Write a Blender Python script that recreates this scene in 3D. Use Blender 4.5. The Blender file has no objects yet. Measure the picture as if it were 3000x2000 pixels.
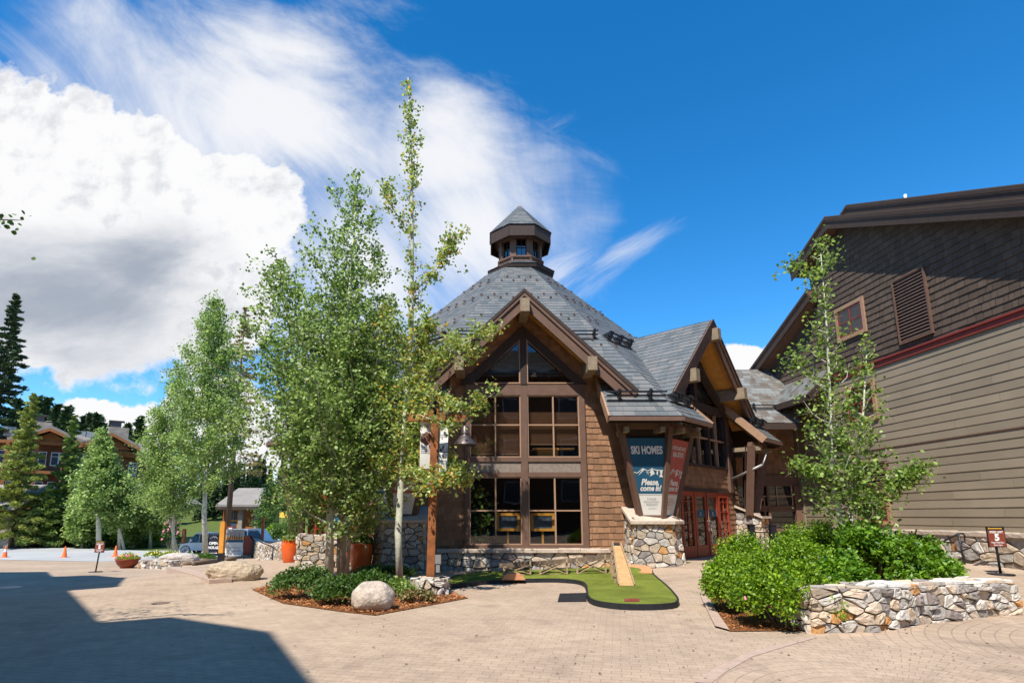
import bpy, math, random
import numpy as np
from mathutils import Vector, Matrix
sc = bpy.context.scene
R = math.radians
# ------------------------------------------------------------------ camera
CAM_H = 1.6; FPX = 1650.0; PPX = 1420.0; PPY = 1200.0; HY = 1510.0
cd = bpy.data.cameras.new('camera'); cam = bpy.data.objects.new('camera', cd)
sc.collection.objects.link(cam); sc.camera = cam
PITCH = math.atan((HY-PPY)/FPX)
cam.location = (0, 0, CAM_H); cam.rotation_euler = (math.pi/2+PITCH, 0, 0)
cd.sensor_width = 36; cd.lens = FPX/3000*36
cd.shift_x = (1500-PPX)/3000; cd.shift_y = (PPY-1000)/3000
cd.clip_start = .05; cd.clip_end = 3000
# ------------------------------------------------------------------ light
SUN = Vector((-.33, -.62, 1)).normalized()
sl = bpy.data.lights.new('sun', 'SUN'); sl.energy = 5.0; sl.angle = R(.53); sl.color = (1, .955, .88)
so = bpy.data.objects.new('sun', sl); sc.collection.objects.link(so)
so.rotation_euler = SUN.to_track_quat('Z', 'Y').to_euler(); so.location = (-20, -30, 60)
w = bpy.data.worlds.new('World'); sc.world = w; w.use_nodes = True
nt = w.node_tree; nt.nodes.clear()
def nd(t, **k):
    n = nt.nodes.new(t)
    for a, b in k.items(): setattr(n, a, b)
    return n
def lk(a, b): nt.links.new(a, b)
def mth(op, a, b=None, c=None, clamp=False):
    n = nd('ShaderNodeMath', operation=op); n.use_clamp = clamp
    for i, v in enumerate((a, b, c)):
        if v is None: continue
        if isinstance(v, (int, float)): n.inputs[i].default_value = v
        else: lk(v, n.inputs[i])
    return n.outputs[0]
def sstep(x, lo, hi):
    n = nd('ShaderNodeMapRange', interpolation_type='SMOOTHSTEP'); lk(x, n.inputs[0])
    n.inputs[1].default_value = lo; n.inputs[2].default_value = hi; return n.outputs[0]
sky = nd('ShaderNodeTexSky', sky_type='NISHITA'); sky.sun_disc = False
sky.sun_elevation = math.asin(SUN.z); sky.sun_rotation = math.atan2(SUN.x, SUN.y)
sky.altitude = 1900; sky.air_density = 1.0; sky.dust_density = .3; sky.ozone_density = 2.0
hs = nd('ShaderNodeHueSaturation'); hs.inputs['Saturation'].default_value = 1.38; hs.inputs['Hue'].default_value = .497
hs.inputs['Value'].default_value = 1.85
lk(sky.outputs[0], hs.inputs['Color'])
bg1 = nd('ShaderNodeBackground'); bg1.inputs[1].default_value = .098; lk(hs.outputs[0], bg1.inputs[0])
tc = nd('ShaderNodeTexCoord'); sx = nd('ShaderNodeSeparateXYZ'); lk(tc.outputs['Generated'], sx.inputs[0])
ay = mth('MAXIMUM', mth('ABSOLUTE', sx.outputs[1]), .12)
U = mth('DIVIDE', sx.outputs[0], ay); V = mth('DIVIDE', sx.outputs[2], ay)
def uv_of(x, y):
    a = (x-PPX)/FPX; b = (PPY-y)/FPX; c, s = math.cos(PITCH), math.sin(PITCH)
    return a/(c-b*s), (s+b*c)/(c-b*s)
def noise(scale, det=6, rough=.55, dist=0, sxs=1, sys=1, ang=0, off=0):
    cmb = nd('ShaderNodeCombineXYZ'); lk(U, cmb.inputs[0]); lk(V, cmb.inputs[1])
    mp = nd('ShaderNodeMapping'); mp.vector_type = 'TEXTURE'; lk(cmb.outputs[0], mp.inputs[0])
    mp.inputs['Rotation'].default_value = (0, 0, ang); mp.inputs['Scale'].default_value = (sxs, sys, 1)
    mp.inputs['Location'].default_value = (off, off*.7, 0)
    n = nd('ShaderNodeTexNoise'); lk(mp.outputs[0], n.inputs['Vector'])
    n.inputs['Scale'].default_value = scale; n.inputs['Detail'].default_value = det
    n.inputs['Roughness'].default_value = rough; n.inputs['Distortion'].default_value = dist
    return n.outputs[0]
def ell(x, y, rx, ry, ang=0, soft=1.0):
    """1 at the centre falling to 0 at the rim, centre and radii given in photo pixels"""
    u0, v0 = uv_of(x, y); ru = rx/FPX*1.15; rv = ry/FPX*1.15
    du = mth('SUBTRACT', U, u0); dv = mth('SUBTRACT', V, v0); c, s = math.cos(ang), math.sin(ang)
    a = mth('ADD', mth('MULTIPLY', du, c/ru), mth('MULTIPLY', dv, s/ru))
    b = mth('ADD', mth('MULTIPLY', du, -s/rv), mth('MULTIPLY', dv, c/rv))
    r2 = mth('ADD', mth('MULTIPLY', a, a), mth('MULTIPLY', b, b))
    return mth('SUBTRACT', 1.0, mth('SQRT', r2))
def mx(*l):
    r = l[0]
    for q in l[1:]: r = mth('MAXIMUM', r, q)
    return r
nA = noise(4.2, 11, .62, .15); nA2 = noise(16, 9, .6, .1, off=4); nB = noise(11, 10, .62, .1, off=3.1)
# cumulus: solid bank on the left, small ones near the horizon
cu = mx(ell(60, 640, 620, 470), ell(430, 760, 430, 400), ell(640, 640, 260, 240), ell(300, 560, 400, 280), ell(100, 960, 400, 120), ell(560, 880, 270, 220))
cu = mth('ADD', cu, mth('ADD', mth('MULTIPLY', mth('SUBTRACT', nA, .5), 1.15), mth('MULTIPLY', mth('SUBTRACT', nA2, .5), .35)))
mcu = sstep(cu, .0, .16)
lo = mx(ell(480, 1260, 190, 90), ell(250, 1215, 130, 45), ell(2170, 1050, 100, 50), ell(720, 1300, 260, 110), ell(1500, 1420, 800, 60), ell(2250, 1075, 90, 45), ell(620, 1180, 150, 90))
lo = mth('ADD', lo, mth('MULTIPLY', mth('SUBTRACT', nB, .52), 2.0)); mlo = sstep(lo, .02, .22)
# cirrus veils
nC = noise(2.6, 10, .62, .9, sxs=2.6, sys=.8, ang=R(-38)); nD = noise(7, 9, .62, .5, sxs=3.2, sys=.7, ang=R(32), off=1.7)
nE = noise(3.0, 10, .6, .6, sxs=.8, sys=2.2, ang=R(18), off=5.3)
ci = mx(ell(780, 330, 760, 480, R(-30)), ell(1080, 760, 600, 460, R(-42)), ell(1350, 720, 360, 360, R(-30)), ell(1250, 450, 330, 260, R(-40)), ell(760, 150, 560, 260, R(-20)))
ci = mth('ADD', mth('ADD', mth('MULTIPLY', ci, 1.25), mth('MULTIPLY', mth('SUBTRACT', nC, .5), 3.2)), mth('MULTIPLY', mth('SUBTRACT', nE, .5), 1.2))
mci = mth('MULTIPLY', sstep(ci, -.12, 1.25), .92)
ci2 = mth('ADD', mth('MULTIPLY', ell(450, 250, 700, 330, R(-22)), 1.2), mth('MULTIPLY', mth('SUBTRACT', nE, .52), 2.2))
mci2 = mth('MULTIPLY', sstep(ci2, .2, 1.5), .6)
wi = mx(ell(1810, 740, 220, 42, R(31)), ell(1640, 800, 230, 120, R(36)), mth('MULTIPLY', ell(1480, 560, 240, 260, R(-20)), .8))
wi = mth('ADD', mth('MULTIPLY', wi, 1.0), mth('MULTIPLY', mth('SUBTRACT', nD, .5), 3.0)); mwi = mth('MULTIPLY', sstep(wi, .0, 1.35), .72)
msk = mx(mcu, mlo, mci, mci2, mwi)
# no clouds in front of the zenith and behind the viewer beyond a faint veil
fr = sstep(sx.outputs[1], -.3, .1)
nF = noise(2.2, 8, .6, .4, off=9); mbk = mth('MULTIPLY', sstep(nF, .55, .8), .35)
msk = mth('ADD', mth('MULTIPLY', msk, fr), mth('MULTIPLY', mbk, mth('SUBTRACT', 1.0, fr)), clamp=True)
# grey bellies of the bank
be = mx(ell(200, 880, 620, 270, R(-6)), ell(420, 790, 320, 190))
nG = noise(4.2, 9, .6, .3, sxs=1.5, sys=.8, off=2)
be = mth('ADD', be, mth('MULTIPLY', mth('SUBTRACT', nG, .5), 1.9)); be = mth('MULTIPLY', mth('MAXIMUM', sstep(be, -.05, .95), mth('MULTIPLY', sstep(mth('ADD', nA2, mth('MULTIPLY', nA, .8)), .86, 1.12), .42)), mcu)
cm = nd('ShaderNodeMix', data_type='RGBA'); lk(be, cm.inputs[0])
cm.inputs[6].default_value = (1.0, 1.0, 1.01, 1); cm.inputs[7].default_value = (.40, .45, .54, 1)
bg2 = nd('ShaderNodeBackground'); bg2.inputs[1].default_value = .70; lk(cm.outputs[2], bg2.inputs[0])
ms = nd('ShaderNodeMixShader'); lk(msk, ms.inputs[0]); lk(bg1.outputs[0], ms.inputs[1]); lk(bg2.outputs[0], ms.inputs[2])
wo = nd('ShaderNodeOutputWorld'); lk(ms.outputs[0], wo.inputs[0])
sc.view_settings.view_transform = 'Standard'; sc.view_settings.look = 'None'
sc.view_settings.exposure = .48; sc.view_settings.gamma = 1
sc.render.engine = 'CYCLES'
sc.cycles.max_bounces = 6; sc.cycles.transparent_max_bounces = 12; sc.cycles.diffuse_bounces = 3
# ------------------------------------------------------------------ materials
MATS = {}
def mat(name, col=(.5, .5, .5), rough=.8, metal=0, var=.0, nscale=6, bump=0, bscale=20, spec=.3, tone=0, tonehue=None, uv=False, emit=None):
    if name in MATS: return MATS[name]
    m = bpy.data.materials.new(name); m.use_nodes = True; t = m.node_tree; n = t.nodes; L = t.links
    b = n['Principled BSDF']; b.inputs['Roughness'].default_value = rough; b.inputs['Metallic'].default_value = metal
    b.inputs['Specular IOR Level'].default_value = spec
    tcn = n.new('ShaderNodeTexCoord'); src = tcn.outputs['UV' if uv else 'Object']
    c = n.new('ShaderNodeRGB'); c.outputs[0].default_value = (*col, 1); out = c.outputs[0]
    def noi(s, d=5, dist=0):
        q = n.new('ShaderNodeTexNoise'); L.new(src, q.inputs['Vector']); q.inputs['Scale'].default_value = s
        q.inputs['Detail'].default_value = d; q.inputs['Distortion'].default_value = dist; return q.outputs[0]
    def scale_by(val, lo, hi, o):
        mr = n.new('ShaderNodeMapRange'); L.new(val, mr.inputs[0]); mr.inputs[3].default_value = lo; mr.inputs[4].default_value = hi
        mr.inputs[1].default_value = .25 if lo != hi else 0; mr.inputs[2].default_value = .75
        v = n.new('ShaderNodeVectorMath'); v.operation = 'SCALE'; L.new(o, v.inputs[0]); L.new(mr.outputs[0], v.inputs['Scale']); return v.outputs[0]
    if var: out = scale_by(noi(nscale), 1-var, 1+var, out)
    if tone:
        at = n.new('ShaderNodeAttribute'); at.attribute_name = 'tone'
        if tonehue:
            mixn = n.new('ShaderNodeMix'); mixn.data_type = 'RGBA'; L.new(at.outputs['Fac'], mixn.inputs[0])
            L.new(out, mixn.inputs[6]); mixn.inputs[7].default_value = (*tonehue, 1); out = mixn.outputs[2]
        mr = n.new('ShaderNodeMapRange'); L.new(at.outputs['Fac'], mr.inputs[0]); mr.inputs[3].default_value = 1-tone; mr.inputs[4].default_value = 1+tone
        v = n.new('ShaderNodeVectorMath'); v.operation = 'SCALE'; L.new(out, v.inputs[0]); L.new(mr.outputs[0], v.inputs['Scale']); out = v.outputs[0]
    L.new(out, b.inputs['Base Color'])
    if bump:
        bp = n.new('ShaderNodeBump'); bp.inputs['Strength'].default_value = bump; bp.inputs['Distance'].default_value = .02
        L.new(noi(bscale, 8), bp.inputs['Height']); L.new(bp.outputs[0], b.inputs['Normal'])
    if emit: b.inputs['Emission Color'].default_value = (*emit[:3], 1); b.inputs['Emission Strength'].default_value = emit[3]
    MATS[name] = m; return m
def mat_attr(name, rough=.85, var=.25, nscale=9, bump=.6, bscale=14):
    """colour comes from the per-face colour attribute (stones, flowers)"""
    m = mat(name, (1, 1, 1), rough, var=var, nscale=nscale, bump=bump, bscale=bscale)
    n = m.node_tree.nodes; L = m.node_tree.links
    at = n.new('ShaderNodeAttribute'); at.attribute_name = 'col'
    rgb = [x for x in n if x.type == 'RGB'][0]; l = rgb.outputs[0].links[0]; to = l.to_socket; L.remove(l); L.new(at.outputs['Color'], to)
    return m
def mat_leaf(name, c1, c2, c3=None, trans=.35, rough=.45):
    m = bpy.data.materials.new(name); m.use_nodes = True; t = m.node_tree; n = t.nodes; L = t.links
    b = n['Principled BSDF']; b.inputs['Roughness'].default_value = rough; b.inputs['Specular IOR Level'].default_value = .35
    at = n.new('ShaderNodeAttribute'); at.attribute_name = 'tone'
    cr = n.new('ShaderNodeValToRGB'); e = cr.color_ramp.elements
    e[0].color = (*c1, 1); e[1].color = (*c2, 1); e[1].position = .85 if c3 else 1
    if c3: x = e.new(.97); x.color = (*c3, 1)
    L.new(at.outputs['Fac'], cr.inputs[0]); L.new(cr.outputs[0], b.inputs['Base Color'])
    tr = n.new('ShaderNodeBsdfTranslucent'); g = n.new('ShaderNodeHueSaturation'); g.inputs['Value'].default_value = 1.5; g.inputs['Saturation'].default_value = 1.1
    L.new(cr.outputs[0], g.inputs['Color']); L.new(g.outputs[0], tr.inputs['Color'])
    mxs = n.new('ShaderNodeMixShader'); mxs.inputs[0].default_value = trans
    L.new(b.outputs[0], mxs.inputs[1]); L.new(tr.outputs[0], mxs.inputs[2]); L.new(mxs.outputs[0], n['Material Output'].inputs[0])
    MATS[name] = m; return m
def mat_glass(name, tint=(.82, .86, .86), refl=1.0):
    m = bpy.data.materials.new(name); m.use_nodes = True; t = m.node_tree; n = t.nodes; L = t.links; n.remove(n['Principled BSDF'])
    f = n.new('ShaderNodeFresnel'); ior = 1.5*refl; gm = n.new('ShaderNodeNewGeometry'); bm_ = n.new('ShaderNodeMath'); bm_.operation = 'MULTIPLY_ADD'; L.new(gm.outputs['Backfacing'], bm_.inputs[0]); bm_.inputs[1].default_value = 1/ior-ior; bm_.inputs[2].default_value = ior; L.new(bm_.outputs[0], f.inputs[0])
    g = n.new('ShaderNodeBsdfGlossy'); g.inputs['Roughness'].default_value = .015; g.inputs[0].default_value = (.95, .97, 1, 1)
    tr = n.new('ShaderNodeBsdfTransparent'); tr.inputs[0].default_value = (*tint, 1)
    nz = n.new('ShaderNodeTexNoise'); nz.inputs['Scale'].default_value = 1.3; tcn = n.new('ShaderNodeTexCoord'); L.new(tcn.outputs['Object'], nz.inputs['Vector'])
    bp = n.new('ShaderNodeBump'); bp.inputs['Strength'].default_value = .05; bp.inputs['Distance'].default_value = .05; L.new(nz.outputs[0], bp.inputs['Height']); L.new(bp.outputs[0], g.inputs['Normal'])
    ml = n.new('ShaderNodeMath'); ml.operation = 'MULTIPLY'; ml.inputs[1].default_value = 1.7; L.new(f.outputs[0], ml.inputs[0]); ml.use_clamp = True
    mxs = n.new('ShaderNodeMixShader'); L.new(ml.outputs[0], mxs.inputs[0]); L.new(tr.outputs[0], mxs.inputs[1]); L.new(g.outputs[0], mxs.inputs[2])
    L.new(mxs.outputs[0], n['Material Output'].inputs[0]); MATS[name] = m; return m
def mat_ground(name, kind):
    m = bpy.data.materials.new(name); m.use_nodes = True; t = m.node_tree; n = t.nodes; L = t.links; b = n['Principled BSDF']
    b.inputs['Roughness'].default_value = .9; b.inputs['Specular IOR Level'].default_value = .15
    tcn = n.new('ShaderNodeTexCoord'); src = tcn.outputs['Object']
    def M(op, a, bb=None):
        q = n.new('ShaderNodeMath'); q.operation = op
        for i, v in enumerate((a, bb)):
            if v is None: continue
            if isinstance(v, (int, float)): q.inputs[i].default_value = v
            else: L.new(v, q.inputs[i])
        return q.outputs[0]
    def noi(s, d=6, dist=0):
        q = n.new('ShaderNodeTexNoise'); L.new(src, q.inputs['Vector']); q.inputs['Scale'].default_value = s; q.inputs['Detail'].default_value = d
        q.inputs['Distortion'].default_value = dist; return q.outputs[0]
    def rng(v, a, bb, lo, hi):
        q = n.new('ShaderNodeMapRange'); L.new(v, q.inputs[0]); q.inputs[1].default_value = a; q.inputs[2].default_value = bb; q.inputs[3].default_value = lo; q.inputs[4].default_value = hi; return q.outputs[0]
    def scl(c, s):
        v = n.new('ShaderNodeVectorMath'); v.operation = 'SCALE'; L.new(c, v.inputs[0]); L.new(s, v.inputs['Scale']); return v.outputs[0]
    if kind in ('pave', 'fan'):
        if kind == 'pave':
            mp = n.new('ShaderNodeMapping'); L.new(src, mp.inputs[0]); mp.inputs['Rotation'].default_value = (0, 0, R(13)); vec = mp.outputs[0]
            wn = n.new('ShaderNodeVectorMath'); wn.operation = 'MULTIPLY_ADD'; q = n.new('ShaderNodeTexNoise'); L.new(src, q.inputs['Vector']); q.inputs['Scale'].default_value = 3
            L.new(q.outputs['Color'], wn.inputs[0]); wn.inputs[1].default_value = (.05, .05, 0); L.new(vec, wn.inputs[2]); vec = wn.outputs[0]
        else:
            # concentric courses about two centres, as the setters laid them
            sp = n.new('ShaderNodeSeparateXYZ'); L.new(src, sp.inputs[0])
            def polar(cx, cy):
                dx = M('SUBTRACT', sp.outputs[0], cx); dy = M('SUBTRACT', sp.outputs[1], cy)
                r = M('SQRT', M('ADD', M('MULTIPLY', dx, dx), M('MULTIPLY', dy, dy))); a = M('ARCTAN2', dy, dx)
                return r, a
            r1, a1 = polar(3.6, 5.2); r2, a2 = polar(9.4, 5.9)
            sel = M('LESS_THAN', r1, 2.75)
            r = M('ADD', M('MULTIPLY', r1, sel), M('MULTIPLY', r2, M('SUBTRACT', 1.0, sel)))
            a = M('ADD', M('MULTIPLY', a1, sel), M('MULTIPLY', a2, M('SUBTRACT', 1.0, sel)))
            cb = n.new('ShaderNodeCombineXYZ'); L.new(M('MULTIPLY', a, 2.4), cb.inputs[0]); L.new(r, cb.inputs[1]); vec = cb.outputs[0]
        br = n.new('ShaderNodeTexBrick'); L.new(vec, br.inputs['Vector']); br.inputs['Scale'].default_value = 1
        br.inputs['Brick Width'].default_value = .2; br.inputs['Row Height'].default_value = .11 if kind == 'pave' else .15; br.inputs['Mortar Size'].default_value = .005 if kind == 'pave' else .008
        br.inputs['Mortar Smooth'].default_value = .4; br.inputs['Bias'].default_value = 0
        br.inputs['Color1'].default_value = (.445, .33, .232, 1); br.inputs['Color2'].default_value = (.40, .297, .21, 1)
        br.inputs['Mortar'].default_value = (.31, .225, .16, 1) if kind == 'pave' else (.32, .235, .17, 1)
        c = scl(br.outputs['Color'], rng(noi(.35, 5), .3, .7, .86, 1.12)); c = scl(c, rng(noi(60, 4), .3, .7, .86, 1.14)); c = scl(c, rng(noi(4, 6, .6), .35, .75, 1.06, .88)); c = scl(c, rng(noi(.9, 8, 1.2), .54, .72, 1.0, .76)); c = scl(c, rng(noi(1.7, 3, 2.5), .66, .7, 1.0, .9))
        L.new(c, b.inputs['Base Color'])
        bp = n.new('ShaderNodeBump'); bp.inputs['Strength'].default_value = .5; bp.inputs['Distance'].default_value = .012
        h = M('ADD', M('MULTIPLY', M('SUBTRACT', 1.0, br.outputs['Fac']), 1.0), M('MULTIPLY', noi(90, 4), .35)); L.new(h, bp.inputs['Height']); L.new(bp.outputs[0], b.inputs['Normal'])
    elif kind == 'asphalt':
        c = n.new('ShaderNodeRGB'); c.outputs[0].default_value = (.40, .395, .38, 1)
        L.new(scl(scl(c.outputs[0], rng(noi(.2), .3, .7, .88, 1.08)), rng(noi(35), .3, .7, .9, 1.1)), b.inputs['Base Color'])
    elif kind == 'mulch':
        v = n.new('ShaderNodeTexVoronoi'); L.new(src, v.inputs['Vector']); v.inputs['Scale'].default_value = 45
        cr = n.new('ShaderNodeValToRGB'); cr.color_ramp.elements[0].color = (.10, .035, .012, 1); cr.color_ramp.elements[1].color = (.42, .17, .06, 1)
        L.new(v.outputs['Color'], cr.inputs[0]); L.new(cr.outputs[0], b.inputs['Base Color'])
        bp = n.new('ShaderNodeBump'); bp.inputs['Strength'].default_value = 1; bp.inputs['Distance'].default_value = .03; L.new(v.outputs['Distance'], bp.inputs['Height']); L.new(bp.outputs[0], b.inputs['Normal'])
    elif kind == 'turf':
        c = n.new('ShaderNodeRGB'); c.outputs[0].default_value = (.15, .175, .026, 1)
        L.new(scl(scl(scl(c.outputs[0], rng(noi(1.2, 6, 1), .35, .65, .78, 1.2)), rng(noi(70, 5), .3, .7, .55, 1.45)), rng(noi(5, 5), .6, .75, 1.0, .75)), b.inputs['Base Color'])
        bp = n.new('ShaderNodeBump'); bp.inputs['Strength'].default_value = .6; bp.inputs['Distance'].default_value = .02; L.new(noi(90, 4), bp.inputs['Height']); L.new(bp.outputs[0], b.inputs['Normal'])
    elif kind == 'grassy':
        cr = n.new('ShaderNodeValToRGB'); cr.color_ramp.elements[0].color = (.05, .08, .015, 1); cr.color_ramp.elements[1].color = (.14, .17, .04, 1)
        L.new(noi(.8, 8, .4), cr.inputs[0]); L.new(cr.outputs[0], b.inputs['Base Color'])
    MATS[name] = m; return m
mat('shingle', (.26, .138, .074), .85, var=.16, nscale=3, tone=.22, bump=.35, bscale=30)
mat('dark_shingle', (.095, .066, .046), .85, var=.12, nscale=2, tone=.2, bump=.3, bscale=30)
mat('siding', (.27, .218, .148), .75, var=.10, nscale=.9, tone=.10, bump=.12, bscale=40)
mat('slate', (.135, .15, .15), .5, var=.28, nscale=1.6, tone=.2, bump=.3, bscale=18, tonehue=(.15, .145, .135))
mat('wing_slate', (.15, .125, .10), .65, var=.25, nscale=1.2, tone=.25, bump=.3, bscale=18, tonehue=(.17, .18, .17))
mat('trim', (.145, .082, .055), .7, var=.14, nscale=5, bump=.2, bscale=25)
mat('dark_trim', (.05, .031, .023), .7, var=.15, nscale=5, bump=.15)
mat('light_trim', (.36, .215, .13), .7, var=.1, nscale=5)
mat('rafter', (.26, .195, .125), .75, var=.18, nscale=7, bump=.2)
mat('soffit', (.62, .30, .07), .75, var=.15, nscale=4)
mat('red_trim', (.21, .035, .025), .55, var=.1)
mat('door_red', (.30, .05, .022), .5, var=.1)
mat('copper', (.48, .24, .15), .5, metal=.3, var=.2)
mat('black_metal', (.016, .016, .018), .45, metal=.2, spec=.5)
mat('grey_metal', (.32, .31, .30), .5, metal=.5, var=.1)
mat('steel', (.65, .65, .65), .3, metal=1)
mat('stucco', (.25, .20, .16), .9, var=.25, nscale=18, bump=.6, bscale=60)
mat('mortar', (.085, .07, .055), .95, var=.2, nscale=20, bump=.8, bscale=40)
mat('caprock', (.50, .40, .31), .85, var=.16, nscale=7, tone=.12, bump=.8, bscale=10)
mat('cedar', (.25, .085, .025), .7, var=.5, nscale=4, bump=.35, bscale=18)
mat('cedar_orange', (.62, .27, .04), .7, var=.2, nscale=6)
mat('terracotta', (.68, .11, .018), .22, var=.12, nscale=4, spec=.5)
mat('terracotta_dark', (.26, .06, .03), .45, var=.12, nscale=4)
mat('soil', (.05, .03, .02), .95)
mat('rubber', (.018, .019, .022), .6, var=.2)
mat('rope_wood', (.36, .25, .15), .85, var=.35, nscale=12, bump=.4)
mat('old_wood', (.17, .12, .08), .85, var=.4, nscale=10, bump=.4)
mat('ramp_wood', (.47, .28, .12), .75, var=.2, nscale=8)
mat('orange_felt', (.55, .26, .12), .9, var=.08)
mat('cone_orange', (.85, .14, .02), .5); mat('white', (.78, .77, .74), .6); mat('white_paint', (.8, .8, .8), .35, spec=.5)
mat('off_white', (.70, .67, .60), .6, var=.04)
mat('banner_blue', (.014, .085, .15), .7, var=.08); mat('banner_red', (.46, .105, .075), .7, var=.08)
mat('grey_letter', (.25, .25, .25), .7); mat('red_letter', (.55, .25, .2), .7); mat('sign_brown', (.22, .05, .03), .5); mat('dark_sign', (.015, .018, .03), .5)
mat('silver_paint', (.55, .55, .56), .35, metal=.2, spec=.4); mat('car_dark', (.03, .035, .045), .15, spec=.8); mat('tyre', (.015, .015, .015), .8)
mat('aspen_bark', (.50, .49, .38), .8, var=.28, nscale=5, bump=.3); mat('aspen_grey', (.30, .28, .20), .85, var=.4, nscale=5, bump=.3)
mat('pine_bark', (.10, .06, .04), .9, var=.3, nscale=6); mat('twig', (.24, .20, .14), .85)
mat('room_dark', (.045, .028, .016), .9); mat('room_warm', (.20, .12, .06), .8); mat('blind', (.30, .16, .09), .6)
mat('picture', (.06, .075, .10), .4, var=.5, nscale=9); mat('lodge_brown', (.16, .075, .045), .8, var=.12); mat('lodge_grey', (.10, .085, .085), .8, var=.1)
mat('lodge_roof', (.24, .215, .19), .85, var=.12, nscale=1.5); mat('lodge_stone', (.26, .22, .18), .9, var=.35, nscale=2.2); mat('pale_blind', (.35, .38, .38), .5)
mat('pink_curb', (.43, .31, .235), .85, var=.16, nscale=8, bump=.4)
mat('yellow', (.75, .42, .05), .6); mat('blue_sign', (.08, .14, .35), .6)
mat_attr('stone'); mat_attr('granite', .85, .34, 11, 1.0, 26); mat_attr('petal', .6, .1, 5, 0)
mat_glass('glass'); mat_glass('glass_dim', (.5, .55, .55), .84); mat_glass('glass_sky', (.25, .3, .35), 1.25)
mat_leaf('aspen_leaf', (.07, .13, .022), (.44, .56, .18), None, .42)
mat_leaf('aspen_leaf_yellow', (.10, .16, .025), (.48, .56, .17), (.65, .36, .08), .42)
mat_leaf('young_leaf', (.06, .12, .018), (.38, .50, .12), None, .4)
mat_leaf('rose_leaf', (.04, .12, .008), (.32, .47, .03), None, .35)
mat_leaf('dogwood_leaf', (.03, .11, .008), (.22, .38, .03), None, .33)
mat_leaf('island_leaf', (.04, .095, .015), (.12, .20, .04), None, .35)
mat_leaf('pine_leaf', (.08, .15, .03), (.26, .34, .08), None, .15)
mat_leaf('pine_leaf_light', (.14, .19, .03), (.42, .44, .11), None, .2)
mat_leaf('fir_leaf', (.02, .045, .018), (.06, .10, .035), None, .1)
mat_leaf('rust_leaf', (.09, .13, .04), (.42, .27, .11), None, .2)
mat_leaf('grass_leaf', (.12, .22, .02), (.36, .42, .06), None, .4)
mat_leaf('dark_grass', (.04, .10, .015), (.12, .24, .03), None, .35)
for k_, n_ in (('pave', 'paving'), ('fan', 'fan_paving'), ('asphalt', 'asphalt'), ('mulch', 'mulch'), ('turf', 'turf'), ('grassy', 'grassy')): mat_ground(n_, k_)
# ------------------------------------------------------------------ object helpers
def link(o): sc.collection.objects.link(o); return o
def thing(name, label, cat, loc=(0, 0, 0), group=None, kind=None):
    o = link(bpy.data.objects.new(name, None)); o.location = loc; o.empty_display_size = .2
    o['label'] = label; o['category'] = cat
    if group: o['group'] = group
    if kind: o['kind'] = kind
    return o
def worldloc(o):
    v = Vector(o.location)
    while o.parent: o = o.parent; v += Vector(o.location)
    return v
def clip_poly(sub, clip):
    """clip polygon sub by convex ccw polygon clip"""
    out = sub
    for i in range(len(clip)):
        ax, ay = clip[i]; bx, by = clip[(i+1) % len(clip)]; ex, ey = bx-ax, by-ay
        inp, out = out, []
        for j in range(len(inp)):
            p, q = inp[j], inp[(j+1) % len(inp)]
            sp = ex*(p[1]-ay)-ey*(p[0]-ax); sq = ex*(q[1]-ay)-ey*(q[0]-ax)
            if sp >= -1e-9: out.append(p)
            if (sp > 1e-9 and sq < -1e-9) or (sp < -1e-9 and sq > 1e-9):
                t = sp/(sp-sq); out.append((p[0]+t*(q[0]-p[0]), p[1]+t*(q[1]-p[1])))
        if len(out) < 3: return []
    return out
def area2(p): return sum(p[i][0]*p[(i+1) % len(p)][1]-p[(i+1) % len(p)][0]*p[i][1] for i in range(len(p)))
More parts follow.
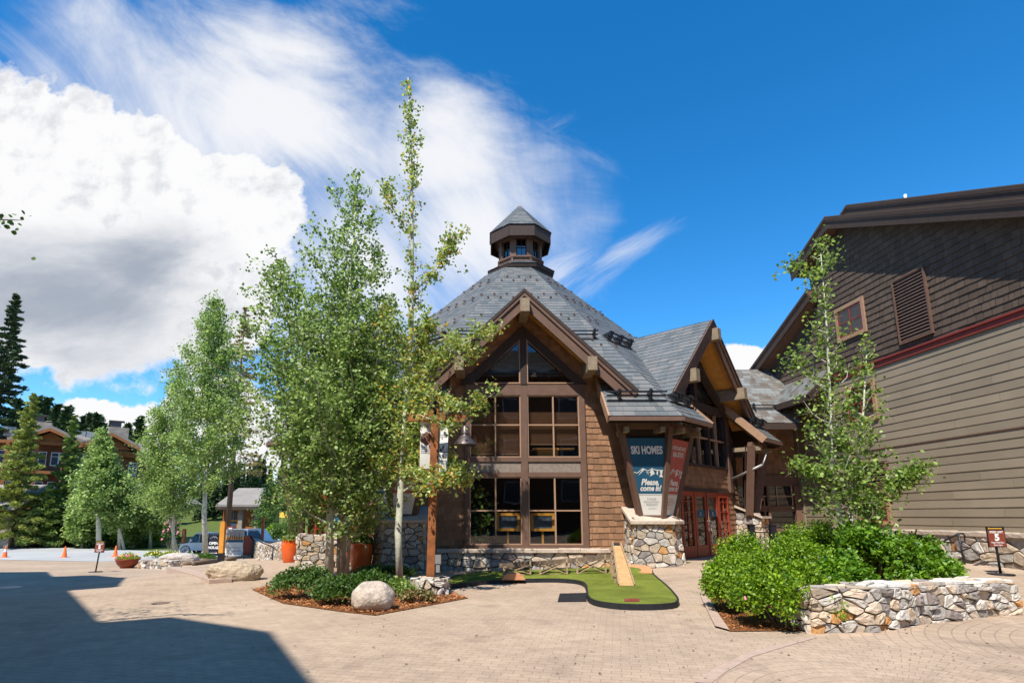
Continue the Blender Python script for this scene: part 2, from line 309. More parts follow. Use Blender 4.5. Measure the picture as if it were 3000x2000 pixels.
class MB:
    def __init__(s, M=None): s.v = []; s.f = []; s.tone = []; s.col = []; s.mi = []; s.M = M; s.t = .5; s.c = (1, 1, 1); s.m = 0; s.sm = []; s.smooth = False
    def add(s, vs, fs):
        b = len(s.v)
        for v in vs:
            v = Vector(v)
            s.v.append(s.M @ v if s.M else v)
        for f in fs:
            s.f.append(tuple(b+i for i in f)); s.tone.append(s.t); s.col.append(s.c); s.mi.append(s.m); s.sm.append(s.smooth)
        return s
    def quad(s, *p): return s.add(p, [tuple(range(len(p)))])
    def box(s, x0, x1, y0, y1, z0, z1):
        vs = [(x, y, z) for x in (x0, x1) for y in (y0, y1) for z in (z0, z1)]
        return s.add(vs, [(0, 1, 3, 2), (4, 6, 7, 5), (0, 4, 5, 1), (2, 3, 7, 6), (0, 2, 6, 4), (1, 5, 7, 3)])
    def beam(s, a, b, w, h, up=(0, 0, 1)):
        """rectangular bar from a to b, w across, h along 'up'"""
        a, b, up = Vector(a), Vector(b), Vector(up); d = (b-a).normalized(); x = d.cross(up)
        if x.length < 1e-4: x = d.cross(Vector((1, 0, 0)))
        x.normalize(); u = x.cross(d).normalized(); x *= w/2; u *= h/2
        vs = [p+i*x+j*u for p in (a, b) for i, j in ((-1, -1), (1, -1), (1, 1), (-1, 1))]
        return s.add(vs, [(3, 2, 1, 0), (4, 5, 6, 7), (0, 1, 5, 4), (1, 2, 6, 5), (2, 3, 7, 6), (3, 0, 4, 7)])
    def prism(s, pts, d):
        """closed polygon pts (3d, planar) extruded by vector d"""
        n = len(pts); d = Vector(d); P = [Vector(p) for p in pts]; vs = P+[p+d for p in P]
        return s.add(vs, [tuple(range(n))[::-1], tuple(range(n, 2*n))]+[(i, (i+1) % n, n+(i+1) % n, n+i) for i in range(n)])
    def tube(s, pts, rad, n=8, cap=True):
        pts = [Vector(p) for p in pts]; rad = [rad]*len(pts) if isinstance(rad, (int, float)) else rad
        rings = []
        for i, p in enumerate(pts):
            d = (pts[min(i+1, len(pts)-1)]-pts[max(i-1, 0)]).normalized()
            x = d.cross(Vector((0, 0, 1))); x = x if x.length > .05 else d.cross(Vector((0, 1, 0))); x.normalize(); y = d.cross(x)
            rings.append([p+rad[i]*(math.cos(2*math.pi*k/n)*x+math.sin(2*math.pi*k/n)*y) for k in range(n)])
        vs = [v for r in rings for v in r]; fs = []
        for i in range(len(pts)-1):
            for k in range(n): fs.append((i*n+k, i*n+(k+1) % n, (i+1)*n+(k+1) % n, (i+1)*n+k))
        if cap: fs += [tuple(range(n))[::-1], tuple(range((len(pts)-1)*n, len(pts)*n))]
        o = s.smooth; s.smooth = True; s.add(vs, fs); s.smooth = o; return s
    def lathe(s, c, prof, n=24, sy=1):
        vs = []; fs = []
        for r, z in prof:
            for k in range(n): vs.append((c[0]+r*math.cos(2*math.pi*k/n), c[1]+sy*r*math.sin(2*math.pi*k/n), c[2]+z))
        for i in range(len(prof)-1):
            for k in range(n): fs.append((i*n+k, i*n+(k+1) % n, (i+1)*n+(k+1) % n, (i+1)*n+k))
        o = s.smooth; s.smooth = True; s.add(vs, fs); s.smooth = o; return s
    def courses(s, poly, fmap, row, wid, th, rnd, jit=.0, joint=.003):
        """overlapping courses (shingles, slates, lap boards) over a convex polygon in (u, v); fmap(u, v, d) -> 3d"""
        if area2(poly) < 0: poly = poly[::-1]
        us = [p[0] for p in poly]; vs_ = [p[1] for p in poly]; u0, u1, v0, v1 = min(us), max(us), min(vs_), max(vs_)
        r = math.floor(v0/row)
        while r*row < v1:
            vb = r*row; u = u0-rnd.random()*wid
            while u < u1:
                wd = wid*(.6+.8*rnd.random()) if jit else wid*(.85+.3*rnd.random()); jb = vb+(rnd.random()-.5)*jit
                pc = clip_poly([(u+joint, jb), (u+wd-joint, jb), (u+wd-joint, vb+row+jit*.5), (u+joint, vb+row+jit*.5)], poly)
                if pc:
                    s.t = rnd.random(); tt = th*(.8+.4*rnd.random())
                    dp = lambda q: max(0.0, tt*(1-(q[1]-jb)/row))+.002
                    A = [fmap(a, b, dp((a, b))) for a, b in pc]; s.add(A, [tuple(range(len(A)))])
                    for i in range(len(pc)):
                        a, b = pc[i], pc[(i+1) % len(pc)]
                        if abs(a[1]-jb) < 1e-6 and abs(b[1]-jb) < 1e-6: s.add([fmap(*b, dp(b)), fmap(*a, dp(a)), fmap(*a, 0), fmap(*b, 0)], [(0, 1, 2, 3)])
                u += wd
            r += 1
        s.t = .5; return s
    def build(s, name, m, parent=None, label=None, cat=None, group=None, kind=None, origin=None):
        me = bpy.data.meshes.new(name)
        org = worldloc(parent) if parent else (Vector(origin) if origin is not None else Vector((0, 0, 0)))
        me.from_pydata([tuple(v-org) for v in s.v], [], s.f)
        for q in (m if isinstance(m, (list, tuple)) else [m]): me.materials.append(MATS[q])
        nf = len(s.f)
        if nf:
            me.polygons.foreach_set('material_index', s.mi); me.polygons.foreach_set('use_smooth', s.sm)
            a = me.attributes.new('tone', 'FLOAT', 'FACE'); a.data.foreach_set('value', s.tone)
            if any(c != (1, 1, 1) for c in s.col):
                a = me.attributes.new('col', 'FLOAT_COLOR', 'FACE'); a.data.foreach_set('color', np.array([(*c, 1) for c in s.col], 'f').ravel())
        me.update()
        o = link(bpy.data.objects.new(name, me))
        if parent: o.parent = parent
        elif origin is not None: o.location = org
        for k, v in (('label', label), ('category', cat), ('group', group), ('kind', kind)):
            if v: o[k] = v
        return o
def put_text(mb, txt, fmap, size, sx=1.0, bold=0.0, shear=0.0, align='CENTER', space=1.0):
    """lettering as real relief; fmap(u, v, d) -> 3d, (0,0) = baseline anchor"""
    cu_ = bpy.data.curves.new('t', 'FONT'); cu_.body = txt; cu_.size = size; cu_.extrude = 0; cu_.align_x = align; cu_.offset = bold; cu_.shear = shear
    cu_.space_character = space; cu_.resolution_u = 3; cu_.fill_mode = 'FRONT'
    ob = bpy.data.objects.new('t', cu_); me = ob.to_mesh()
    mb.add([fmap(v.co.x*sx, v.co.y, .004) for v in me.vertices], [tuple(p.vertices) for p in me.polygons])
    ob.to_mesh_clear(); bpy.data.objects.remove(ob); bpy.data.curves.remove(cu_)
def copy_tree(o, parent=None):
    c = o.copy(); link(c); c.parent = parent
    for ch in list(o.children): copy_tree(ch, c)
    return c
def gz(x, y):
    """height of the ground"""
    t = min(max((-6-x)/8, 0), 1); t = t*t*(3-2*t)
    z = -.033*min(max(0, y-2), 36)*t
    a = min(max((x-2)/4, 0), 1); a = a*a*(3-2*a); b = min(max((y-11)/6, 0), 1); b = b*b*(3-2*b)
    z += .2*a*b+.05*b*(1-t)
    if y > 85: z += 14*(1-math.exp(-((y-85)/70)**2))*(1 if x < 60 else 1)
    return z
def at(x, y, z=None, Y=None):
    """ground (or depth Y) point seen at photo pixel x, y"""
    a = (x-PPX)/FPX; b = (PPY-y)/FPX; c, s = math.cos(PITCH), math.sin(PITCH); r = (a, c-b*s, s+b*c)
    if Y is not None: t = Y/r[1]; return Vector((r[0]*t, Y, CAM_H+r[2]*t))
    zz = z or 0
    for i in range(30):
        t = (zz-CAM_H)/r[2]
        if z is not None: break
        zz = .5*zz+.5*gz(r[0]*t, r[1]*t)
    return Vector((r[0]*t, r[1]*t, zz))
# ---- rubble stonework: voronoi cells, each a domed block of its own colour
PAL = [(.52, .48, .42), (.41, .375, .325), (.28, .25, .22), (.48, .38, .27), (.50, .26, .10), (.54, .48, .40), (.36, .29, .21), (.24, .20, .18), (.50, .40, .30), (.42, .38, .32)]
def stones(mb, W, H, fmap, cell=.28, asp=1.5, depth=.05, gap=.012, rnd=None, poly=None, bright=1.0):
    rnd = rnd or random.Random(3); nx = max(1, round(W/(cell*asp))); ny = max(1, round(H/cell)); cw, ch = W/nx, H/ny
    S = []
    for j in range(-1, ny+1):
        for i in range(-1, nx+1):
            if rnd.random() < .14: continue
            S.append(((i+.5+(j % 2)*.5+(rnd.random()-.5)*.75)*cw, (j+.5+(rnd.random()-.5)*.55)*ch, i, j))
            if rnd.random() < .3: S.append(((i+1+(j % 2)*.5+(rnd.random()-.5)*.5)*cw, (j+.5+(rnd.random()-.5)*.9)*ch, i+.3, j+.2))
    P = poly or [(0, 0), (W, 0), (W, H), (0, H)]
    for (x, y, i, j) in S:
        c = [(max(0, x-2*cw), max(0, y-2*ch)), (min(W, x+2*cw), max(0, y-2*ch)), (min(W, x+2*cw), min(H, y+2*ch)), (max(0, x-2*cw), min(H, y+2*ch))]
        for (x2, y2, i2, j2) in S:
            if (i2, j2) == (i, j) or abs(i2-i) > 2.6 or abs(j2-j) > 2.6: continue
            mx_, my_ = (x+x2)/2, (y+y2)/2; dx, dy = (x2-x)/asp**2, (y2-y); L = math.hypot(dx, dy); dx, dy = dx/L, dy/L
            k = dx*mx_+dy*my_-gap*.5; out = []
            for q in range(len(c)):
                a, b = c[q], c[(q+1) % len(c)]; da = k-dx*a[0]-dy*a[1]; db = k-dx*b[0]-dy*b[1]
                if da >= 0: out.append(a)
                if da*db < 0: t = da/(da-db); out.append((a[0]+t*(b[0]-a[0]), a[1]+t*(b[1]-a[1])))
            c = out
            if len(c) < 3: break
        if len(c) >= 3 and poly: c = clip_poly(c, P if area2(P) > 0 else P[::-1])
        if len(c) < 3 or abs(area2(c)) < cw*ch*.12: continue
        cx = sum(p[0] for p in c)/len(c); cy = sum(p[1] for p in c)/len(c)
        # densify and roughen the outline
        o = []
        for q in range(len(c)):
            a, b = c[q], c[(q+1) % len(c)]
            L = math.hypot(b[0]-a[0], b[1]-a[1])
            if L < .015: continue
            o.append((a[0]*.97+cx*.03, a[1]*.97+cy*.03))
            if L > .08: o.append(((a[0]+b[0])/2+(rnd.random()-.5)*.015, (a[1]+b[1])/2+(rnd.random()-.5)*.012))
        if len(o) < 3: continue
        d = depth*(.35+1.3*rnd.random()); n = len(o); tx, ty = (rnd.random()-.5)*.5, (rnd.random()-.5)*.5
        def ring(k, dd): return [fmap(cx+(p[0]-cx)*k, cy+(p[1]-cy)*k, max(.002, dd*(1+tx*(p[0]-cx)/cw+ty*(p[1]-cy)/ch))*(.85+.3*rnd.random())) for p in o]
        vs = [fmap(p[0], p[1], -.01) for p in o]+ring(.99, d*.75)+ring(.92, d*1.0)+ring(.5, d*1.04)
        fs = [(r*n+q, r*n+(q+1) % n, (r+1)*n+(q+1) % n, (r+1)*n+q) for r in range(3) for q in range(n)]+[tuple(range(3*n, 4*n))]
        b = PAL[rnd.choice((0, 0, 1, 1, 2, 3, 3, 4, 5, 5, 6, 7, 8, 8, 9))]; kk = bright*(.85+.3*rnd.random()); mb.c = tuple(min(.75, v*kk) for v in b)
        mb.add(vs, fs)
    mb.c = (1, 1, 1)
def capstones(mb, pts, w, h, rnd, inset=0):
    """row of cap slabs along a polyline (list of 3d bottom-centre points)"""
    P = [Vector(p) for p in pts]
    for a, b in zip(P, P[1:]):
        L = (b-a).length; n = max(1, round(L/.62)); cuts = [0]+sorted(i/n+(rnd.random()-.5)*.25/n for i in range(1, n))+[1]
        for c0, c1 in zip(cuts, cuts[1:]):
            p, q = a.lerp(b, c0), a.lerp(b, c1); d = (q-p).normalized(); up = Vector((0, 0, 1)); hh = h*(.9+.2*rnd.random()); ww = w*(.96+.08*rnd.random())
            p = p+d*.004; q = q-d*.004; s = d.cross(up).normalized(); mb.t = rnd.random()
            prof = [(-.5, .08), (-.5, .8), (-.44, 1), (.44, 1), (.5, .8), (.5, .08), (.46, 0), (-.46, 0)]
            nn = max(2, round((q-p).length/.15)); rings = []
            for i in range(nn+1):
                c = p.lerp(q, i/nn); e = .012 if 0 < i < nn else .0
                rings.append([c+s*(ww*x+(rnd.random()-.5)*2*e)+up*(hh*y+(rnd.random()-.5)*e) for x, y in prof])
            m_ = len(prof); vs = [v for r in rings for v in r]
            mb.add(vs, [(i*m_+k, i*m_+(k+1) % m_, (i+1)*m_+(k+1) % m_, (i+1)*m_+k) for i in range(nn) for k in range(m_)]+[tuple(range(m_))[::-1], tuple(range(nn*m_, nn*m_+m_))])
    mb.t = .5
# ---- leaves
def leaf_mesh(name, pts, size, mname, seed=0, aspect=.85, up=.3, tones=None, tip=None):
    """pts (N,3) numpy; every leaf a small folded blade"""
    rg = np.random.default_rng(seed); N = len(pts); pts = np.asarray(pts, 'f')
    n = rg.normal(size=(N, 3)); n[:, 2] = np.abs(n[:, 2])*1.0+up; n /= np.linalg.norm(n, axis=1)[:, None]
    a = rg.normal(size=(N, 3)) if tip is None else np.asarray(tip)+.35*rg.normal(size=(N, 3))
    if tip is None: a -= (a*n).sum(1)[:, None]*n
    else: n = np.cross(a, rg.normal(size=(N, 3))); n /= np.linalg.norm(n, axis=1)[:, None]
    a /= np.linalg.norm(a, axis=1)[:, None]; b = np.cross(n, a)
    s = size*(.65+.7*rg.random(N))[:, None]/2
    V = np.empty((N, 6, 3), 'f')
    V[:, 0] = pts-a*s; V[:, 1] = pts-a*s*.35+b*s*aspect*.95; V[:, 2] = pts+a*s*.45+b*s*aspect*.8
    V[:, 3] = pts+a*s*1.05; V[:, 4] = pts+a*s*.45-b*s*aspect*.8+n*s*.25; V[:, 5] = pts-a*s*.35-b*s*aspect*.95+n*s*.25
    me = bpy.data.meshes.new(name); me.vertices.add(N*6); me.vertices.foreach_set('co', V.ravel())
    me.loops.add(N*6); me.loops.foreach_set('vertex_index', np.arange(N*6, dtype='i'))
    me.polygons.add(N); me.polygons.foreach_set('loop_start', np.arange(0, N*6, 6, dtype='i'))
    me.update(calc_edges=True); me.materials.append(MATS[mname])
    at_ = me.attributes.new('tone', 'FLOAT', 'FACE'); at_.data.foreach_set('value', (rg.random(N) if tones is None else tones).astype('f'))
    return me
def obj_of(name, me, parent=None, **k):
    o = link(bpy.data.objects.new(name, me)); o.parent = parent
    for a, b in k.items():
        if b: o[a] = b
    return o
# ================================================================== GROUND
def sheet(name, xs, ys, m, dz=0.0, zf=gz):
    mb = MB(); mb.smooth = True; nx = len(xs)
    mb.add([(x, y, zf(x, y)+dz) for y in ys for x in xs], [(j*nx+i, j*nx+i+1, (j+1)*nx+i+1, (j+1)*nx+i) for j in range(len(ys)-1) for i in range(nx-1)])
    return mb.build(name, m, kind='structure')
def poly_sheet(name, pts, m, dz, step=.5, kind='structure', **k):
    """flat patch following the ground, clipped to a polygon (cells of a grid clipped to it)"""
    mb = MB(); P = pts if area2(pts) > 0 else pts[::-1]
    x0, x1 = min(p[0] for p in P), max(p[0] for p in P); y0, y1 = min(p[1] for p in P), max(p[1] for p in P)
    # split a concave polygon with the triangulator
    from mathutils.geometry import tessellate_polygon
    tr = tessellate_polygon([[Vector((p[0], p[1], 0)) for p in P]])
    for t in tr:
        T = [P[i] for i in t]
        if area2(T) < 0: T = T[::-1]
        a0, a1 = min(p[0] for p in T), max(p[0] for p in T); b0, b1 = min(p[1] for p in T), max(p[1] for p in T)
        i = math.floor(a0/step)
        while i*step < a1:
            j = math.floor(b0/step)
            while j*step < b1:
                c = clip_poly([(i*step, j*step), ((i+1)*step, j*step), ((i+1)*step, (j+1)*step), (i*step, (j+1)*step)], T)
                if c and abs(area2(c)) > 1e-6: mb.add([(p[0], p[1], gz(*p)+dz) for p in c], [tuple(range(len(c)))])
                j += 1
            i += 1
    return mb.build(name, m, kind=kind, **k)
def steps(a, b, n): return [a+(b-a)*i/n for i in range(n+1)]
xs = steps(-400, -60, 17)[:-1]+steps(-60, -16, 22)[:-1]+steps(-16, 20, 60)[:-1]+steps(20, 60, 10)[:-1]+steps(60, 400, 17)
ys = steps(-60, 0, 10)[:-1]+steps(0, 30, 50)[:-1]+steps(30, 60, 20)[:-1]+steps(60, 100, 14)[:-1]+steps(100, 300, 20)[:-1]+steps(300, 1200, 6)
sheet('paved_plaza', xs, [y for y in ys if y <= 43.9]+[44], 'paving')
sheet('terrain', xs, [44]+[y for y in ys if y > 44.1], 'grassy')
# the road beyond the plaza on the left
rd = [at(-700, 1648), at(-200, 1644), at(0, 1639), at(300, 1645), at(430, 1640), at(600, 1632), at(760, 1625), at(800, 1600), at(560, 1610), at(430, 1613), at(300, 1608), at(100, 1600), at(0, 1597), at(-300, 1592), at(-700, 1588)]
poly_sheet('road', [(p.x, p.y) for p in rd], 'asphalt', .012, 2.0)
poly_sheet('far_car_park', [(-24, 43), (-2, 40), (6, 60), (-26, 56)], 'asphalt', .008, 3.0)
# fan-laid paving at the lower right and its light curb strip
fan = [at(2045, 2000), at(2110, 1957), at(2200, 1915), at(2330, 1880), at(2420, 1862), at(2560, 1852), at(2700, 1828), at(3000, 1795)]
fp = [(p.x, p.y) for p in fan]+[(11.5, 9.9), (11.5, 1.5), (2.0, 1.5)]
poly_sheet('fan_laid_paving', fp, 'fan_paving', .004)
kerb = [at(2035, 2000), at(2100, 1955), at(2190, 1912), at(2320, 1878), at(2390, 1862), at(2395, 1868), at(2330, 1886), at(2205, 1924), at(2125, 1970), at(2085, 2002)]
poly_sheet('kerb_strip', [(p.x, p.y) for p in kerb], 'pink_curb', .009)
kb2 = [at(2051, 1745), at(2095, 1838), at(2138, 1850), at(2072, 1752)]
poly_sheet('bed_edging', [(p.x, p.y) for p in kb2], 'pink_curb', .03)
# mulch beds
isl = [at(738, 1727), at(830, 1768), at(1000, 1792), at(1100, 1803), at(1250, 1775), at(1372, 1752), at(1330, 1738), at(1230, 1715), at(1100, 1700), at(960, 1692), at(840, 1706)]
poly_sheet('island_mulch', [(p.x, p.y) for p in isl], 'mulch', .012, .3)
bed = [at(2075, 1745), at(2138, 1850), at(2380, 1848), at(2500, 1800), at(2800, 1740), at(2800, 1680), at(2500, 1660), at(2150, 1665), at(2090, 1700)]
poly_sheet('shrub_bed', [(p.x, p.y) for p in bed], 'mulch', .012, .4)
_v = [(-34, 40), (-34, 60), (-9, 60), (-12, 40.5)]
# ================================================================== MAIN BUILDING (an octagon with a gable on each face)
OC = Vector((1.5, 25.2, 0)); AP = 8.2; HS = AP*math.tan(R(22.5)); RZ = 13.95; RS = .995
def FM(k, out=0.0):
    """frame of octagon face k: x along the wall, y into the building, z up; origin at the wall foot"""
    return Matrix.Translation(OC) @ Matrix.Rotation(R(k), 4, 'Z') @ Matrix.Translation((0, -AP-out, 0))
lodge = thing('octagonal_building', 'brown shingled octagonal building with grey slate roof, tall gabled window and rooftop cupola', 'building', (OC.x, OC.y-AP, .05))
rn = random.Random(11)
def wallmap(M, flip=1): return lambda u, v, d: M @ Vector((u, -d, v))
GC = {0: -.3, 45: .05, -45: -.05}          # gable centre on its face
FLOOR = .66
def gable_top(k, x): return 7.97-.95*abs(x-GC[k])      # underside of the gable roof in the wall plane
WX0, WX1 = -2.10, 1.54                      # window bay on the front face (local x)
TC = GC[0]                                  # centre of the triangle window
# --- walls
def wall_face(k, pieces):
    M = FM(k); mb = MB(); fm = wallmap(M)
    for p in pieces: mb.courses(p, fm, .185, .20, .022, rn, jit=.026, joint=.005)
    bk = MB(M)                                  # backing board behind the shingles
    for p in pieces: bk.prism([(a, .004, b) for a, b in p], (0, .16, 0))
    b = len(mb.v); mb.v += bk.v; mb.f += [tuple(i+b for i in f) for f in bk.f]; n = len(bk.f)
    mb.tone += [.3]*n; mb.col += [(1, 1, 1)]*n; mb.mi += [0]*n; mb.sm += [False]*n
    return mb
g = GC[0]
fr_p = [[(-HS, FLOOR), (WX0, FLOOR), (WX0, 5.57), (-HS, 4.95)], [(WX1, FLOOR), (HS, FLOOR), (HS, 4.2), (WX1, gable_top(0, WX1))],
        [(WX0, 5.57), (WX0, gable_top(0, WX0)), (-HS, 4.95)],
        [(WX0, 5.57), (TC-1.66, 5.57), (TC, 7.15), (TC, 7.97), (WX0, gable_top(0, WX0))][:0] or [(WX0, 5.57), (TC-1.66, 5.57), (TC, 7.15), (TC, 7.97)],
        [(WX0, 5.57), (TC, 7.97), (WX0, gable_top(0, WX0))],
        [(TC, 7.15), (TC+1.66, 5.57), (WX1, 5.57), (TC, 7.97)], [(WX1, 5.57), (WX1, gable_top(0, WX1)), (TC, 7.97)]]
wall_face(0, fr_p).build('wall', 'shingle', lodge)
DX0, DX1 = -1.40, 2.42                       # doors on the 45 degree face
def side_pieces(k, s):
    a, b = (DX0, DX1) if s > 0 else (-2.9, .92)
    wa, wb = (-1.9, 2.42) if s > 0 else (-2.42, 1.9)
    c = GC[k]
    return [[(-HS, .1), (a, .1), (a, 3.28), (-HS, 3.28)], [(b, .1), (HS, .1), (HS, 3.28), (b, 3.28)], [(a, 2.42), (b, 2.42), (b, 3.28), (a, 3.28)],
            [(-HS, 3.28), (wa, 3.28), (wa, 5.4), (-HS, 4.3)], [(wb, 3.28), (HS, 3.28), (HS, 4.3), (wb, 5.4)]]
for k, s in ((45, 1), (-45, -1)): wall_face(k, side_pieces(k, s)).build('wall', 'shingle', lodge)
for k in (90, 135, 180, 225, 270):
    M = FM(k); mb = MB(M); mb.prism([(-HS, 0, 0), (HS, 0, 0), (HS, 0, 4.3), (-HS, 0, 4.3)], (0, .2, 0)); mb.build('wall', 'shingle', lodge)
# --- stone plinth of the front face with its cap
M0 = FM(0); mb = MB(); mb.v = []; pb = MB(M0); pb.box(-HS+.1, HS-.1, -.16, .1, -.1, .56); pb.build('plinth', 'mortar', lodge)
st = MB(); stones(st, 2*HS-.4, .62, lambda u, v, d: M0 @ Vector((u-HS+.2, -.165-d, v-.06)), cell=.21, asp=1.8, depth=.045, gap=.016, rnd=random.Random(5)); st.build('plinth_stones', 'stone', lodge)
cp = MB(); capstones(cp, [M0 @ Vector((x, -.1, .545)) for x in (-HS+.5, -1.2, 0, HS-.95)], .34, .12, random.Random(2)); cp.build('plinth_cap', 'caprock', lodge)
# --- the big window of the front bay
win = MB(M0)
fd = -.07
for x0, x1 in ((WX0-.0, WX0+.15), (-.4, -.2), (WX1-.15, WX1+.02)): win.box(x0, x1, fd-.01, .12, FLOOR+.0, 5.57)
win.box(WX0-.03, WX1+.05, fd-.05, .13, .63, .70); 
W0, W1, W2, W3 = WX0+.15, -.4, -.2, WX1-.15
for a, b in ((W0, W1), (W2, W3)):
    win.box(a, b, fd, .1, .70, .76); win.box(a, b, fd, .12, 2.74, 2.88); win.box(a, b, fd, .12, 3.2, 3.33); win.box(a, b, fd, .12, 5.24, 5.57)
win.build('window_frame', 'trim', lodge)
pn = MB(M0)
for a, b in ((W0, W1), (W2, W3)): pn.box(a+.005, b-.005, -.03, .1, 2.883, 3.197)
pn.build('spandrel_panel', 'stucco', lodge)
tr = MB(M0)
def diag(mb, a, b, w, y0, y1):
    (ax, az), (bx, bz) = a, b; d = Vector((bx-ax, 0, bz-az)).normalized(); n = Vector((-d.z, 0, d.x))*w
    mb.prism([(ax, y0, az), (bx, y0, bz), (bx+n.x, y0, bz+n.z), (ax+n.x, y0, az+n.z)], (0, y1-y0, 0))
TB = 5.6; TT = 7.12; TW = 1.60
# raking boards over the triangular lights, mitred on the centre
for s in (-1, 1):
    q = [(TC+s*TW, TB-.03), (TC, TT), (TC, TT+.36), (TC+s*(TW+.37), TB-.03)]
    tr.prism([(x, -.085, z) for x, z in (q if s < 0 else q[::-1])], (0, .2, 0))
tr.box(TC-.1, TC+.1, -.10, .1, 5.575, TT+.02)
tr.build('gable_trim', 'dark_trim', lodge)
def pane(mb, x0, x1, z0, z1, y=.03): mb.quad((x0, y, z0), (x1, y, z0), (x1, y, z1), (x0, y, z1))
for a, b in ((W0, W1), (W2, W3)):
    for z0, z1, zm in ((.76, 2.74, 1.75), (3.33, 5.24, 4.32)):
        wn = MB(M0); cx = (a+b)/2
        for x0, x1 in ((a, a+.035), (cx-.022, cx+.022), (b-.035, b)): wn.box(x0, x1, -.045, .05, z0+.002, z1-.002)
        for z_0, z_1 in ((z0, z0+.035), (z1-.035, z1)):
            wn.box(a+.036, cx-.023, -.043, .05, z_0+.001, z_1-.001); wn.box(cx+.023, b-.036, -.043, .05, z_0+.001, z_1-.001)
        for x0, x1 in ((a+.036, cx-.023), (cx+.023, b-.036)): wn.box(x0, x1, -.04, .045, zm-.02, zm+.02)
        o = wn.build('window', 'light_trim', lodge); p = MB(M0); pane(p, a+.01, b-.01, z0+.01, z1-.01); p.build('pane', 'glass', o)
for s in (-1, 1):
    wn = MB(M0); q = [(TC+s*.1, TB), (TC+s*TW, TB), (TC+s*.1, TT-.09)]
    wn.beam((TC+s*.1, -.06, TB+.02), (TC+s*TW, -.06, TB+.02), .04, .04); wn.beam((TC+s*TW, -.055, TB+.01), (TC+s*.1, -.055, TT-.1), .04, .04, up=(0, 1, 0)); wn.beam((TC+s*.12, -.057, TB), (TC+s*.12, -.057, TT-.1), .04, .04, up=(0, 1, 0))
    o = wn.build('window', 'light_trim', lodge); p = MB(M0); p.quad(*[(x, .03, z) for x, z in q]); p.build('pane', 'glass', o)
# --- the room behind: floor, ceiling, back wall, blinds, framed displays, a plant
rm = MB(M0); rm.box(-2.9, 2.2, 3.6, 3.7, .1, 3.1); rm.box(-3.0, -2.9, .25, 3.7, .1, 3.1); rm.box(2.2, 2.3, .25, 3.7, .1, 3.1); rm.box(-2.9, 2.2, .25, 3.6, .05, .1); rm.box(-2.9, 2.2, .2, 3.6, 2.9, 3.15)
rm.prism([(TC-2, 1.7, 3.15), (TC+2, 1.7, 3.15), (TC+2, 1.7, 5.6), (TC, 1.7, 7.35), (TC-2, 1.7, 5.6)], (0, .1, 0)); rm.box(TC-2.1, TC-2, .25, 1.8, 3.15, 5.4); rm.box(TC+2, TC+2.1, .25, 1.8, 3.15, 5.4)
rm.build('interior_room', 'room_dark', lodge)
bl = MB(M0)
for a, b in ((W0, W1), (W2, W3)):
    for c0, c1 in ((a+.05, (a+b)/2-.02), ((a+b)/2+.02, b-.05)):
        z = 4.72; zl = 3.75 if a > -1 else 3.45
        while z > zl: bl.beam((c0, .13, z), (c1, .13, z), .035, .004, up=(0, .6, .8)); z -= .036
        bl.box(c0, c1, .12, .15, zl-.02, zl)
bl.build('window_blinds', 'blind', lodge)
mat('lit_bulb', (1, .8, .4), .5, emit=(1, .62, .25, 5))
for x_, z_ in ((.35, 2.86), (-1.2, 2.86)): q = MB(M0); q.lathe(M0.inverted() @ (M0 @ Vector((x_, .7, z_))), [(0, 0), (.05, 0), (.04, .04)], 10); q.build('ceiling_light', 'lit_bulb', lodge)
dk = MB(M0); dk.box(.0, 1.3, .5, 1.0, 3.62, 3.68); dk.box(.15, .8, .55, .95, 3.15, 3.62); dk.build('upstairs_desk', 'soffit', lodge)
for cx_ in (-.80, .24):
    t_ = thing('framed_picture', 'orange wooden framed picture standing behind the %s lower window of the gabled front' % ('left' if cx_ < -.5 else 'right'), 'picture', M0 @ Vector((cx_, .25, .1)), 'framed pictures behind the lower window')
    f_ = MB(M0)
    for x0, x1, z0, z1 in ((-.36, .36, 1.15, 1.23), (-.36, .36, 1.6, 1.68), (-.36, -.28, 1.23, 1.6), (.28, .36, 1.23, 1.6)): f_.box(cx_+x0, cx_+x1, .22, .28, z0, z1)
    f_.box(cx_-.03, cx_+.03, .29, .33, .1, 1.2); f_.build('frame', 'cedar_orange', t_); f_ = MB(M0); f_.box(cx_-.28, cx_+.28, .24, .26, 1.23, 1.6); f_.build('picture_panel', 'picture', t_)
rg = np.random.default_rng(4)
t_ = thing('indoor_plant', 'leafy indoor plant standing behind the left lower window', 'plant', M0 @ Vector((-1.6, .75, .1)))
pp = rg.normal(size=(240, 3))*[.22, .14, .42]+[-1.62, .6, 1.5]; pp = np.array([(M0 @ Vector(p))-t_.location for p in pp])
obj_of('foliage', leaf_mesh('foliage', pp, .12, 'young_leaf', 3), t_)
q = MB(M0); q.lathe((-1.6, .75, .1), [(.12, 0), (.18, .35), (.16, .35)]); q.tube([(-1.6, .75, .3), (-1.62, .6, 1.6)], .02); q.build('pot', 'terracotta', t_)
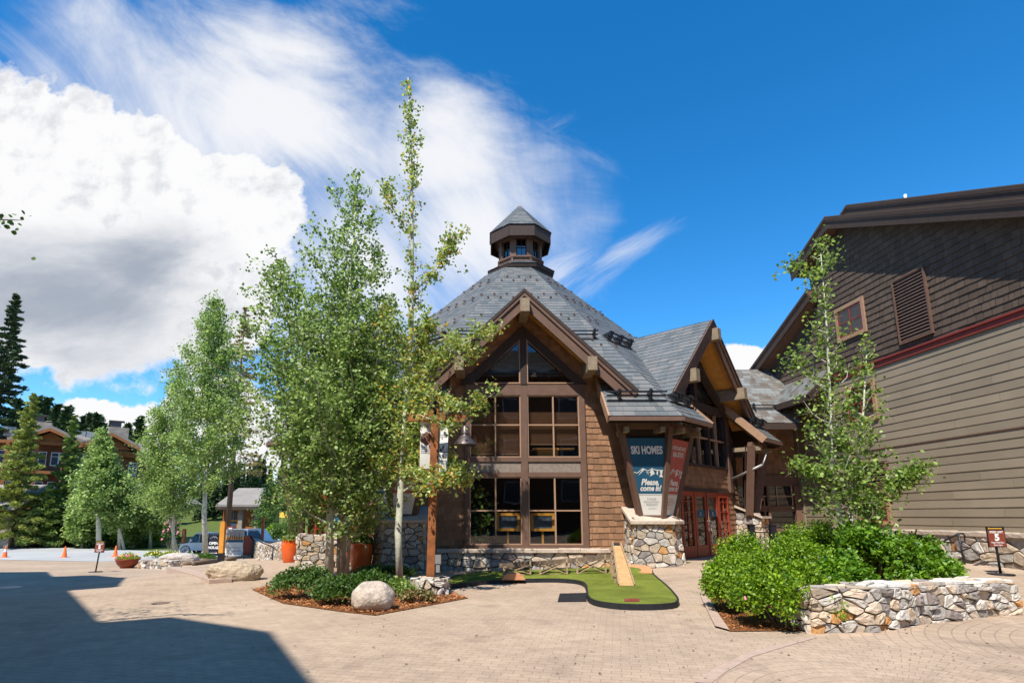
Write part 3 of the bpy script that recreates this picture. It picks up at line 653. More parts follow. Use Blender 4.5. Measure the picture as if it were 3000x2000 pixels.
# --- main roof
def roof_face(k, mbr):
    M = FM(k); c = math.sqrt(1+RS*RS); g_ = GC.get(k)
    # u along the wall, v = distance up the slope; inner distance from centre D -> local y = AP - D
    def fm(u, v, d):
        D = 9.7-v/c; nrm = Vector((0, -RS, 1)).normalized()
        return M @ (Vector((u, AP-D, RZ-RS*D))+nrm*(d+.05))
    tn = math.tan(R(22.5)); vD = lambda D: (9.7-D)*c
    polys = []
    if g_ is None: polys = [[(-9.7*tn, 0), (9.7*tn, 0), (1.42*tn, vD(1.42)), (-1.42*tn, vD(1.42))]]
    else:
        x0, x1 = g_-2.25, g_+2.25; Dm = 8.05
        polys = [[(-Dm*tn, vD(Dm)), (Dm*tn, vD(Dm)), (1.42*tn, vD(1.42)), (-1.42*tn, vD(1.42))],
                 [(-9.7*tn, 0), (x0, 0), (x0, vD(Dm)), (-Dm*tn, vD(Dm))], [(x1, 0), (9.7*tn, 0), (Dm*tn, vD(Dm)), (x1, vD(Dm))]]
    for p in polys: mbr.courses(p, fm, .24, .30, .014, rn, jit=.004, joint=.0025)
    # deck, soffit boards and fascia under the slates
    dk = []
    for p in polys: dk.append([fm(a, b, -.01) for a, b in p])
    return fm, vD, tn, dk
slate = MB(); deck = MB(); fasc = MB()
KS = [0, 45, 90, 135, 180, 225, 270, 315]; FMR = {}
for k in KS:
    kk = k if k != 315 else -45
    fm, vD, tn, dk = roof_face(kk, slate); FMR[kk] = (fm, vD, tn)
    for p in dk: deck.prism(p, (0, 0, -.1))
    # hip caps
    for v in np.arange(0, 11.9, .24):
        D0, D1 = 9.7-v/math.sqrt(1+RS*RS), 9.7-(v+.26)/math.sqrt(1+RS*RS)
        if D1 < 1.42: break
        M = FM(kk); h0 = M @ Vector((D0*tn, AP-D0, RZ-RS*D0+.085)); h1 = M @ Vector((D1*tn, AP-D1, RZ-RS*D1+.07)); e = .15
        w0 = M @ Vector(((D0-0)*tn-e, AP-D0, RZ-RS*D0+.075)); w1 = M @ Vector((D1*tn-e, AP-D1, RZ-RS*D1+.06))
        M2 = FM(kk+45); x0 = M2 @ Vector((-D0*tn+e, AP-D0, RZ-RS*D0+.075)); x1 = M2 @ Vector((-D1*tn+e, AP-D1, RZ-RS*D1+.06))
        slate.t = rn.random(); slate.add([w0, h0, h1, w1, x0, x1], [(0, 1, 2, 3), (1, 4, 5, 2), (0, 4, 1)])
slate.t = .5
slate.build('roof_slates', 'slate', lodge); deck.build('roof_deck', 'dark_trim', lodge)
# fascia and gutter along each corner canopy
for k in (0, 45, -45):
    M = FM(k); x0, x1 = GC[k]-2.25, GC[k]+2.25; zt = RZ-RS*9.7
    for a, b in ((-9.7*tn, x0), (x1, 9.7*tn)):
        gut = MB(M); gut.box(a, b, AP-9.72-.055, AP-9.7+.0, zt-.10, zt+.02); gut.build('fascia', 'trim', lodge)
    # verge boards running up beside the gable
    for x, s in ((x0, -1), (x1, 1)):
        gut = MB(M); q = Vector((x, AP-9.72, zt-.05)); r_ = Vector((x, AP-8.05, RZ-RS*8.05-.03)); gut.beam(q, r_, .05, .26); gut.build('verge_board', 'light_trim', lodge)
for k in (90, 135, 180, 225, 270):
    M = FM(k); zt = RZ-RS*9.7; gut = MB(M); gut.box(-9.7*tn, 9.7*tn, AP-9.72-.055, AP-9.7, zt-.14, zt+.02); gut.build('fascia', 'trim', lodge)
# copper snow guards, rows of little cleats
sg = MB()
for k in (0, 45, -45, 90, 270):
    fm, vD, tn = FMR[k]
    for D, off in ((9.45, 0), (8.95, .2), (8.15, 0), (7.9, .3), (6.75, 0), (6.5, .3), (5.3, .1), (5.05, .4), (3.9, 0), (3.65, .3), (2.6, .1), (2.3, .35)):
        n = int(2*D*tn/.5)
        for i in range(n+1):
            u = -D*tn+.25+off*.5+i*.5
            if abs(u) > D*tn-.12: continue
            if D > 8.05 and k in GC and abs(u-GC[k]) < 2.3: continue
            if D > 4.4 and k in GC and abs(u-GC[k]) < (D-4.3)*1.0+.1: continue
            v = vD(D); a = fm(u, v, .02); b = fm(u, v+.11, .02); c = fm(u, v, .10)
            t_ = (fm(u+.036, v, .02)-a); sg.add([a-t_, a+t_, c+t_, c-t_, b-t_, b+t_], [(0, 1, 2, 3), (3, 2, 5, 4)])
sg.build('snow_guards', 'copper', lodge, kind='stuff')
# snow rails
def rail(k, D, u0, u1, posts):
    rl = MB(); fm, vD, tn = FMR[k]; v = vD(D)
    for h in (.15, .29): rl.beam(fm(u0, v, h), fm(u1, v, h), .045, .045)
    rl.beam(fm(u0, v-.1, .03), fm(u1, v-.1, .03), .04, .03)
    for u in posts:
        a = fm(u, v-.14, .0); b = fm(u, v-.03, .36); c = fm(u, v+.08, .34); d = fm(u, v+.28, .01); t_ = (fm(u+.03, v, 0)-fm(u, v, 0)); rl.prism([a-t_, b-t_, c-t_, d-t_], t_*2)
    rl.build('snow_rail', 'black_metal', lodge)
def span(u0, u1, n): return [u0+(u1-u0)*(i+.5)/n for i in range(n)]
for k in (0, 45, -45):
    a, b = GC[k]-2.25, GC[k]+2.25; e = 9.05*tn
    rail(k, 9.12, b+.08, e, span(b, e, 2)); rail(k, 9.12, -e, a-.08, span(-e, a, 2))
for a, b, n in ((-2.55, -1.75, 1), (1.35, 2.42, 1)): rail(0, 6.35, a, b, [a+.12 if a < 0 else b-.12])
rail(45, 6.35, -2.55, -.95, [-2.4, -1.75, -1.1]); rail(-45, 6.35, .95, 2.55, [1.1, 2.4])
# rafter ends under the canopies
for k in (0, 45, -45):
    M = FM(k)
    for s in (-1, 1):
        for x in (s*2.95+GC[k]*.4, s*3.55+GC[k]*.1):
            rf = MB(M); rf.beam((x, AP-9.35, RZ-RS*9.35-.32), (x, .1, RZ-RS*8.1-.32), .14, .2); rf.build('rafter', 'rafter', lodge)
# soffit closing the canopy from below
so_ = MB()
for k in (0, 45, -45):
    so_.M = FM(k)
    for x0, x1, e0, e1 in ((GC[k]+2.25, 9.6*tn, GC[k]+2.25, 8.0*tn), (-9.6*tn, GC[k]-2.25, -8.0*tn, GC[k]-2.25)):
        so_.prism([(x0, AP-9.66, 4.30-.16), (x1, AP-9.66, 4.30-.16), (e1, .25, RZ-RS*8.0-.2), (e0, .25, RZ-RS*8.0-.2)], (0, 0, .03))
so_.build('eave_soffit', 'dark_trim', lodge)
# --- gables
def gable(k):
    M = FM(k); c = GC[k]; w = 3.31; zt = 8.33; sl_ = .95; o = .85; back = 5.4
    rf_ = MB(); n = math.sqrt(1+sl_*sl_)
    for s in (-1, 1):
        def fm(u, v, d, s=s):
            # u from the barge into the building, v up the slope from the low edge
            h = v/n; return M @ (Vector((c+s*(w-h), -o+u, zt-sl_*(w-h)))+Vector((s*sl_, 0, 1)).normalized()*(d+.0))
        L = w*n
        P = [(0, 0), (1.1, 0), (back, L*.98), (back, L), (0, L)]
        rf_.courses(P if s < 0 else P, fm, .24, .30, .014, rn, jit=.004, joint=.0025)
    ro = rf_.build('gable_roof', 'slate', lodge)
    # deck + soffit
    d_ = MB(M); sf = MB(M)
    for s in (-1, 1):
        A = [(c+s*w, -o+.06, zt-sl_*w-.02), (c, -o+.06, zt-.02), (c, back-o, zt-.02), (c+s*w*.35, back-o, zt-sl_*w*.35-.02), (c+s*w, .35, zt-sl_*w-.02)]
        d_.prism(A if s > 0 else A[::-1], (0, 0, -.27))
        B = [(c+s*w, -o+.07, zt-sl_*w-.33), (c, -o+.07, zt-.33), (c, .0, zt-.33), (c+s*w, .0, zt-sl_*w-.33)]
        sf.prism(B if s > 0 else B[::-1], (0, 0, -.02))
    d_.build('roof_deck', 'dark_trim', ro); sf.build('soffit', 'soffit', lodge)
    # barge boards: two stepped layers, mitred at the top
    for (y0, y1, t0, t1, m_) in ((-o-.02, -o+.06, .14, .56, 'trim'), (-o-.07, -o-.021, -.01, .20, 'trim'), (-o-.095, -o-.071, -.03, .07, 'light_trim' if False else 'dark_trim')):
        bb = MB(M)
        for s in (-1, 1):
            q = [(c, zt-t0), (c+s*w, zt-sl_*w-t0), (c+s*(w-.12), zt-sl_*w-t1+.05), (c, zt-t1)]
            bb.prism([(x, y0, z) for x, z in (q[::-1] if s > 0 else q)], (0, y1-y0, 0))
        bb.build('barge_board', m_, lodge)
    # projecting beam ends (purlins)
    for x, z in ((c, 7.78), (c-1.95, 5.98), (c+1.95, 5.98)):
        pb = MB(M); pb.box(x-.135, x+.135, -o-.26, .3, z-.21, z+.2); pb.build('purlin', 'rafter', lodge)
    return ro
for k in (0, 45, -45): gable(k)
# --- 45 degree entrance faces: doors, upper glazing, timber frame
def entrance(k, s):
    M = FM(k); x0, x1 = (DX0, DX1) if s > 0 else (-2.9, .92); w4 = (x1-x0)/4; zb = .27 if s > 0 else .02; zt = 2.40
    fr_ = MB(M); fr_.box(x0-.08, x1+.08, -.05, .1, zt, zt+.12); fr_.build('door_lintel', 'dark_trim', lodge)
    for i in range(4):
        a, b = x0+i*w4+.02, x0+(i+1)*w4-.02; d = MB(M); side = i in (0, 3)
        d.box(a, a+.13, -.03, .04, zb, zt); d.box(b-.13, b, -.03, .04, zb, zt); d.box(a+.13, b-.13, -.029, .039, zb, zb+.36); d.box(a+.13, b-.13, -.029, .039, zt-.16, zt)
        if side:
            cx = (a+b)/2; d.box(cx-.02, cx+.02, -.02, .03, zb+.36, zt-.16)
            for z in (.8, 1.15, 1.5, 1.85): d.box(a+.13, b-.13, -.018, .028, zb+z-.36+.3, zb+z-.36+.33)
        o = d.build('door', 'door_red', lodge); p = MB(M); pane(p, a+.12, b-.12, zb+.35, zt-.15, .01); p.build('pane', 'glass', o)
        if not side:
            h = MB(M); hx = b-.07 if i == 1 else a+.07
            h.tube([(hx, -.035, zb+.8), (hx, -.09, zb+.84), (hx, -.09, zb+1.14), (hx, -.035, zb+1.18)], .014); h.build('handle', 'steel', o)
            g_ = MB(M); g_.box(a+.14, b-.14, -.004, .006, zb+1.28, zb+1.52); g_.build('door_notice', 'banner_blue', o)
            l_ = MB(M); cx = (a+b)/2; l_.prism([(cx-.05, -.008, zb+1.41), (cx+.0, -.008, zb+1.47), (cx+.05, -.008, zb+1.41)], (0, .003, 0)); l_.box(cx-.1, cx+.1, -.008, -.005, zb+1.345, zb+1.36); l_.build('notice_mark', 'off_white', o)
    wp = MB(M)
    if s > 0:
        cx = (x0+x1)/2; wp.tube([(cx, -.06, zb), (cx, -.06, zt+.02)], .014); wp.build('door_astragal', 'light_trim', lodge)
    a, b = (-1.9, 2.42) if s > 0 else (-2.42, 1.9); c = GC[k]
    p = MB(M)
    apx = 7.74
    P = [(a, 3.3), (b, 3.3), (b, min(5.4, apx-.95*abs(b-c))), (c+.1, apx-.2), (c-.1, apx-.2), (a, apx-.95*abs(a-c))]
    fr = MB(M); tz = 5.45
    for x in (a, (a+b)/2-.75, (a+b)/2+.75, b-.0): fr.box(x-.06, x+.06, -.08, .08, 3.3, 5.3)
    fr.box(a, b, -.09, .1, 5.25, 5.55); fr.box(a, b, -.07, .1, 3.26, 3.36)
    fr.beam((c-.3, -.12, 7.3), (c+2.35, -.12, 5.35), .16, .2, up=(0, 1, 0)); fr.beam((c+.3, -.12, 7.3), (c-2.35, -.12, 5.35), .16, .2, up=(0, 1, 0)); fr.box(c-.1, c+.1, -.13, .1, 5.5, 7.6)
    fr.build('timber_frame', 'dark_trim', lodge)
    wn = MB(M)
    for x in (a+.5, (a+b)/2, b-.7): wn.box(x-.025, x+.025, -.05, .05, 3.36, 5.25)
    wn.box(a+.06, b-.06, -.045, .045, 4.28, 4.33)
    o = wn.build('window', 'light_trim', lodge); p = MB(M); p.quad((a, .03, 3.3), (b, .03, 3.3), (b, .03, 5.4), (a, .03, 5.4)); p.add([(c-2.3, .031, 5.42), (c+2.3, .031, 5.42), (c, .031, 7.6)], [(0, 1, 2)]); p.build('pane', 'glass', o)
    sh = MB(M); bk = MB(M)
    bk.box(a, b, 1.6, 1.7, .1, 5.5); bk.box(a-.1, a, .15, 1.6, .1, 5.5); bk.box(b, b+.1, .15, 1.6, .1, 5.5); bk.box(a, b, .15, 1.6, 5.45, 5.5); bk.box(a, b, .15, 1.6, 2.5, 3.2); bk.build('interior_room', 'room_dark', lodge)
    # corner board beside the glazing
    cb = MB(M); cb.box(b+.06, b+.34, -.12, .1, 2.45, 5.3) if s > 0 else cb.box(a-.34, a-.06, -.12, .1, 2.45, 5.3); cb.build('corner_board', 'trim', lodge)
entrance(45, 1); entrance(-45, -1)
# --- stone corner piers with a sloping cap and the flared timber display frame above
FRAMES = {}
def pier(kc, zb, zcap=1.37, stone=True, tA=1.15, tB=1.15, mv=0.0, pw=.15):
    """pier on the corner between faces kc and kc+45"""
    tn_ = math.tan(R(22.5))
    def P(side, t, out, z):     # t metres from the corner along the wall, out metres proud of it; side 0 = face kc, 1 = next
        x = (AP+out)*tn_-t+min(1, t*2)*(.9-out)*tn_
        if side == 0: return FM(kc, 0) @ Vector((x, -out, z))+Vector((mv, 0, 0))
        return FM(kc+45, 0) @ Vector((-x, -out, z))+Vector((mv, 0, 0))
    TT_ = (tA, tB)
    core = MB(); ring = lambda z, o, t: [P(0, tA-t, .0, z), P(0, tA-t, o, z), P(0, 0, o, z), P(1, tB-t, o, z), P(1, tB-t, .0, z)]
    A = ring(zb-.1, .92, 0); B = ring(zcap, .84, .06); B[0].z = zcap+.36; B[4].z = zcap+.36
    core.add(A+B, [(0, 1, 6, 5), (1, 2, 7, 6), (2, 3, 8, 7), (3, 4, 9, 8), (5, 6, 7, 8, 9)]); pr = core.build('corner_pier', 'mortar', lodge)
    stn = MB(); rr = random.Random(kc+77); H = zcap-zb+.05
    for side in (0, 1):
        def fmS(u, v, d, side=side):
            q = v/H; o = .92+(.84-.92)*q+d; t = (TT_[side]-.06*q)*(1-u/TT_[side]); return P(side, t, o, zb-.05+v)
        stones(stn, TT_[side], H, fmS, cell=.19, asp=1.5, depth=.045, gap=.016, rnd=rr)
        def fmE(u, v, d, side=side):  # the return to the wall
            q = v/H; t = TT_[side]-.06*q+d; return P(side, t, u, zb-.05+v)
        stones(stn, .9, H+.2, fmE, cell=.2, asp=1.5, depth=.035, gap=.016, rnd=rr)
    if not stone: bpy.data.objects.remove(pr); pr = lodge
    if stone: stn.build('pier_stones', 'stone', pr)
    cap = MB(); C0 = [P(0, tA+.07, -.0, zcap+.42), P(0, tA+.05, .98, zcap), P(0, 0, 1.0, zcap), P(1, tB+.05, .98, zcap), P(1, tB+.07, -.0, zcap+.42)]
    inn = [P(0, .2, .0, zcap+.42), P(1, .2, 0, zcap+.42)]
    n = 5; T = [p+Vector((0, 0, .085)) for p in C0]
    cap.add(C0+T, [(5, 6, 7, 8, 9), (4, 3, 2, 1, 0), (0, 1, 6, 5), (1, 2, 7, 6), (2, 3, 8, 7), (3, 4, 9, 8)])
    if stone: cap.build('pier_cap', 'caprock', pr)
    # flared frame: three posts leaning outwards, head beam, dark backing
    ps = MB(); z0, z1 = zcap+.16, 4.12; o0, o1 = .52, 1.0
    t0, t1 = .80, 1.38
    for a, b in ((P(0, t0, o0, z0), P(0, t1, o1, z1)), (P(0, 0, o0, z0), P(0, 0, o1, z1)), (P(1, t0, o0, z0), P(1, t1, o1, z1))):
        ps.beam(a, b, pw, pw, up=(P(0, 0, 1, 0)-P(0, 0, 0, 0)))
    for side in (0, 1): ps.beam(P(side, t1+.1, o1, z1+.02), P(side, 0, o1, z1+.02), .16, .18); ps.beam(P(side, t0, o0, z0+.04), P(side, 0, o0, z0+.04), .1, .1)
    ps.build('display_frame', 'rafter' if False else 'trim', pr)
    bk = MB()
    for side in (0, 1):
        q = [P(side, t0, o0-.16, z0), P(side, 0, o0-.16, z0), P(side, 0, o1-.18, z1), P(side, t1, o1-.18, z1)]; bk.prism(q if side == 0 else q[::-1], (P(side, 0, 0, 0)-P(side, 0, .03, 0)))
    bk.build('display_backing', 'dark_trim', pr)
    # brackets under the eave
    for side in (0, 1):
        for t in (t1-.12, .3): br = MB(); br.beam(P(side, t, .3, 4.0), P(side, t, 1.3, 4.0), .14, .15); br.build('eave_bracket', 'rafter', pr)
    return P, dict(z0=z0, z1=z1, o0=o0, o1=o1, t0=t0, t1=t1)
def banner(P, d, side, top, name_label, kind, lines):
    """tapering banner in the display frame; lines: writing"""
    zb_, zt_ = d['z0']+.06, d['z1']-.33; h = zt_-zb_
    q = lambda z: (z-d['z0'])/(d['z1']-d['z0'])
    def fmap(u, v, e):   # u in -1..1 half widths, v metres from the bottom
        z = zb_+v; k = q(z); t = (d['t0']+(d['t1']-d['t0'])*k); o = d['o0']+(d['o1']-d['o0'])*k+.03+e
        a, b = .10+.02*k, t-.10
        tt = (a+b)/2+(-u if side == 0 else u)*(b-a)/2
        return P(side, tt, o, z)
    root = thing('hanging_banner', name_label, 'banner', fmap(0, 0, 0), 'tapering display banners')
    sp = .285*h
    def strip(v0, v1, e=0.0):
        m_ = MB(); n = 8
        vs = []
        for i in range(n+1):
            for u in (-1, 1): vs.append(fmap(u, v0+(v1-v0)*i/n, e))
        m_.add(vs, [(2*i, 2*i+1, 2*i+3, 2*i+2) for i in range(n)]); vs2 = [v+(fmap(0, 0, -.008)-fmap(0, 0, 0)) for v in vs]; m_.add(vs2, [(2*i, 2*i+2, 2*i+3, 2*i+1) for i in range(n)])
        return m_
    strip(0, sp).build('lower_panel', 'off_white', root); up_ = strip(sp+.004, h).build('upper_panel', 'banner_blue' if kind == 'blue' else 'banner_red', root)
    strip(sp-.035, sp-.022, .003).build('rule_line', 'grey_letter' if kind == 'blue' else 'red_letter', root)
    W = lambda v: (lambda z: (d['t0']+(d['t1']-d['t0'])*q(z)-.20)/2)(zb_+v)
    L = MB(); B = MB()
    for (txt, v, size, sx, shear, bold, mb_) in lines:
        tgt = L if mb_ == 'L' else B
        put_text(tgt, txt, lambda u, y, e, v=v: fmap(u/W(h*v+y), h*v+y, e), size, sx, bold, shear)
    # the mountain outline
    mt = [(-1, .56), (-.93, .57), (-.85, .555), (-.72, .565), (-.5, .60), (-.38, .615), (-.22, .60), (-.08, .585), (.08, .60), (.22, .615), (.36, .60), (.55, .595), (.98, .592)]
    for (a, b), (c_, e_) in zip(mt, mt[1:]): L.add([fmap(a, b*h, .005), fmap(c_, e_*h, .005), fmap(c_, e_*h-.022, .005), fmap(a, b*h-.022, .005)], [(0, 3, 2, 1)])
    for pts in ([(-.38, .608), (-.28, .595), (-.55, .55), (-.78, .515), (-.6, .555)], [(-.3, .60), (-.1, .54), (-.02, .515), (-.16, .55)], [(-.2, .575), (-.05, .56), (.0, .545), (-.1, .555)],
                [(.2, .605), (.28, .59), (.2, .55), (.0, .50), (.1, .545), (.02, .56)], [(.26, .60), (.38, .54), (.3, .535), (.05, .51), (.22, .56)], [(.55, .59), (.62, .585), (.6, .52), (.5, .545)], [(.72, .59), (.95, .59), (.9, .53), (1.0, .50), (.7, .50), (.8, .54)]):
        L.add([fmap(a, b*h, .005) for a, b in pts], [tuple(range(len(pts)))])
    L.build('lettering', 'off_white', up_); B.build('lettering', 'grey_letter' if kind == 'blue' else 'red_letter', [c for c in root.children if c.name.startswith('lower_panel')][0])
    return root
SK = [('SKI HOMES', .80, .30, .62, 0, .012, 'L'), ('Please,', .40, .24, .85, .35, .008, 'L'), ('come in!', .325, .22, .85, .35, .008, 'L'),
      ('TAHOE', .205, .085, 1.1, 0, 0, 'B'), ('MOUNTAIN', .168, .085, 1.1, 0, 0, 'B'), ('RESORTS', .131, .085, 1.1, 0, 0, 'B'), ('REAL ESTATE', .09, .045, 1.1, 0, 0, 'B')]
NL = [('NORTH LAKE TAHOE', .865, .15, .55, 0, .004, 'L'), ('REAL ESTATE', .775, .19, .58, 0, .006, 'L')]+SK[1:]
Pr, dr = pier(0, .24, tB=.5)
banner(Pr, dr, 0, 0, 'blue banner reading SKI HOMES above the stone pier right of the big window', 'blue', SK)
banner(Pr, dr, 1, 0, 'rust red banner reading REAL ESTATE between the blue banner and the red doors', 'red', NL)
Pl, dl = pier(-45, .02, 1.40, tA=.5, mv=-.55)
banner(Pl, dl, 1, 0, 'rust red banner behind the aspen leaves left of the lamp post', 'red', NL)
banner(Pl, dl, 0, 0, 'blue banner facing left above the shaded pier behind the aspen trunks', 'blue', SK)
pier(45, .1, 1.5, tA=.8, tB=.8, pw=.26); pier(-90, -.4, .72, False)
# gutter mark: downspout + cable loop on the far right canopy
dp = MB(); a = FM(45) @ Vector((HS-.9, -1.3, 3.4)); b = FM(45) @ Vector((2.6, -.15, 2.95)); dp.tube([b, a], .045); dp.tube([a, a+Vector((.05, 0, .1)), a+Vector((.2, 0, .45))], .03)
dp.build('downspout', 'grey_metal', lodge)
# --- cupola
CC = OC+Vector((.2, 0, 0))
def octo(mb, z0, r0, z1, r1):
    vs = [(CC.x+r*math.cos(R(22.5+45*i)), CC.y+r*math.sin(R(22.5+45*i)), z) for z, r in ((z0, r0), (z1, r1)) for i in range(8)]
    mb.add(vs, [(i, (i+1) % 8, 8+(i+1) % 8, 8+i) for i in range(8)]+[tuple(range(8))[::-1], tuple(range(8, 16))]); return mb
cup = MB(); octo(cup, 11.9, 1.44, 12.5, 1.44); octo(cup, 12.42, 1.52, 12.62, 1.56); octo(cup, 12.62, 1.62, 12.76, 1.66); cb_ = cup.build('cupola', 'dark_trim', lodge)
def octo_roof(z0, r0, z1, r1, row):
    m_ = MB()
    for i in range(8):
        M = Matrix.Translation(CC) @ Matrix.Rotation(R(45*i), 4, 'Z'); a0, a1 = r0*math.cos(R(22.5)), r1*math.cos(R(22.5)); L = math.hypot(a0-a1, z1-z0); t = math.tan(R(22.5))
        def fm(u, v, d, M=M): k = v/L; nn = Vector((0, -(z1-z0), (a0-a1))).normalized(); return M @ (Vector((u, -(a0+(a1-a0)*k), z0+(z1-z0)*k))+nn*d)
        m_.courses([(-a0*t, 0), (a0*t, 0), (a1*t, L), (-a1*t, L)], fm, row, .28, .012, rn, jit=.003, joint=.002)
    return m_
octo_roof(12.77, 1.68, 13.1, 1.14, .15).build('cupola_skirt', 'slate', cb_)
c2 = MB(); octo(c2, 12.7, 1.10, 13.28, 1.10); octo(c2, 13.28, 1.17, 13.36, 1.17); octo(c2, 13.3, .62, 14.5, .62); octo(c2, 14.26, 1.12, 14.46, 1.17)
for i in range(8):
    a = R(22.5+45*i); c2.beam((CC.x+1.10*math.cos(a), CC.y+1.10*math.sin(a), 12.9), (CC.x+1.10*math.cos(a), CC.y+1.10*math.sin(a), 13.26), .09, .09, up=(math.cos(a), math.sin(a), 0))
    c2.beam((CC.x+.95*math.cos(a), CC.y+.95*math.sin(a), 13.36), (CC.x+.95*math.cos(a), CC.y+.95*math.sin(a), 14.3), .30, .18, up=(math.cos(a), math.sin(a), 0))
c2.build('cupola_body', 'trim', cb_)
for i in range(8):
    M = Matrix.Translation(CC) @ Matrix.Rotation(R(45*i), 4, 'Z'); a = .95*math.cos(R(22.5))
    f_ = MB(M); f_.box(-.012, .012, -a-.05, -a, 13.38, 14.24); f_.box(-.19, -.013, -a-.048, -a, 13.8, 13.83); f_.box(.013, .19, -a-.048, -a, 13.8, 13.83)
    f_.box(-.215, -.19, -a-.05, -a, 13.38, 14.24); f_.box(.19, .215, -a-.05, -a, 13.38, 14.24); o = f_.build('cupola_window', 'dark_trim', cb_)
    g_ = MB(M); g_.quad((-.23, -a-.01, 13.36), (.23, -a-.01, 13.36), (.23, -a-.01, 14.28), (-.23, -a-.01, 14.28)); g_.build('cupola_pane', 'glass_sky', cb_)
c3 = MB(); octo(c3, 14.3, 1.16, 14.66, 1.46); octo(c3, 14.62, 1.50, 14.74, 1.50)
for i in range(8):
    a0, a1 = R(22.5+45*i), R(67.5+45*i); r = 1.50; p = [Vector((CC.x+r*math.cos(a), CC.y+r*math.sin(a), 0)) for a in (a0, a1)]; c3.beam(p[0]+Vector((0, 0, 14.42)), p[1]+Vector((0, 0, 14.42)), .05, .5)
c3.build('cupola_eave', 'dark_trim', cb_)
octo_roof(14.72, 1.57, 16.43, .05, .17).build('cupola_roof', 'slate', cb_)
fn = MB(); fn.lathe((CC.x, CC.y, 16.34), [(.09, 0), (.06, .1), (.0, .17)], 8); fn.build('finial', 'copper', cb_)
mat('cedar_mid', (.28, .11, .035), .75, var=.25)
# ================================================================== TALL BUILDING ON THE RIGHT
RBO = Vector((14.3, 14.95, 0)); RBD = Vector((math.cos(R(94.1)), math.sin(R(94.1)), 0)); RBN = Vector((-RBD.y, RBD.x, 0))  # RBN points towards the viewer (left)
if RBN.x > 0: RBN = -RBN
def rbu(Y): return (Y-RBO.y)/RBD.y
def RB(Y, z, d=0.0): return RBO+RBD*rbu(Y)+RBN*d+Vector((0, 0, z))
rb = thing('tall_building', 'tall taupe sided building on the right with dark shingled top and red band', 'building', RB(18, 0))
rfm = lambda u, v, d: RB(-u, v, d)       # u = -Y so the polygon is seen from outside counter-clockwise
rn2 = random.Random(21)
BAND = 6.90; SPL = 3.90; CAPZ = 1.14
rk = lambda Y: 13.08-.492*abs(20.4-Y) if Y < 20.4 else 13.08-.46*(Y-20.4)
mb = MB()
for p in ([(-24.4, CAPZ), (-6, CAPZ), (-6, SPL), (-24.4, SPL)], [(-24.4, SPL+.03), (-6, SPL+.03), (-6, BAND-.12), (-24.4, BAND-.12)]): mb.courses(p, rfm, .262, 3.7, .016, rn2, jit=0, joint=.002)
mb.build('wall', 'siding', rb)
mb = MB()
for P_ in ([(8.3, BAND+.12), (20.4, BAND+.12), (20.4, rk(20.4)-.42), (8.3, BAND+.13)], [(20.4, BAND+.12), (22.4, BAND+.12), (22.4, rk(22.4)-.4), (20.4, rk(20.4)-.42)], [(22.4, BAND-.3), (27.4, BAND-.3), (27.4, 7.7), (22.4, 9.9)]):
    mb.courses([(-a, b) for a, b in P_], rfm, .23, .24, .028, rn2, jit=.02, joint=.005)
mb.build('upper_wall', 'dark_shingle', rb)
bk = MB(); bk.prism([RB(6, -.6, -.01), RB(24.4, -.6, -.01), RB(24.4, BAND, -.01), RB(27.2, BAND, -.01), RB(27.2, 7.6, -.01), RB(22.3, 9.8, -.01), RB(22.3, 11.6, -.01), RB(20.4, 12.6, -.01), RB(6, 5.6, -.01)], -RBN*.3); bk.build('wall_core', 'dark_trim', rb)
t_ = MB()
def rbbox(m, Y0, Y1, z0, z1, d0, d1): m.add([RB(Y, z, d) for Y in (Y0, Y1) for z in (z0, z1) for d in (d0, d1)], [(0, 1, 3, 2), (4, 6, 7, 5), (0, 4, 5, 1), (2, 3, 7, 6), (0, 2, 6, 4), (1, 5, 7, 3)])
rbbox(t_, 5.9, 24.45, BAND-.12, BAND+.06, 0, .06); rbbox(t_, 5.9, 24.46, BAND+.06, BAND+.12, 0, .11); t_.build('red_band', 'red_trim', rb)
t_ = MB(); rbbox(t_, 5.9, 24.4, SPL, SPL+.035, 0, .03); t_.build('seam_flashing', 'trim', rb)
t_ = MB(); rbbox(t_, 24.3, 24.5, CAPZ, BAND-.12, -.1, .05); t_.build('corner_board', 'siding', rb)
# stone base and its cap
t_ = MB(); rbbox(t_, 5.9, 24.6, -1.0, CAPZ-.06, 0, .12); t_.build('stone_base', 'mortar', rb)
sb = MB(); stones(sb, 24.6-13.0, 1.55, lambda u, v, d: RB(24.6-u, v-.45, .125+d), cell=.27, asp=1.7, depth=.07, gap=.02, rnd=random.Random(8), bright=.85); sb.build('base_stones', 'stone', rb)
cp = MB(); capstones(cp, [RB(24.65, CAPZ-.12, .1), RB(19, CAPZ-.12, .1), RB(11, CAPZ-.12, .1)], .3, .14, random.Random(6)); cp.build('base_cap', 'caprock', rb)
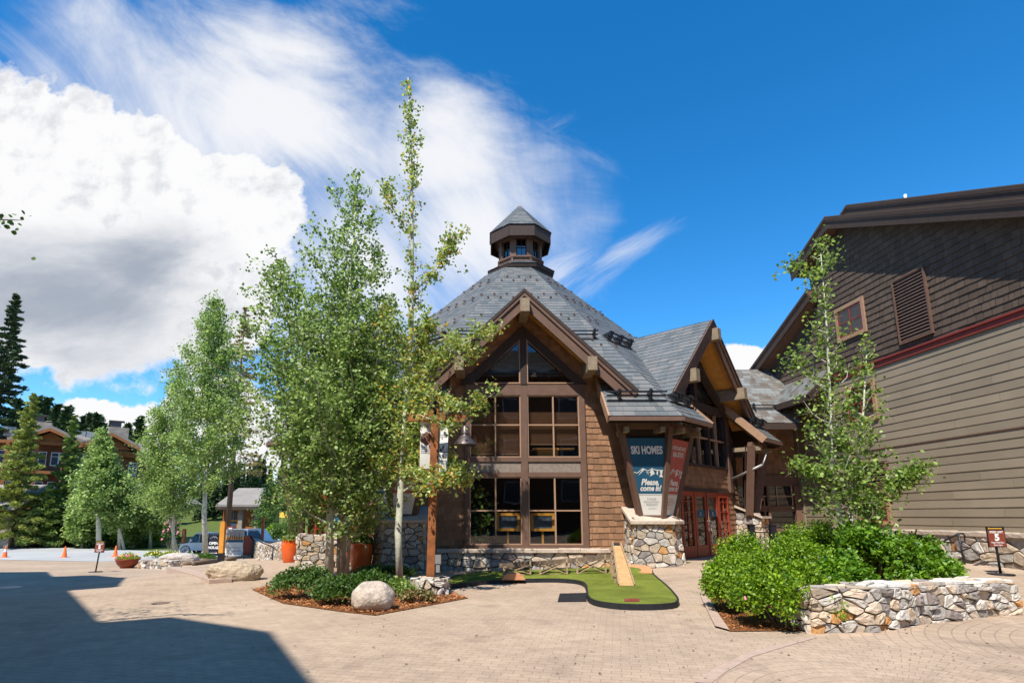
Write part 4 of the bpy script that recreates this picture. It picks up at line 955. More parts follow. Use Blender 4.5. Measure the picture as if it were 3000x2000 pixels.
# openings
def rbwin(Y0, Y1, z0, z1, red=True, louv=None):
    f = MB(); e = .13
    rbbox(f, Y0-e, Y0, z0-e, z1+e, 0, .08); rbbox(f, Y1, Y1+e, z0-e, z1+e, 0, .08); rbbox(f, Y0, Y1, z1, z1+e, 0, .082); rbbox(f, Y0, Y1, z0-e, z0, 0, .09)
    o = f.build('window', 'light_trim' if red else 'trim', rb); g = MB(); ym = (Y0+Y1)/2; zm = (z0+z1)/2
    for a, b in ((Y0, Y0+.06), (ym-.02, ym+.02), (Y1-.06, Y1)): rbbox(g, a, b, z0, z1, .035, .065)
    for a, b in ((z0, z0+.06), (zm-.02, zm+.02), (z1-.06, z1)): rbbox(g, Y0+.06, ym-.02, a, b, .036, .064); rbbox(g, ym+.02, Y1-.06, a, b, .036, .064)
    g.build('sash', 'red_trim', o); p = MB(); p.quad(RB(Y0, z0, .05), RB(Y1, z0, .05), RB(Y1, z1, .05), RB(Y0, z1, .05)); p.build('pane', 'glass', o)
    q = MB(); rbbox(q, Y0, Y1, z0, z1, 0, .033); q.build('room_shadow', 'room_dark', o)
rbwin(19.75, 21.0, 8.33, 9.42); rbwin(19.75, 21.0, 5.1, 6.3); rbwin(19.75, 21.0, 1.42, 2.35)
def rblouv(Y0, Y1, z0, z1, step):
    f = MB(); rbbox(f, Y0-.06, Y0, z0-.06, z1+.06, 0, .09); rbbox(f, Y1, Y1+.06, z0-.06, z1+.06, 0, .09); rbbox(f, Y0, Y1, z1, z1+.06, 0, .09); rbbox(f, Y0, Y1, z0-.06, z0, 0, .09); z = z0+step*.3
    while z < z1: f.add([RB(Y0, z, .08), RB(Y1, z, .08), RB(Y1, z+step*.36, .04), RB(Y0, z+step*.36, .04), RB(Y0, z-.012, .08), RB(Y1, z-.012, .08)], [(0, 1, 2, 3), (4, 5, 1, 0)]); z += step
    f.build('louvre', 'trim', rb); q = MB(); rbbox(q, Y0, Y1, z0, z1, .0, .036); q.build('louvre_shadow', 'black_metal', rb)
rblouv(17.0, 18.2, 7.3, 9.45, .11); rblouv(19.6, 21.1, 2.72, 3.42, .1)
# roofs: rake boards, soffits and slabs
def rbroof(pts, off, depth, name, fas=.34, th=.30):
    """pts: list of (Y, z) along the rake top"""
    slab = MB(); P = [RB(y, z, off) for y, z in pts]
    low = [p+Vector((0, 0, -th)) for p in P]; back = -RBN*(depth+off)
    n = len(P); A = P+low; B = [p+back for p in A]
    slab.add(A+B, [tuple(range(n))+tuple(range(2*n-1, n-1, -1))]+[(i, 2*n+i, 2*n+i+1, i+1) for i in range(n-1)]+[(n+i, n+i+1, 3*n+i+1, 3*n+i) for i in range(n-1)]+[(0, n, 3*n, 2*n), (n-1, 3*n-1, 4*n-1, 2*n-1)])
    o = slab.build('roof', 'trim', rb)
    sl_ = MB()
    for (ya, za), (yb, zb) in zip(pts, pts[1:]):
        a, b = RB(ya, za, off+.06), RB(yb, zb, off+.06); c, d = b+back, a+back; u = Vector((0, 0, .03)); sl_.prism([a+u, b+u, c+u, d+u], (0, 0, .04))
    sl_.build('roof_covering', 'dark_shingle', o)
    for t0, t1, e0, e1, m_ in ((-.02, .10, .0, .09, 'dark_trim'), (.10, .17, .0, .055, 'trim'), (.17, .46, .0, .035, 'dark_trim')):
        f = MB()
        for (ya, za), (yb, zb) in zip(pts, pts[1:]):
            q = [RB(ya, za-t0, off+e0), RB(yb, zb-t0, off+e0), RB(yb, zb-t1, off+e0), RB(ya, za-t1, off+e0)]; f.prism(q, RBN*(e1-e0+.001))
        f.build('rake_board', m_, o)
rbroof([(4.5, rk(4.5)), (20.4, 13.08), (22.85, 11.97)], .5, 12, 'front')
rbroof([(21.9, 10.68), (28.0, 7.95)], .5, 10, 'low')
rbroof([(9, 8.2), (21.8, 14.5), (22.6, 14.1)], -1.6, 12, 'back')
# pent roof along its far end
pr_ = MB(); pq = [RB(21.2, 6.15, 1.45), RB(25.4, 6.15, 1.45), RB(25.6, 7.35, .02), RB(21.6, 7.35, .02)]
def pm(u, v, d): a = pq[0].lerp(pq[1], (4.2-u)/4.2); b = pq[3].lerp(pq[2], (4.2-u)/4.2); return a.lerp(b, v/1.85)+Vector((0, 0, d+.03))
pr_.courses([(0, 0), (4.2, 0), (4.2, 1.85), (0, 1.85)], pm, .22, .28, .013, rn2, jit=.003); o = pr_.build('pent_roof', 'wing_slate', rb)
f = MB(); f.prism(pq, (0, 0, -.16)); f.beam(pq[0]+Vector((0, 0, -.1)), pq[1]+Vector((0, 0, -.1)), .08, .24); f.beam(pq[0]+Vector((0, 0, -.12)), pq[3]+Vector((0, 0, -.12)), .1, .3); f.build('pent_fascia', 'dark_trim', o)
f = MB(); f.tube([RB(22.0, 7.9, .5), RB(21.7, 6.9, .8), RB(21.7, 6.3, .6), RB(21.7, 5.3, .25)], .05); f.build('downspout', 'black_metal', rb)
f = MB(); f.tube([RB(19.6, 13.3, -2.2), RB(19.6, 13.72, -2.2)], .05, 6); f.build('roof_vent', 'white', rb)
# ================================================================== LINK WING BETWEEN THE TWO
wg = thing('link_wing', 'low slate roofed wing between the octagonal and the tall taupe building', 'building', (11, 24.6, 0))
def wm(u, v, d): return Vector((u, 22.5+v*.745, 5.25+v*.667+d+.04))
r_ = MB(); r_.courses([(7.5, 0), (12.75, 0), (13.75, 1.9), (13.6, 4.7), (7.5, 4.7)], wm, .24, .30, .013, rn2, jit=.003)
o = r_.build('roof', 'wing_slate', wg); d_ = MB(); d_.prism([wm(a, b, -.02) for a, b in [(7.5, 0), (12.75, 0), (13.75, 1.9), (13.6, 4.7), (7.5, 4.7)]], (0, 0, -.15)); d_.box(7.5, 12.75, 22.44, 22.5, 5.02, 5.27); d_.build('roof_deck', 'dark_trim', o)
rr = MB()
for h in (.12, .24): rr.beam(wm(9.6, .95, h), wm(12.9, .95, h), .035, .035)
for x in (10.2, 11.3, 12.4): rr.prism([wm(x, .8, 0), wm(x, .93, .3), wm(x, 1.05, .28), wm(x, 1.2, 0)], (.05, 0, 0))
rr.build('snow_rail', 'black_metal', wg)
sg = MB()
for v in (.35, 1.9, 2.15, 3.9, 4.2):
    for i in range(12):
        x = 8.2+i*.45+(v*3 % 1)*.2
        if x < 12.7+v*.4: a = wm(x, v, .02); sg.add([a, a+Vector((.06, 0, 0)), a+Vector((.06, 0, .07)), a+Vector((0, 0, .07)), a+Vector((0, .06, .03)), a+Vector((.06, .06, .03))], [(0, 1, 2, 3), (3, 2, 5, 4)])
sg.build('snow_guards', 'copper', wg, kind='stuff')
mb = MB(); mb.courses([(8.0, 3.35), (13.6, 3.35), (13.6, 7.0), (8.0, 7.0)], lambda u, v, d: Vector((u, 24.6-d, v)), .2, .21, .015, rn2, jit=.02); mb.build('wall', 'shingle', wg)
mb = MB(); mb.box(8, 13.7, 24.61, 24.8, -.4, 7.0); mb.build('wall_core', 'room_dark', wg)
f = MB(); f.box(8.0, 13.55, 24.5, 24.6, 2.86, 3.34); f.box(13.3, 13.62, 24.42, 24.6, -.2, 2.86); f.box(8, 13.3, 24.51, 24.6, 1.78, 2.02); f.box(8, 13.3, 24.51, 24.6, .95, 1.08); f.box(10.6, 10.75, 24.47, 24.6, 1.08, 2.86); f.box(12.15, 12.25, 24.49, 24.6, -.2, 2.86)
f.build('timber_frame', 'trim', wg)
f = MB()
for x in (10.9, 11.5, 12.6, 13.25): f.box(x-.025, x+.025, 24.53, 24.59, 2.02, 2.86)
f.box(10.75, 13.3, 24.535, 24.585, 2.4, 2.45); o = f.build('window', 'light_trim', wg); p = MB(); p.quad((8.4, 24.58, -.1), (13.3, 24.58, -.1), (13.3, 24.58, 2.86), (8.4, 24.58, 2.86)); p.build('pane', 'glass_sky', o)
# ================================================================== BUILDINGS BEHIND THE VIEWER (they shade the foreground and darken the glass)
SH = [(-23.5, 25.3)]+[tuple(at(x, y)[:2]) for x, y in ((0, 1675), (140, 1674), (155, 1688), (280, 1684), (370, 1691), (350, 1717), (200, 1728), (295, 1822), (505, 1806), (795, 1850), (920, 2000))]+[(-1.0, 3.5), (-8, 1.5), (-24, 8)]
hb = 13.0; nb = thing('neighbouring_building', 'brown village building standing left of the viewer and shading the plaza', 'building', (-20, 2, 0))
def cast(p): g_ = gz(*p); return (p[0]-.33*(hb-g_), p[1]-.62*(hb-g_))
top = [cast(p) for p in SH]; f = MB(); f.prism([(x, y, hb) for x, y in top[::-1]], (0, 0, -.25)); f.build('roof', 'dark_shingle', nb)
f = MB(); wl = [(-26, 8.5), (-24.2, 9.5), (-20, 6.5), (-16.2, 3.5), (-13.0, .2), (-10.5, .0), (-8.6, -1.2), (-8.2, -3.6), (-12, -6.0), (-26, .5)]
f.prism([(x, y, -1) for x, y in wl], (0, 0, hb+.7)); f.build('wall', 'dark_shingle', nb); f = MB(); f.box(-50, -7.5, -34, -3.2, -1, 13.6); f.build('sky_blocker', 'dark_shingle', nb)  # last box: unseen mass added to keep sky light off the shaded foreground
op = thing('opposite_building', 'tall brown lodge across the plaza behind the viewer', 'building', (12, -26, 0))
f = MB(); f.box(-14, 44, -36, -26, -1, 17); f.build('wall', 'lodge_brown', op); f = MB(); f.prism([(-15, -25, 17), (-15, -37, 17), (-15, -31, 21)], (60, 0, 0)); f.build('roof', 'dark_shingle', op)
for i in range(9):
    for z in (3, 7.5, 12):
        x = -10+i*6; f = MB(); f.box(x, x+2.2, -25.95, -25.9, z, z+2.2); o = f.build('window', 'white', op); g_ = MB(); g_.box(x+.12, x+2.08, -25.9, -25.88, z+.12, z+2.08); g_.build('pane', 'picture', o)
# ================================================================== FAR LODGE AND SMALL BUILDING
def lroof(m, a, b, c, d, th=.35): m.prism([a, b, c, d], (0, 0, -th))
fl = thing('far_lodge', 'long timber and stone lodge with low grey gables behind the trees on the left', 'building', at(200, 1560, Y=62))
def far_block(x0, x1, y0, y1, ztop, parent, storeys, cx=True):
    """x0,x1 world X at depth y0,y1; returns mapping along the front"""
    a, b = Vector((x0, y0, 0)), Vector((x1, y1, 0)); L = (b-a).length; d = (b-a)/L; n = Vector((d.y, -d.x, 0))
    def P(u, z, o=0): return a+d*u+n*o+Vector((0, 0, z))
    w_ = MB(); w_.prism([P(0, -4), P(L, -4), P(L, ztop), P(0, ztop)], -n*9); w_.build('wall', 'lodge_brown', parent); return P, L
def fbox(m, P, u0, u1, z0, z1, o0, o1): m.add([P(u, z, o) for u in (u0, u1) for z in (z0, z1) for o in (o0, o1)], [(0, 1, 3, 2), (4, 6, 7, 5), (0, 4, 5, 1), (2, 3, 7, 6), (0, 2, 6, 4), (1, 5, 7, 3)])
p0, p1 = at(-120, 1400, Y=54), at(300, 1400, Y=60); P, L = far_block(p0.x, p1.x, 54, 60, 8.9, fl, 3)
def fwin(P, u, z, w_=1.3, h=1.4, m='white'):
    f = MB(); fbox(f, P, u, u+w_, z, z+h, .0, .08); o = f.build('window', m, fl); g_ = MB()
    for i in range(2):
        fbox(g_, P, u+.08+i*(w_/2-.02), u+w_/2-.05+i*(w_/2-.02), z+.1, z+h*.66, .08, .1); fbox(g_, P, u+.08+i*(w_/2-.02), u+w_/2-.05+i*(w_/2-.02), z+h*.7, z+h-.1, .08, .1)
    g_.build('pane', 'picture', o)
for u in span(1, L-.5, 6):
    for z in (.4, 3.6, 6.6): fwin(P, u, z)
f = MB()
for z in (2.6, 5.7, 8.6): fbox(f, P, 0, L, z, z+.3, 0, 1.4)
for u in span(0, L, 5): fbox(f, P, u-.15, u+.15, -2, 9.2, 1.1, 1.4)
f.build('timber_frame', 'cedar_mid', fl)
# low gables
for uc, hw, zt in ((6.6, 3.2, 10.5), (11.8, 2.7, 10.4)):
    f = MB(); g_ = MB()
    for s in (-1, 1):
        q = [P(uc, zt, 2.2), P(uc+s*hw, zt-1.5, 2.2), P(uc+s*hw, zt-1.5, -8), P(uc, zt, -8)]; f.prism(q if s > 0 else q[::-1], (0, 0, -.28))
        q = [P(uc, zt-.28, 2.15), P(uc+s*hw, zt-1.78, 2.15), P(uc+s*hw, zt-2.05, 2.15), P(uc, zt-.6, 2.15)]; g_.prism(q, P(0, 0, .12)-P(0, 0, 0))
    g_.prism([P(uc-hw*.7, zt-1.9, 1.2), P(uc+hw*.7, zt-1.9, 1.2), P(uc, zt-.6, 1.2)], P(0, 0, -.1)-P(0, 0, 0)); f.build('roof', 'lodge_roof', fl); g_.build('gable_timber', 'cedar_mid', fl)
for u in (4.2, 11.2):
    f = MB(); fbox(f, P, u, u+2.0, 9.5, 11.3, -3.5, -2.2); o = f.build('chimney', 'lodge_stone', fl); f = MB(); fbox(f, P, u+.2, u+1.2, 11.3, 12.0, -3.3, -2.5); fbox(f, P, u, u+1.5, 12.0, 12.08, -3.5, -2.3); f.build('chimney_cap', 'lodge_grey', o)
for u in (2.0, 8.2, 9.2, 15): f = MB(); fbox(f, P, u, u+.9, 9.9, 10.9, -5.5, -4.5); f.build('roof_vent', 'grey_metal', fl)
p0, p1 = at(300, 1400, Y=62), at(470, 1400, Y=70); P, L = far_block(p0.x, p1.x, 62, 70, 8.6, fl, 3)
f = MB(); f.prism([P(-1, 8.5, 1.2), P(L+1, 8.5, 1.2), P(L+1, 10.4, -4), P(-1, 10.4, -4)], (0, 0, .25)); f.build('roof', 'lodge_roof', fl)
f = MB(); fbox(f, P, 0, L, 2.6, 5.6, 0, .06); f.build('wall_cladding', 'lodge_grey', fl)
f = MB(); fbox(f, P, 0, L, 8.1, 8.5, 0, 1.2); fbox(f, P, L-1, L, -2, 8.5, 0, 1.0); fbox(f, P, 2, 2.3, 5.5, 8, 0, .1); fbox(f, P, 0, L, 5.55, 5.75, 0, .12); f.build('timber_frame', 'cedar_mid', fl)
for u in (1.0, 3.2, 6.4): fwin(P, u, 6.2, 1.2, 1.5)
for u in (1.2, 6.2): fwin(P, u, 3.2, 1.5, 1.8)
# porch of the lodge
a = at(402, 1600, Y=56); f = MB(); q = lambda x, y, z: (a.x+x, 56+y, z-1.6)
f.prism([q(-2.6, 0, 4.4), q(2.6, 0, 4.4), q(0, 0, 5.9)], (0, 5, 0)); pr_ = f.build('porch_gable', 'cedar_mid', fl); f = MB(); f.prism([q(-3, -.5, 4.2), q(0, -.5, 6.1), q(0, 6, 6.1), q(-3, 6, 4.2)], (0, 0, .2)); f.prism([q(0, -.5, 6.1), q(3, -.5, 4.2), q(3, 6, 4.2), q(0, 6, 6.1)], (0, 0, .2)); f.build('roof', 'lodge_roof', pr_)
f = MB(); f.box(a.x+1.1, a.x+1.9, 56, 57.0, -3, 2.8); f.build('stone_pillar', 'lodge_stone', fl)
f = MB(); f.box(a.x-1.1, a.x+1, 58, 58.2, -3, 2.6); f.build('doorway', 'door_red', fl)
f = MB()
for i in range(6): f.box(a.x-1.1, a.x+1.0, 53.5+i*.4, 58, -2.2+i*.17, -2.03+i*.17)
f.build('steps', 'lodge_stone', fl)
# single storey shop left of the lodge
a0, a1 = at(-160, 1500, Y=50), at(70, 1500, Y=50)
sh_ = thing('shop_building', 'single storey building with grey roof and pale wall behind the pines at the left edge', 'building', ((a0.x+a1.x)/2, 50, gz(a0.x, 50)))
f = MB(); f.box(a0.x, a1.x-.6, 50, 56, -3, 2.2); f.build('wall', 'lodge_stone', sh_); f = MB(); f.prism([(a0.x-1, 49, 2.1), (a1.x, 49, 2.1), (a1.x, 53, 4.2), (a0.x-1, 53, 4.2)], (0, 0, .25)); f.build('roof', 'lodge_roof', sh_)
f = MB(); f.box(a1.x-2.4, a1.x-1.9, 49.8, 50, -3, 2.2); f.box(a0.x+.5, a0.x+3.4, 49.9, 50, -3, 1.8); f.build('timber_post', 'cedar', sh_)
# small building seen under the trees
b0, b1 = at(655, 1500, Y=58), at(765, 1500, Y=58); gzb = gz(b0.x, 58)
kb = thing('small_building', 'small brown building with stone pillars and grey hipped roof beyond the parked cars', 'building', ((b0.x+b1.x)/2, 58, gzb))
X = lambda px: at(px, 1500, Y=58).x
f = MB(); f.box(X(650), X(757), 58.3, 64, gzb-1, 2.55); f.build('wall', 'cedar', kb)
f = MB(); f.prism([(X(640), 57.3, 2.5), (X(768), 57.3, 2.5), (X(748), 60.5, 4.3), (X(662), 60.5, 4.3)], (0, 0, .2)); f.build('roof', 'lodge_roof', kb)
f = MB(); f.box(X(640), X(769), 57.25, 57.4, 2.2, 2.5); f.build('fascia', 'dark_trim', kb)
for x in (700, 748):
    f = MB(); f.box(X(x), X(x)+.42, 57.9, 58.3, gzb-1, 2.4); f.build('pillar', 'lodge_stone', kb)
f = MB(); f.box(X(670), X(697), 58.15, 58.3, gzb, 2.3); o = f.build('window', 'cedar_orange', kb); f = MB(); f.box(X(673), X(694), 58.1, 58.15, gzb, 1.0); f.box(X(673), X(682), 58.1, 58.15, 1.2, 2.1); f.box(X(684), X(694), 58.1, 58.15, 1.2, 2.1); f.build('pane', 'picture', o)
# ================================================================== VEGETATION
def tree_limbs(rnd, trunk, prof, nb, t0, up=.9, twigs=3, side=None):
    """trunk: list of points; prof(zfrac, az) -> reach. returns limb polylines and leaf anchor points"""
    T = [Vector(p) for p in trunk]; seg = [(T[i+1]-T[i]).length for i in range(len(T)-1)]; L = sum(seg)
    def on(t):
        d = t*L
        for i, s in enumerate(seg):
            if d <= s or i == len(seg)-1: return T[i].lerp(T[i+1], min(1, d/s))
            d -= s
    limbs = []; anch = []; az = rnd.random()*6.28
    for i in range(nb):
        t = t0+(1-t0)*((i+rnd.random()*.7)/nb)**.92; az += 2.4+rnd.uniform(-.4, .4); p = on(t); reach = prof(t, az)*rnd.uniform(.72, 1.08)
        if reach < .05: continue
        u = up*rnd.uniform(.75, 1.3); d = Vector((math.cos(az), math.sin(az), 0)); pts = [p]
        for k in (1, 2, 3): f = k/3; pts.append(p+d*reach*f+Vector((0, 0, reach*u*(f**1.4)))+Vector((rnd.uniform(-1, 1), rnd.uniform(-1, 1), rnd.uniform(-1, 1)))*reach*.05*k)
        limbs.append((pts, t))
        for k in range(max(1, int(reach*6*twigs))):
            f = rnd.uniform(.22, 1.0); j = min(2, int(f*3)); b = pts[j].lerp(pts[j+1], f*3-j)
            e = b+Vector((rnd.gauss(0, 1), rnd.gauss(0, 1), rnd.gauss(.35, .8)))*min(.42, .1+reach*.16); anch.append((b, e))
    return limbs, anch, on
def aspen(name, label, base, trunks, prof, nb, nleaf, leaf=.075, t0=.25, mname='aspen_leaf', bark='aspen_bark', seed=1, r0=.09, up=.9, group=None, cl=.09, twigs=3, cat='tree', extra=None, tipleaf=0):
    """trunks: list of polylines relative to the base"""
    rnd = random.Random(seed); root = thing(name, label, cat, base, group); B = Vector(base); allanch = []
    for ti, tr_ in enumerate(trunks):
        P = [B+Vector(p) for p in tr_]; mb = MB(); n = len(P); mb.tube(P, [r0*(1-.16*ti)*(1-.93*i/(n-1))**.8+.006 for i in range(n)], 9)
        limbs, an, on = tree_limbs(rnd, P, prof, nb, t0, up, twigs)
        ml = MB()
        for pts, t in limbs: ml.tube(pts, [max(.006, r0*.33*(1-t)+.008), .012, .008, .004], 5, cap=False)
        o = mb.build('trunk', bark, root); ml.build('limbs', bark if bark == 'aspen_bark' else 'twig', o); allanch += an
    if extra:
        ml = MB()
        for pts, w_, cnt in extra:
            Q = [B+Vector(p) for p in pts]; ml.tube(Q, [w_*(1-.8*i/(len(Q)-1)) for i in range(len(Q))], 6, cap=False)
            for k in range(cnt):
                f = rnd.random()**.75*.92+.08; s_ = f*(len(Q)-1); j = min(len(Q)-2, int(s_)); b = Q[j].lerp(Q[j+1], s_-j); allanch.append((b, b+Vector((rnd.gauss(0, 1), rnd.gauss(0, 1), rnd.gauss(.2, .9)))*.17))
        ml.build('limbs', bark, root)
    tw = MB()
    for a, e in allanch[::2]: tw.tube([a, e], [.005, .002], 3, cap=False)
    tw.build('twigs', 'twig', root)
    rg = np.random.default_rng(seed); A = np.array([a for a, e in allanch]); E = np.array([e for a, e in allanch]); idx = rg.integers(0, len(A), nleaf)
    f = rg.random(nleaf)[:, None]**.6; pp = A[idx]+(E-A)[idx]*f+rg.normal(size=(nleaf, 3))*cl-np.array(B)
    obj_of('crown', leaf_mesh('crown', pp, leaf, mname, seed), root)
    return root
def pr(pts, asym=0):
    """profile from (t, radius) pairs; asym adds reach towards +x"""
    def f(t, az):
        for (a, ra), (b, rb_) in zip(pts, pts[1:]):
            if t <= b: r = ra+(rb_-ra)*(t-a)/(b-a); return r*(1+asym*math.cos(az))
        return pts[-1][1]
    return f
# big multi-stem aspen in front of the left half of the building
b = at(985, 1712)
aspen('aspen_tree', 'bushy multi stemmed aspen with pale trunks in the mulch bed left of the boulder', b,
      [[(-.14, -.1, 0), (-.2, -.08, 1.6), (-.15, 0, 3.6), (-.05, .05, 6.2), (.05, .1, 10.6)], [(.05, .05, 0), (.06, .1, 1.8), (-.55, .2, 3.6), (-1.5, .3, 6.0), (-2.1, .3, 8.4)], [(.2, .1, 0), (.26, .15, 1.6), (.3, .3, 3.2), (.75, .4, 5.6), (.95, .4, 7.3)], [(.1, .3, 0), (.0, .4, 1.9), (-.2, .6, 4.0), (-.2, .6, 8.2)]],
      pr([(0, 0), (.14, 1.35), (.28, 1.95), (.5, 1.65), (.7, 1.1), (.88, .55), (1, .14)], -.18), 54, 56000, .072, .12, seed=3, r0=.10, up=.7, cl=.06)
# tall thin aspen beside the lamp post
b = at(1172, 1722); sc_ = 1.0
def rel(x, y, Y, b=None): p = at(x, y, Y=Y); return (p.x-b.x, p.y-b.y, p.z-b.z)
Y0 = b.y; q = lambda x, y, dY=0: rel(x, y, Y0+dY, b)
aspen('aspen_tree', 'tall sparse aspen with a white trunk and yellowing leaves between pier and lamp post', b,
      [[(0, 0, 0), q(1166, 1560), q(1176, 1400), q(1192, 1150), q(1206, 950), q(1208, 700), q(1204, 440), q(1196, 228)]],
      pr([(0, 0), (.14, .25), (.2, .55), (.28, .35), (.4, .12), (.5, .16), (.62, .1), (.72, .16), (.82, .2), (.92, .14), (1, .05)]), 48, 15000, .07, .17, seed=8, r0=.085, up=1.1, cl=.07, twigs=4.5, mname='aspen_leaf_yellow',
      extra=[([q(1200, 1160), q(1250, 1090, -.3), q(1320, 1030, -.5), q(1440, 960, -.8)], .035, 85), ([q(1204, 1110), q(1170, 1040, -.2), q(1140, 960, -.3), q(1115, 900, -.3)], .025, 40),
             ([q(1196, 1230), q(1290, 1170, -.4), q(1360, 1210, -.6), q(1450, 1150, -.8)], .025, 48), ([q(1180, 1440), q(1240, 1400, -.5), q(1310, 1390, -.6), q(1375, 1400, -.8)], .022, 60),
             ([q(1184, 1330), q(1230, 1290, -.3), q(1260, 1230, -.4)], .02, 45), ([q(1208, 860), q(1270, 800), q(1310, 740), q(1340, 690)], .02, 55), ([q(1206, 720), q(1170, 640), q(1140, 590), q(1122, 540)], .014, 30),
             ([q(1198, 1130), q(1230, 1060, .2), q(1290, 980, .3), q(1350, 1010, 0), q(1400, 1060, -.3)], .025, 70), ([q(1200, 1080), q(1240, 1000), q(1260, 930)], .02, 60), ([q(1188, 1260), q(1130, 1200, .2), q(1100, 1130, .3)], .02, 45), ([q(1178, 1400), q(1120, 1360, .2), q(1080, 1330, .3)], .02, 45),
             ([q(1192, 1220), q(1230, 1215, -.9), q(1270, 1230, -1.4), q(1330, 1260, -1.5)], .016, 24), ([q(1186, 1330), q(1220, 1400, -.8), q(1270, 1420, -1.3), q(1330, 1400, -1.4)], .016, 45), ([q(1196, 1180), q(1240, 1150, -.7), q(1290, 1180, -1.2)], .014, 20),
             ([q(1182, 1370), q(1240, 1330, -.4), q(1300, 1340, -.6), q(1350, 1420, -.8)], .018, 70)])
# aspens on the left
b = at(603, 1640); Y0 = b.y
aspen('aspen_tree', 'tall leaning aspen behind the long boulder left of the yellow post', b, [[(0, 0, 0), q(598, 1500), q(612, 1250), q(622, 1060), q(628, 880)]],
      pr([(0, 0), (.22, 2.0), (.4, 2.7), (.6, 2.3), (.8, 1.5), (1, .4)]), 66, 30000, .125, .24, seed=12, r0=.17, up=.6, cl=.15)
b = at(508, 1632); Y0 = b.y
aspen('aspen_tree', 'bushy lower aspen left of the leaning aspen, above the flower bed', b, [[(0, 0, 0), q(508, 1450), q(512, 1250), q(520, 1080)], [(.2, .3, 0), q(480, 1450), q(470, 1300), q(462, 1200)]],
      pr([(0, 0), (.2, 1.9), (.4, 2.3), (.65, 1.8), (1, .4)]), 50, 24000, .12, .2, seed=14, r0=.1, up=.6, cl=.14, mname='aspen_leaf')
b = at(290, 1612); Y0 = b.y
aspen('aspen_tree', 'young aspen behind the speed limit sign on the left beyond the road', b, [[(0, 0, 0), q(288, 1450), q(300, 1350), q(300, 1262)]], pr([(0, 0), (.2, 2.5), (.42, 2.3), (.7, 1.2), (1, .2)]), 50, 15000, .18, .28, seed=16, r0=.2, up=.5, cl=.2)
b = at(350, 1610); Y0 = b.y
aspen('aspen_tree', 'short aspen with twin white stems right of the aspen behind the speed limit sign', b, [[(0, 0, 0), q(348, 1500), q(358, 1390)], [(.4, 0, 0), q(338, 1500), q(335, 1420)]], pr([(0, 0), (.25, 1.5), (.5, 1.8), (.8, 1.1), (1, .3)]), 36, 10000, .17, .28, seed=18, r0=.13, up=.5, cl=.2)
b = at(440, 1606); Y0 = b.y
aspen('aspen_tree', 'broad aspen beyond the road left of the bushy aspen', b, [[(0, 0, 0), q(445, 1450), q(455, 1430)]], pr([(0, 0), (.25, 1.5), (.5, 1.7), (.8, 1.3), (1, .3)]), 36, 10000, .17, .25, seed=19, r0=.13, up=.5, cl=.2)
b = at(742, 1600); Y0 = b.y
aspen('aspen_tree', 'small aspen behind the stone wall left of the building entrance', b, [[(0, 0, 0), q(790, 1500), q(800, 1420)]], pr([(0, 0), (.25, 1.0), (.5, 1.3), (.8, .9), (1, .3)]), 26, 6000, .16, .3, seed=20, r0=.1, up=.5, cl=.18)
# aspen on the right in the shrub bed
b = at(2480, 1720, z=.15); Y0 = b.y
aspen('aspen_tree', 'slender aspen with bent stems in the shrub bed before the taupe building', b,
      [[(0, 0, 0), q(2468, 1540), q(2440, 1420), q(2432, 1180), q(2422, 960), q(2405, 740)], [(.05, .1, 0), q(2492, 1540), q(2510, 1380), q(2530, 1200), q(2540, 1010)], [(.1, .05, 0), q(2500, 1560), q(2480, 1400), q(2460, 1250)]],
      pr([(0, 0), (.2, .62), (.4, .62), (.6, .5), (.72, .3), (.85, .22), (1, .16)]), 34, 7200, .072, .26, seed=23, r0=.045, up=.9, cl=.07, mname='young_leaf',
      extra=[([q(2490, 1500), q(2560, 1470, -.2), q(2640, 1410, -.4), q(2712, 1372, -.5)], .018, 190), ([q(2440, 1420), q(2390, 1380), q(2340, 1360)], .014, 80), ([q(2425, 950), q(2370, 800), q(2310, 770)], .01, 45), ([q(2410, 800), q(2430, 740), q(2405, 700)], .008, 26), ([q(2432, 1150), q(2360, 1100), q(2330, 1040)], .01, 30)])
for k, (x, y, tp, rr_, lab) in enumerate(((240, 1606, 1450, 1.5, 'leafy young tree left of the aspen behind the speed limit sign'), (390, 1604, 1480, 1.9, 'leafy young tree before the stone porch of the far lodge'))):
    b = at(x, y); Y0 = b.y
    aspen('young_tree', lab, b, [[(0, 0, 0), q(x+3, 1500), q(x+6, tp)]], pr([(0, .4), (.2, rr_*.8), (.5, rr_), (.8, rr_*.7), (1, .3)]), 34, 9000, .19, .12, seed=200+k, r0=.1, up=.45, cl=.22, bark='aspen_grey')
# ---- conifers
def conifer_mesh(seed, H, Rb, n, leaf, t0, mname, droop=.15, gap=0.0):
    rg = np.random.default_rng(seed); P = []; D = []; br = []
    nb = int(H*7)
    for i in range(nb):
        t = t0+(1-t0)*(i/nb)**.9; z = t*H; az = i*2.4+rg.uniform(-.5, .5); r = Rb*((1-t)**.8*.95+.03)*rg.uniform(.55, 1.15)
        if rg.random() < gap: continue
        e = np.array([math.cos(az)*r, math.sin(az)*r, z-droop*r+rg.uniform(-.1, .2)*r]); s = np.array([0, 0, z]); br.append((s, e))
        m_ = max(3, int(n/nb*(r/Rb+.25)*1.6)); f = rg.random(m_)**.55; c = s+(e-s)*f[:, None]+rg.normal(size=(m_, 3))*np.array([.13, .13, .08])*min(1.3, r*.5+.3); P.append(c)
        d = (e-s)/max(.01, np.linalg.norm(e-s))+np.array([0, 0, .5]); D.append(np.repeat(d[None], m_, 0))
    P = np.concatenate(P); D = np.concatenate(D)
    me = leaf_mesh('crown', P, leaf, mname, seed, aspect=.26, tip=D)
    return me, br
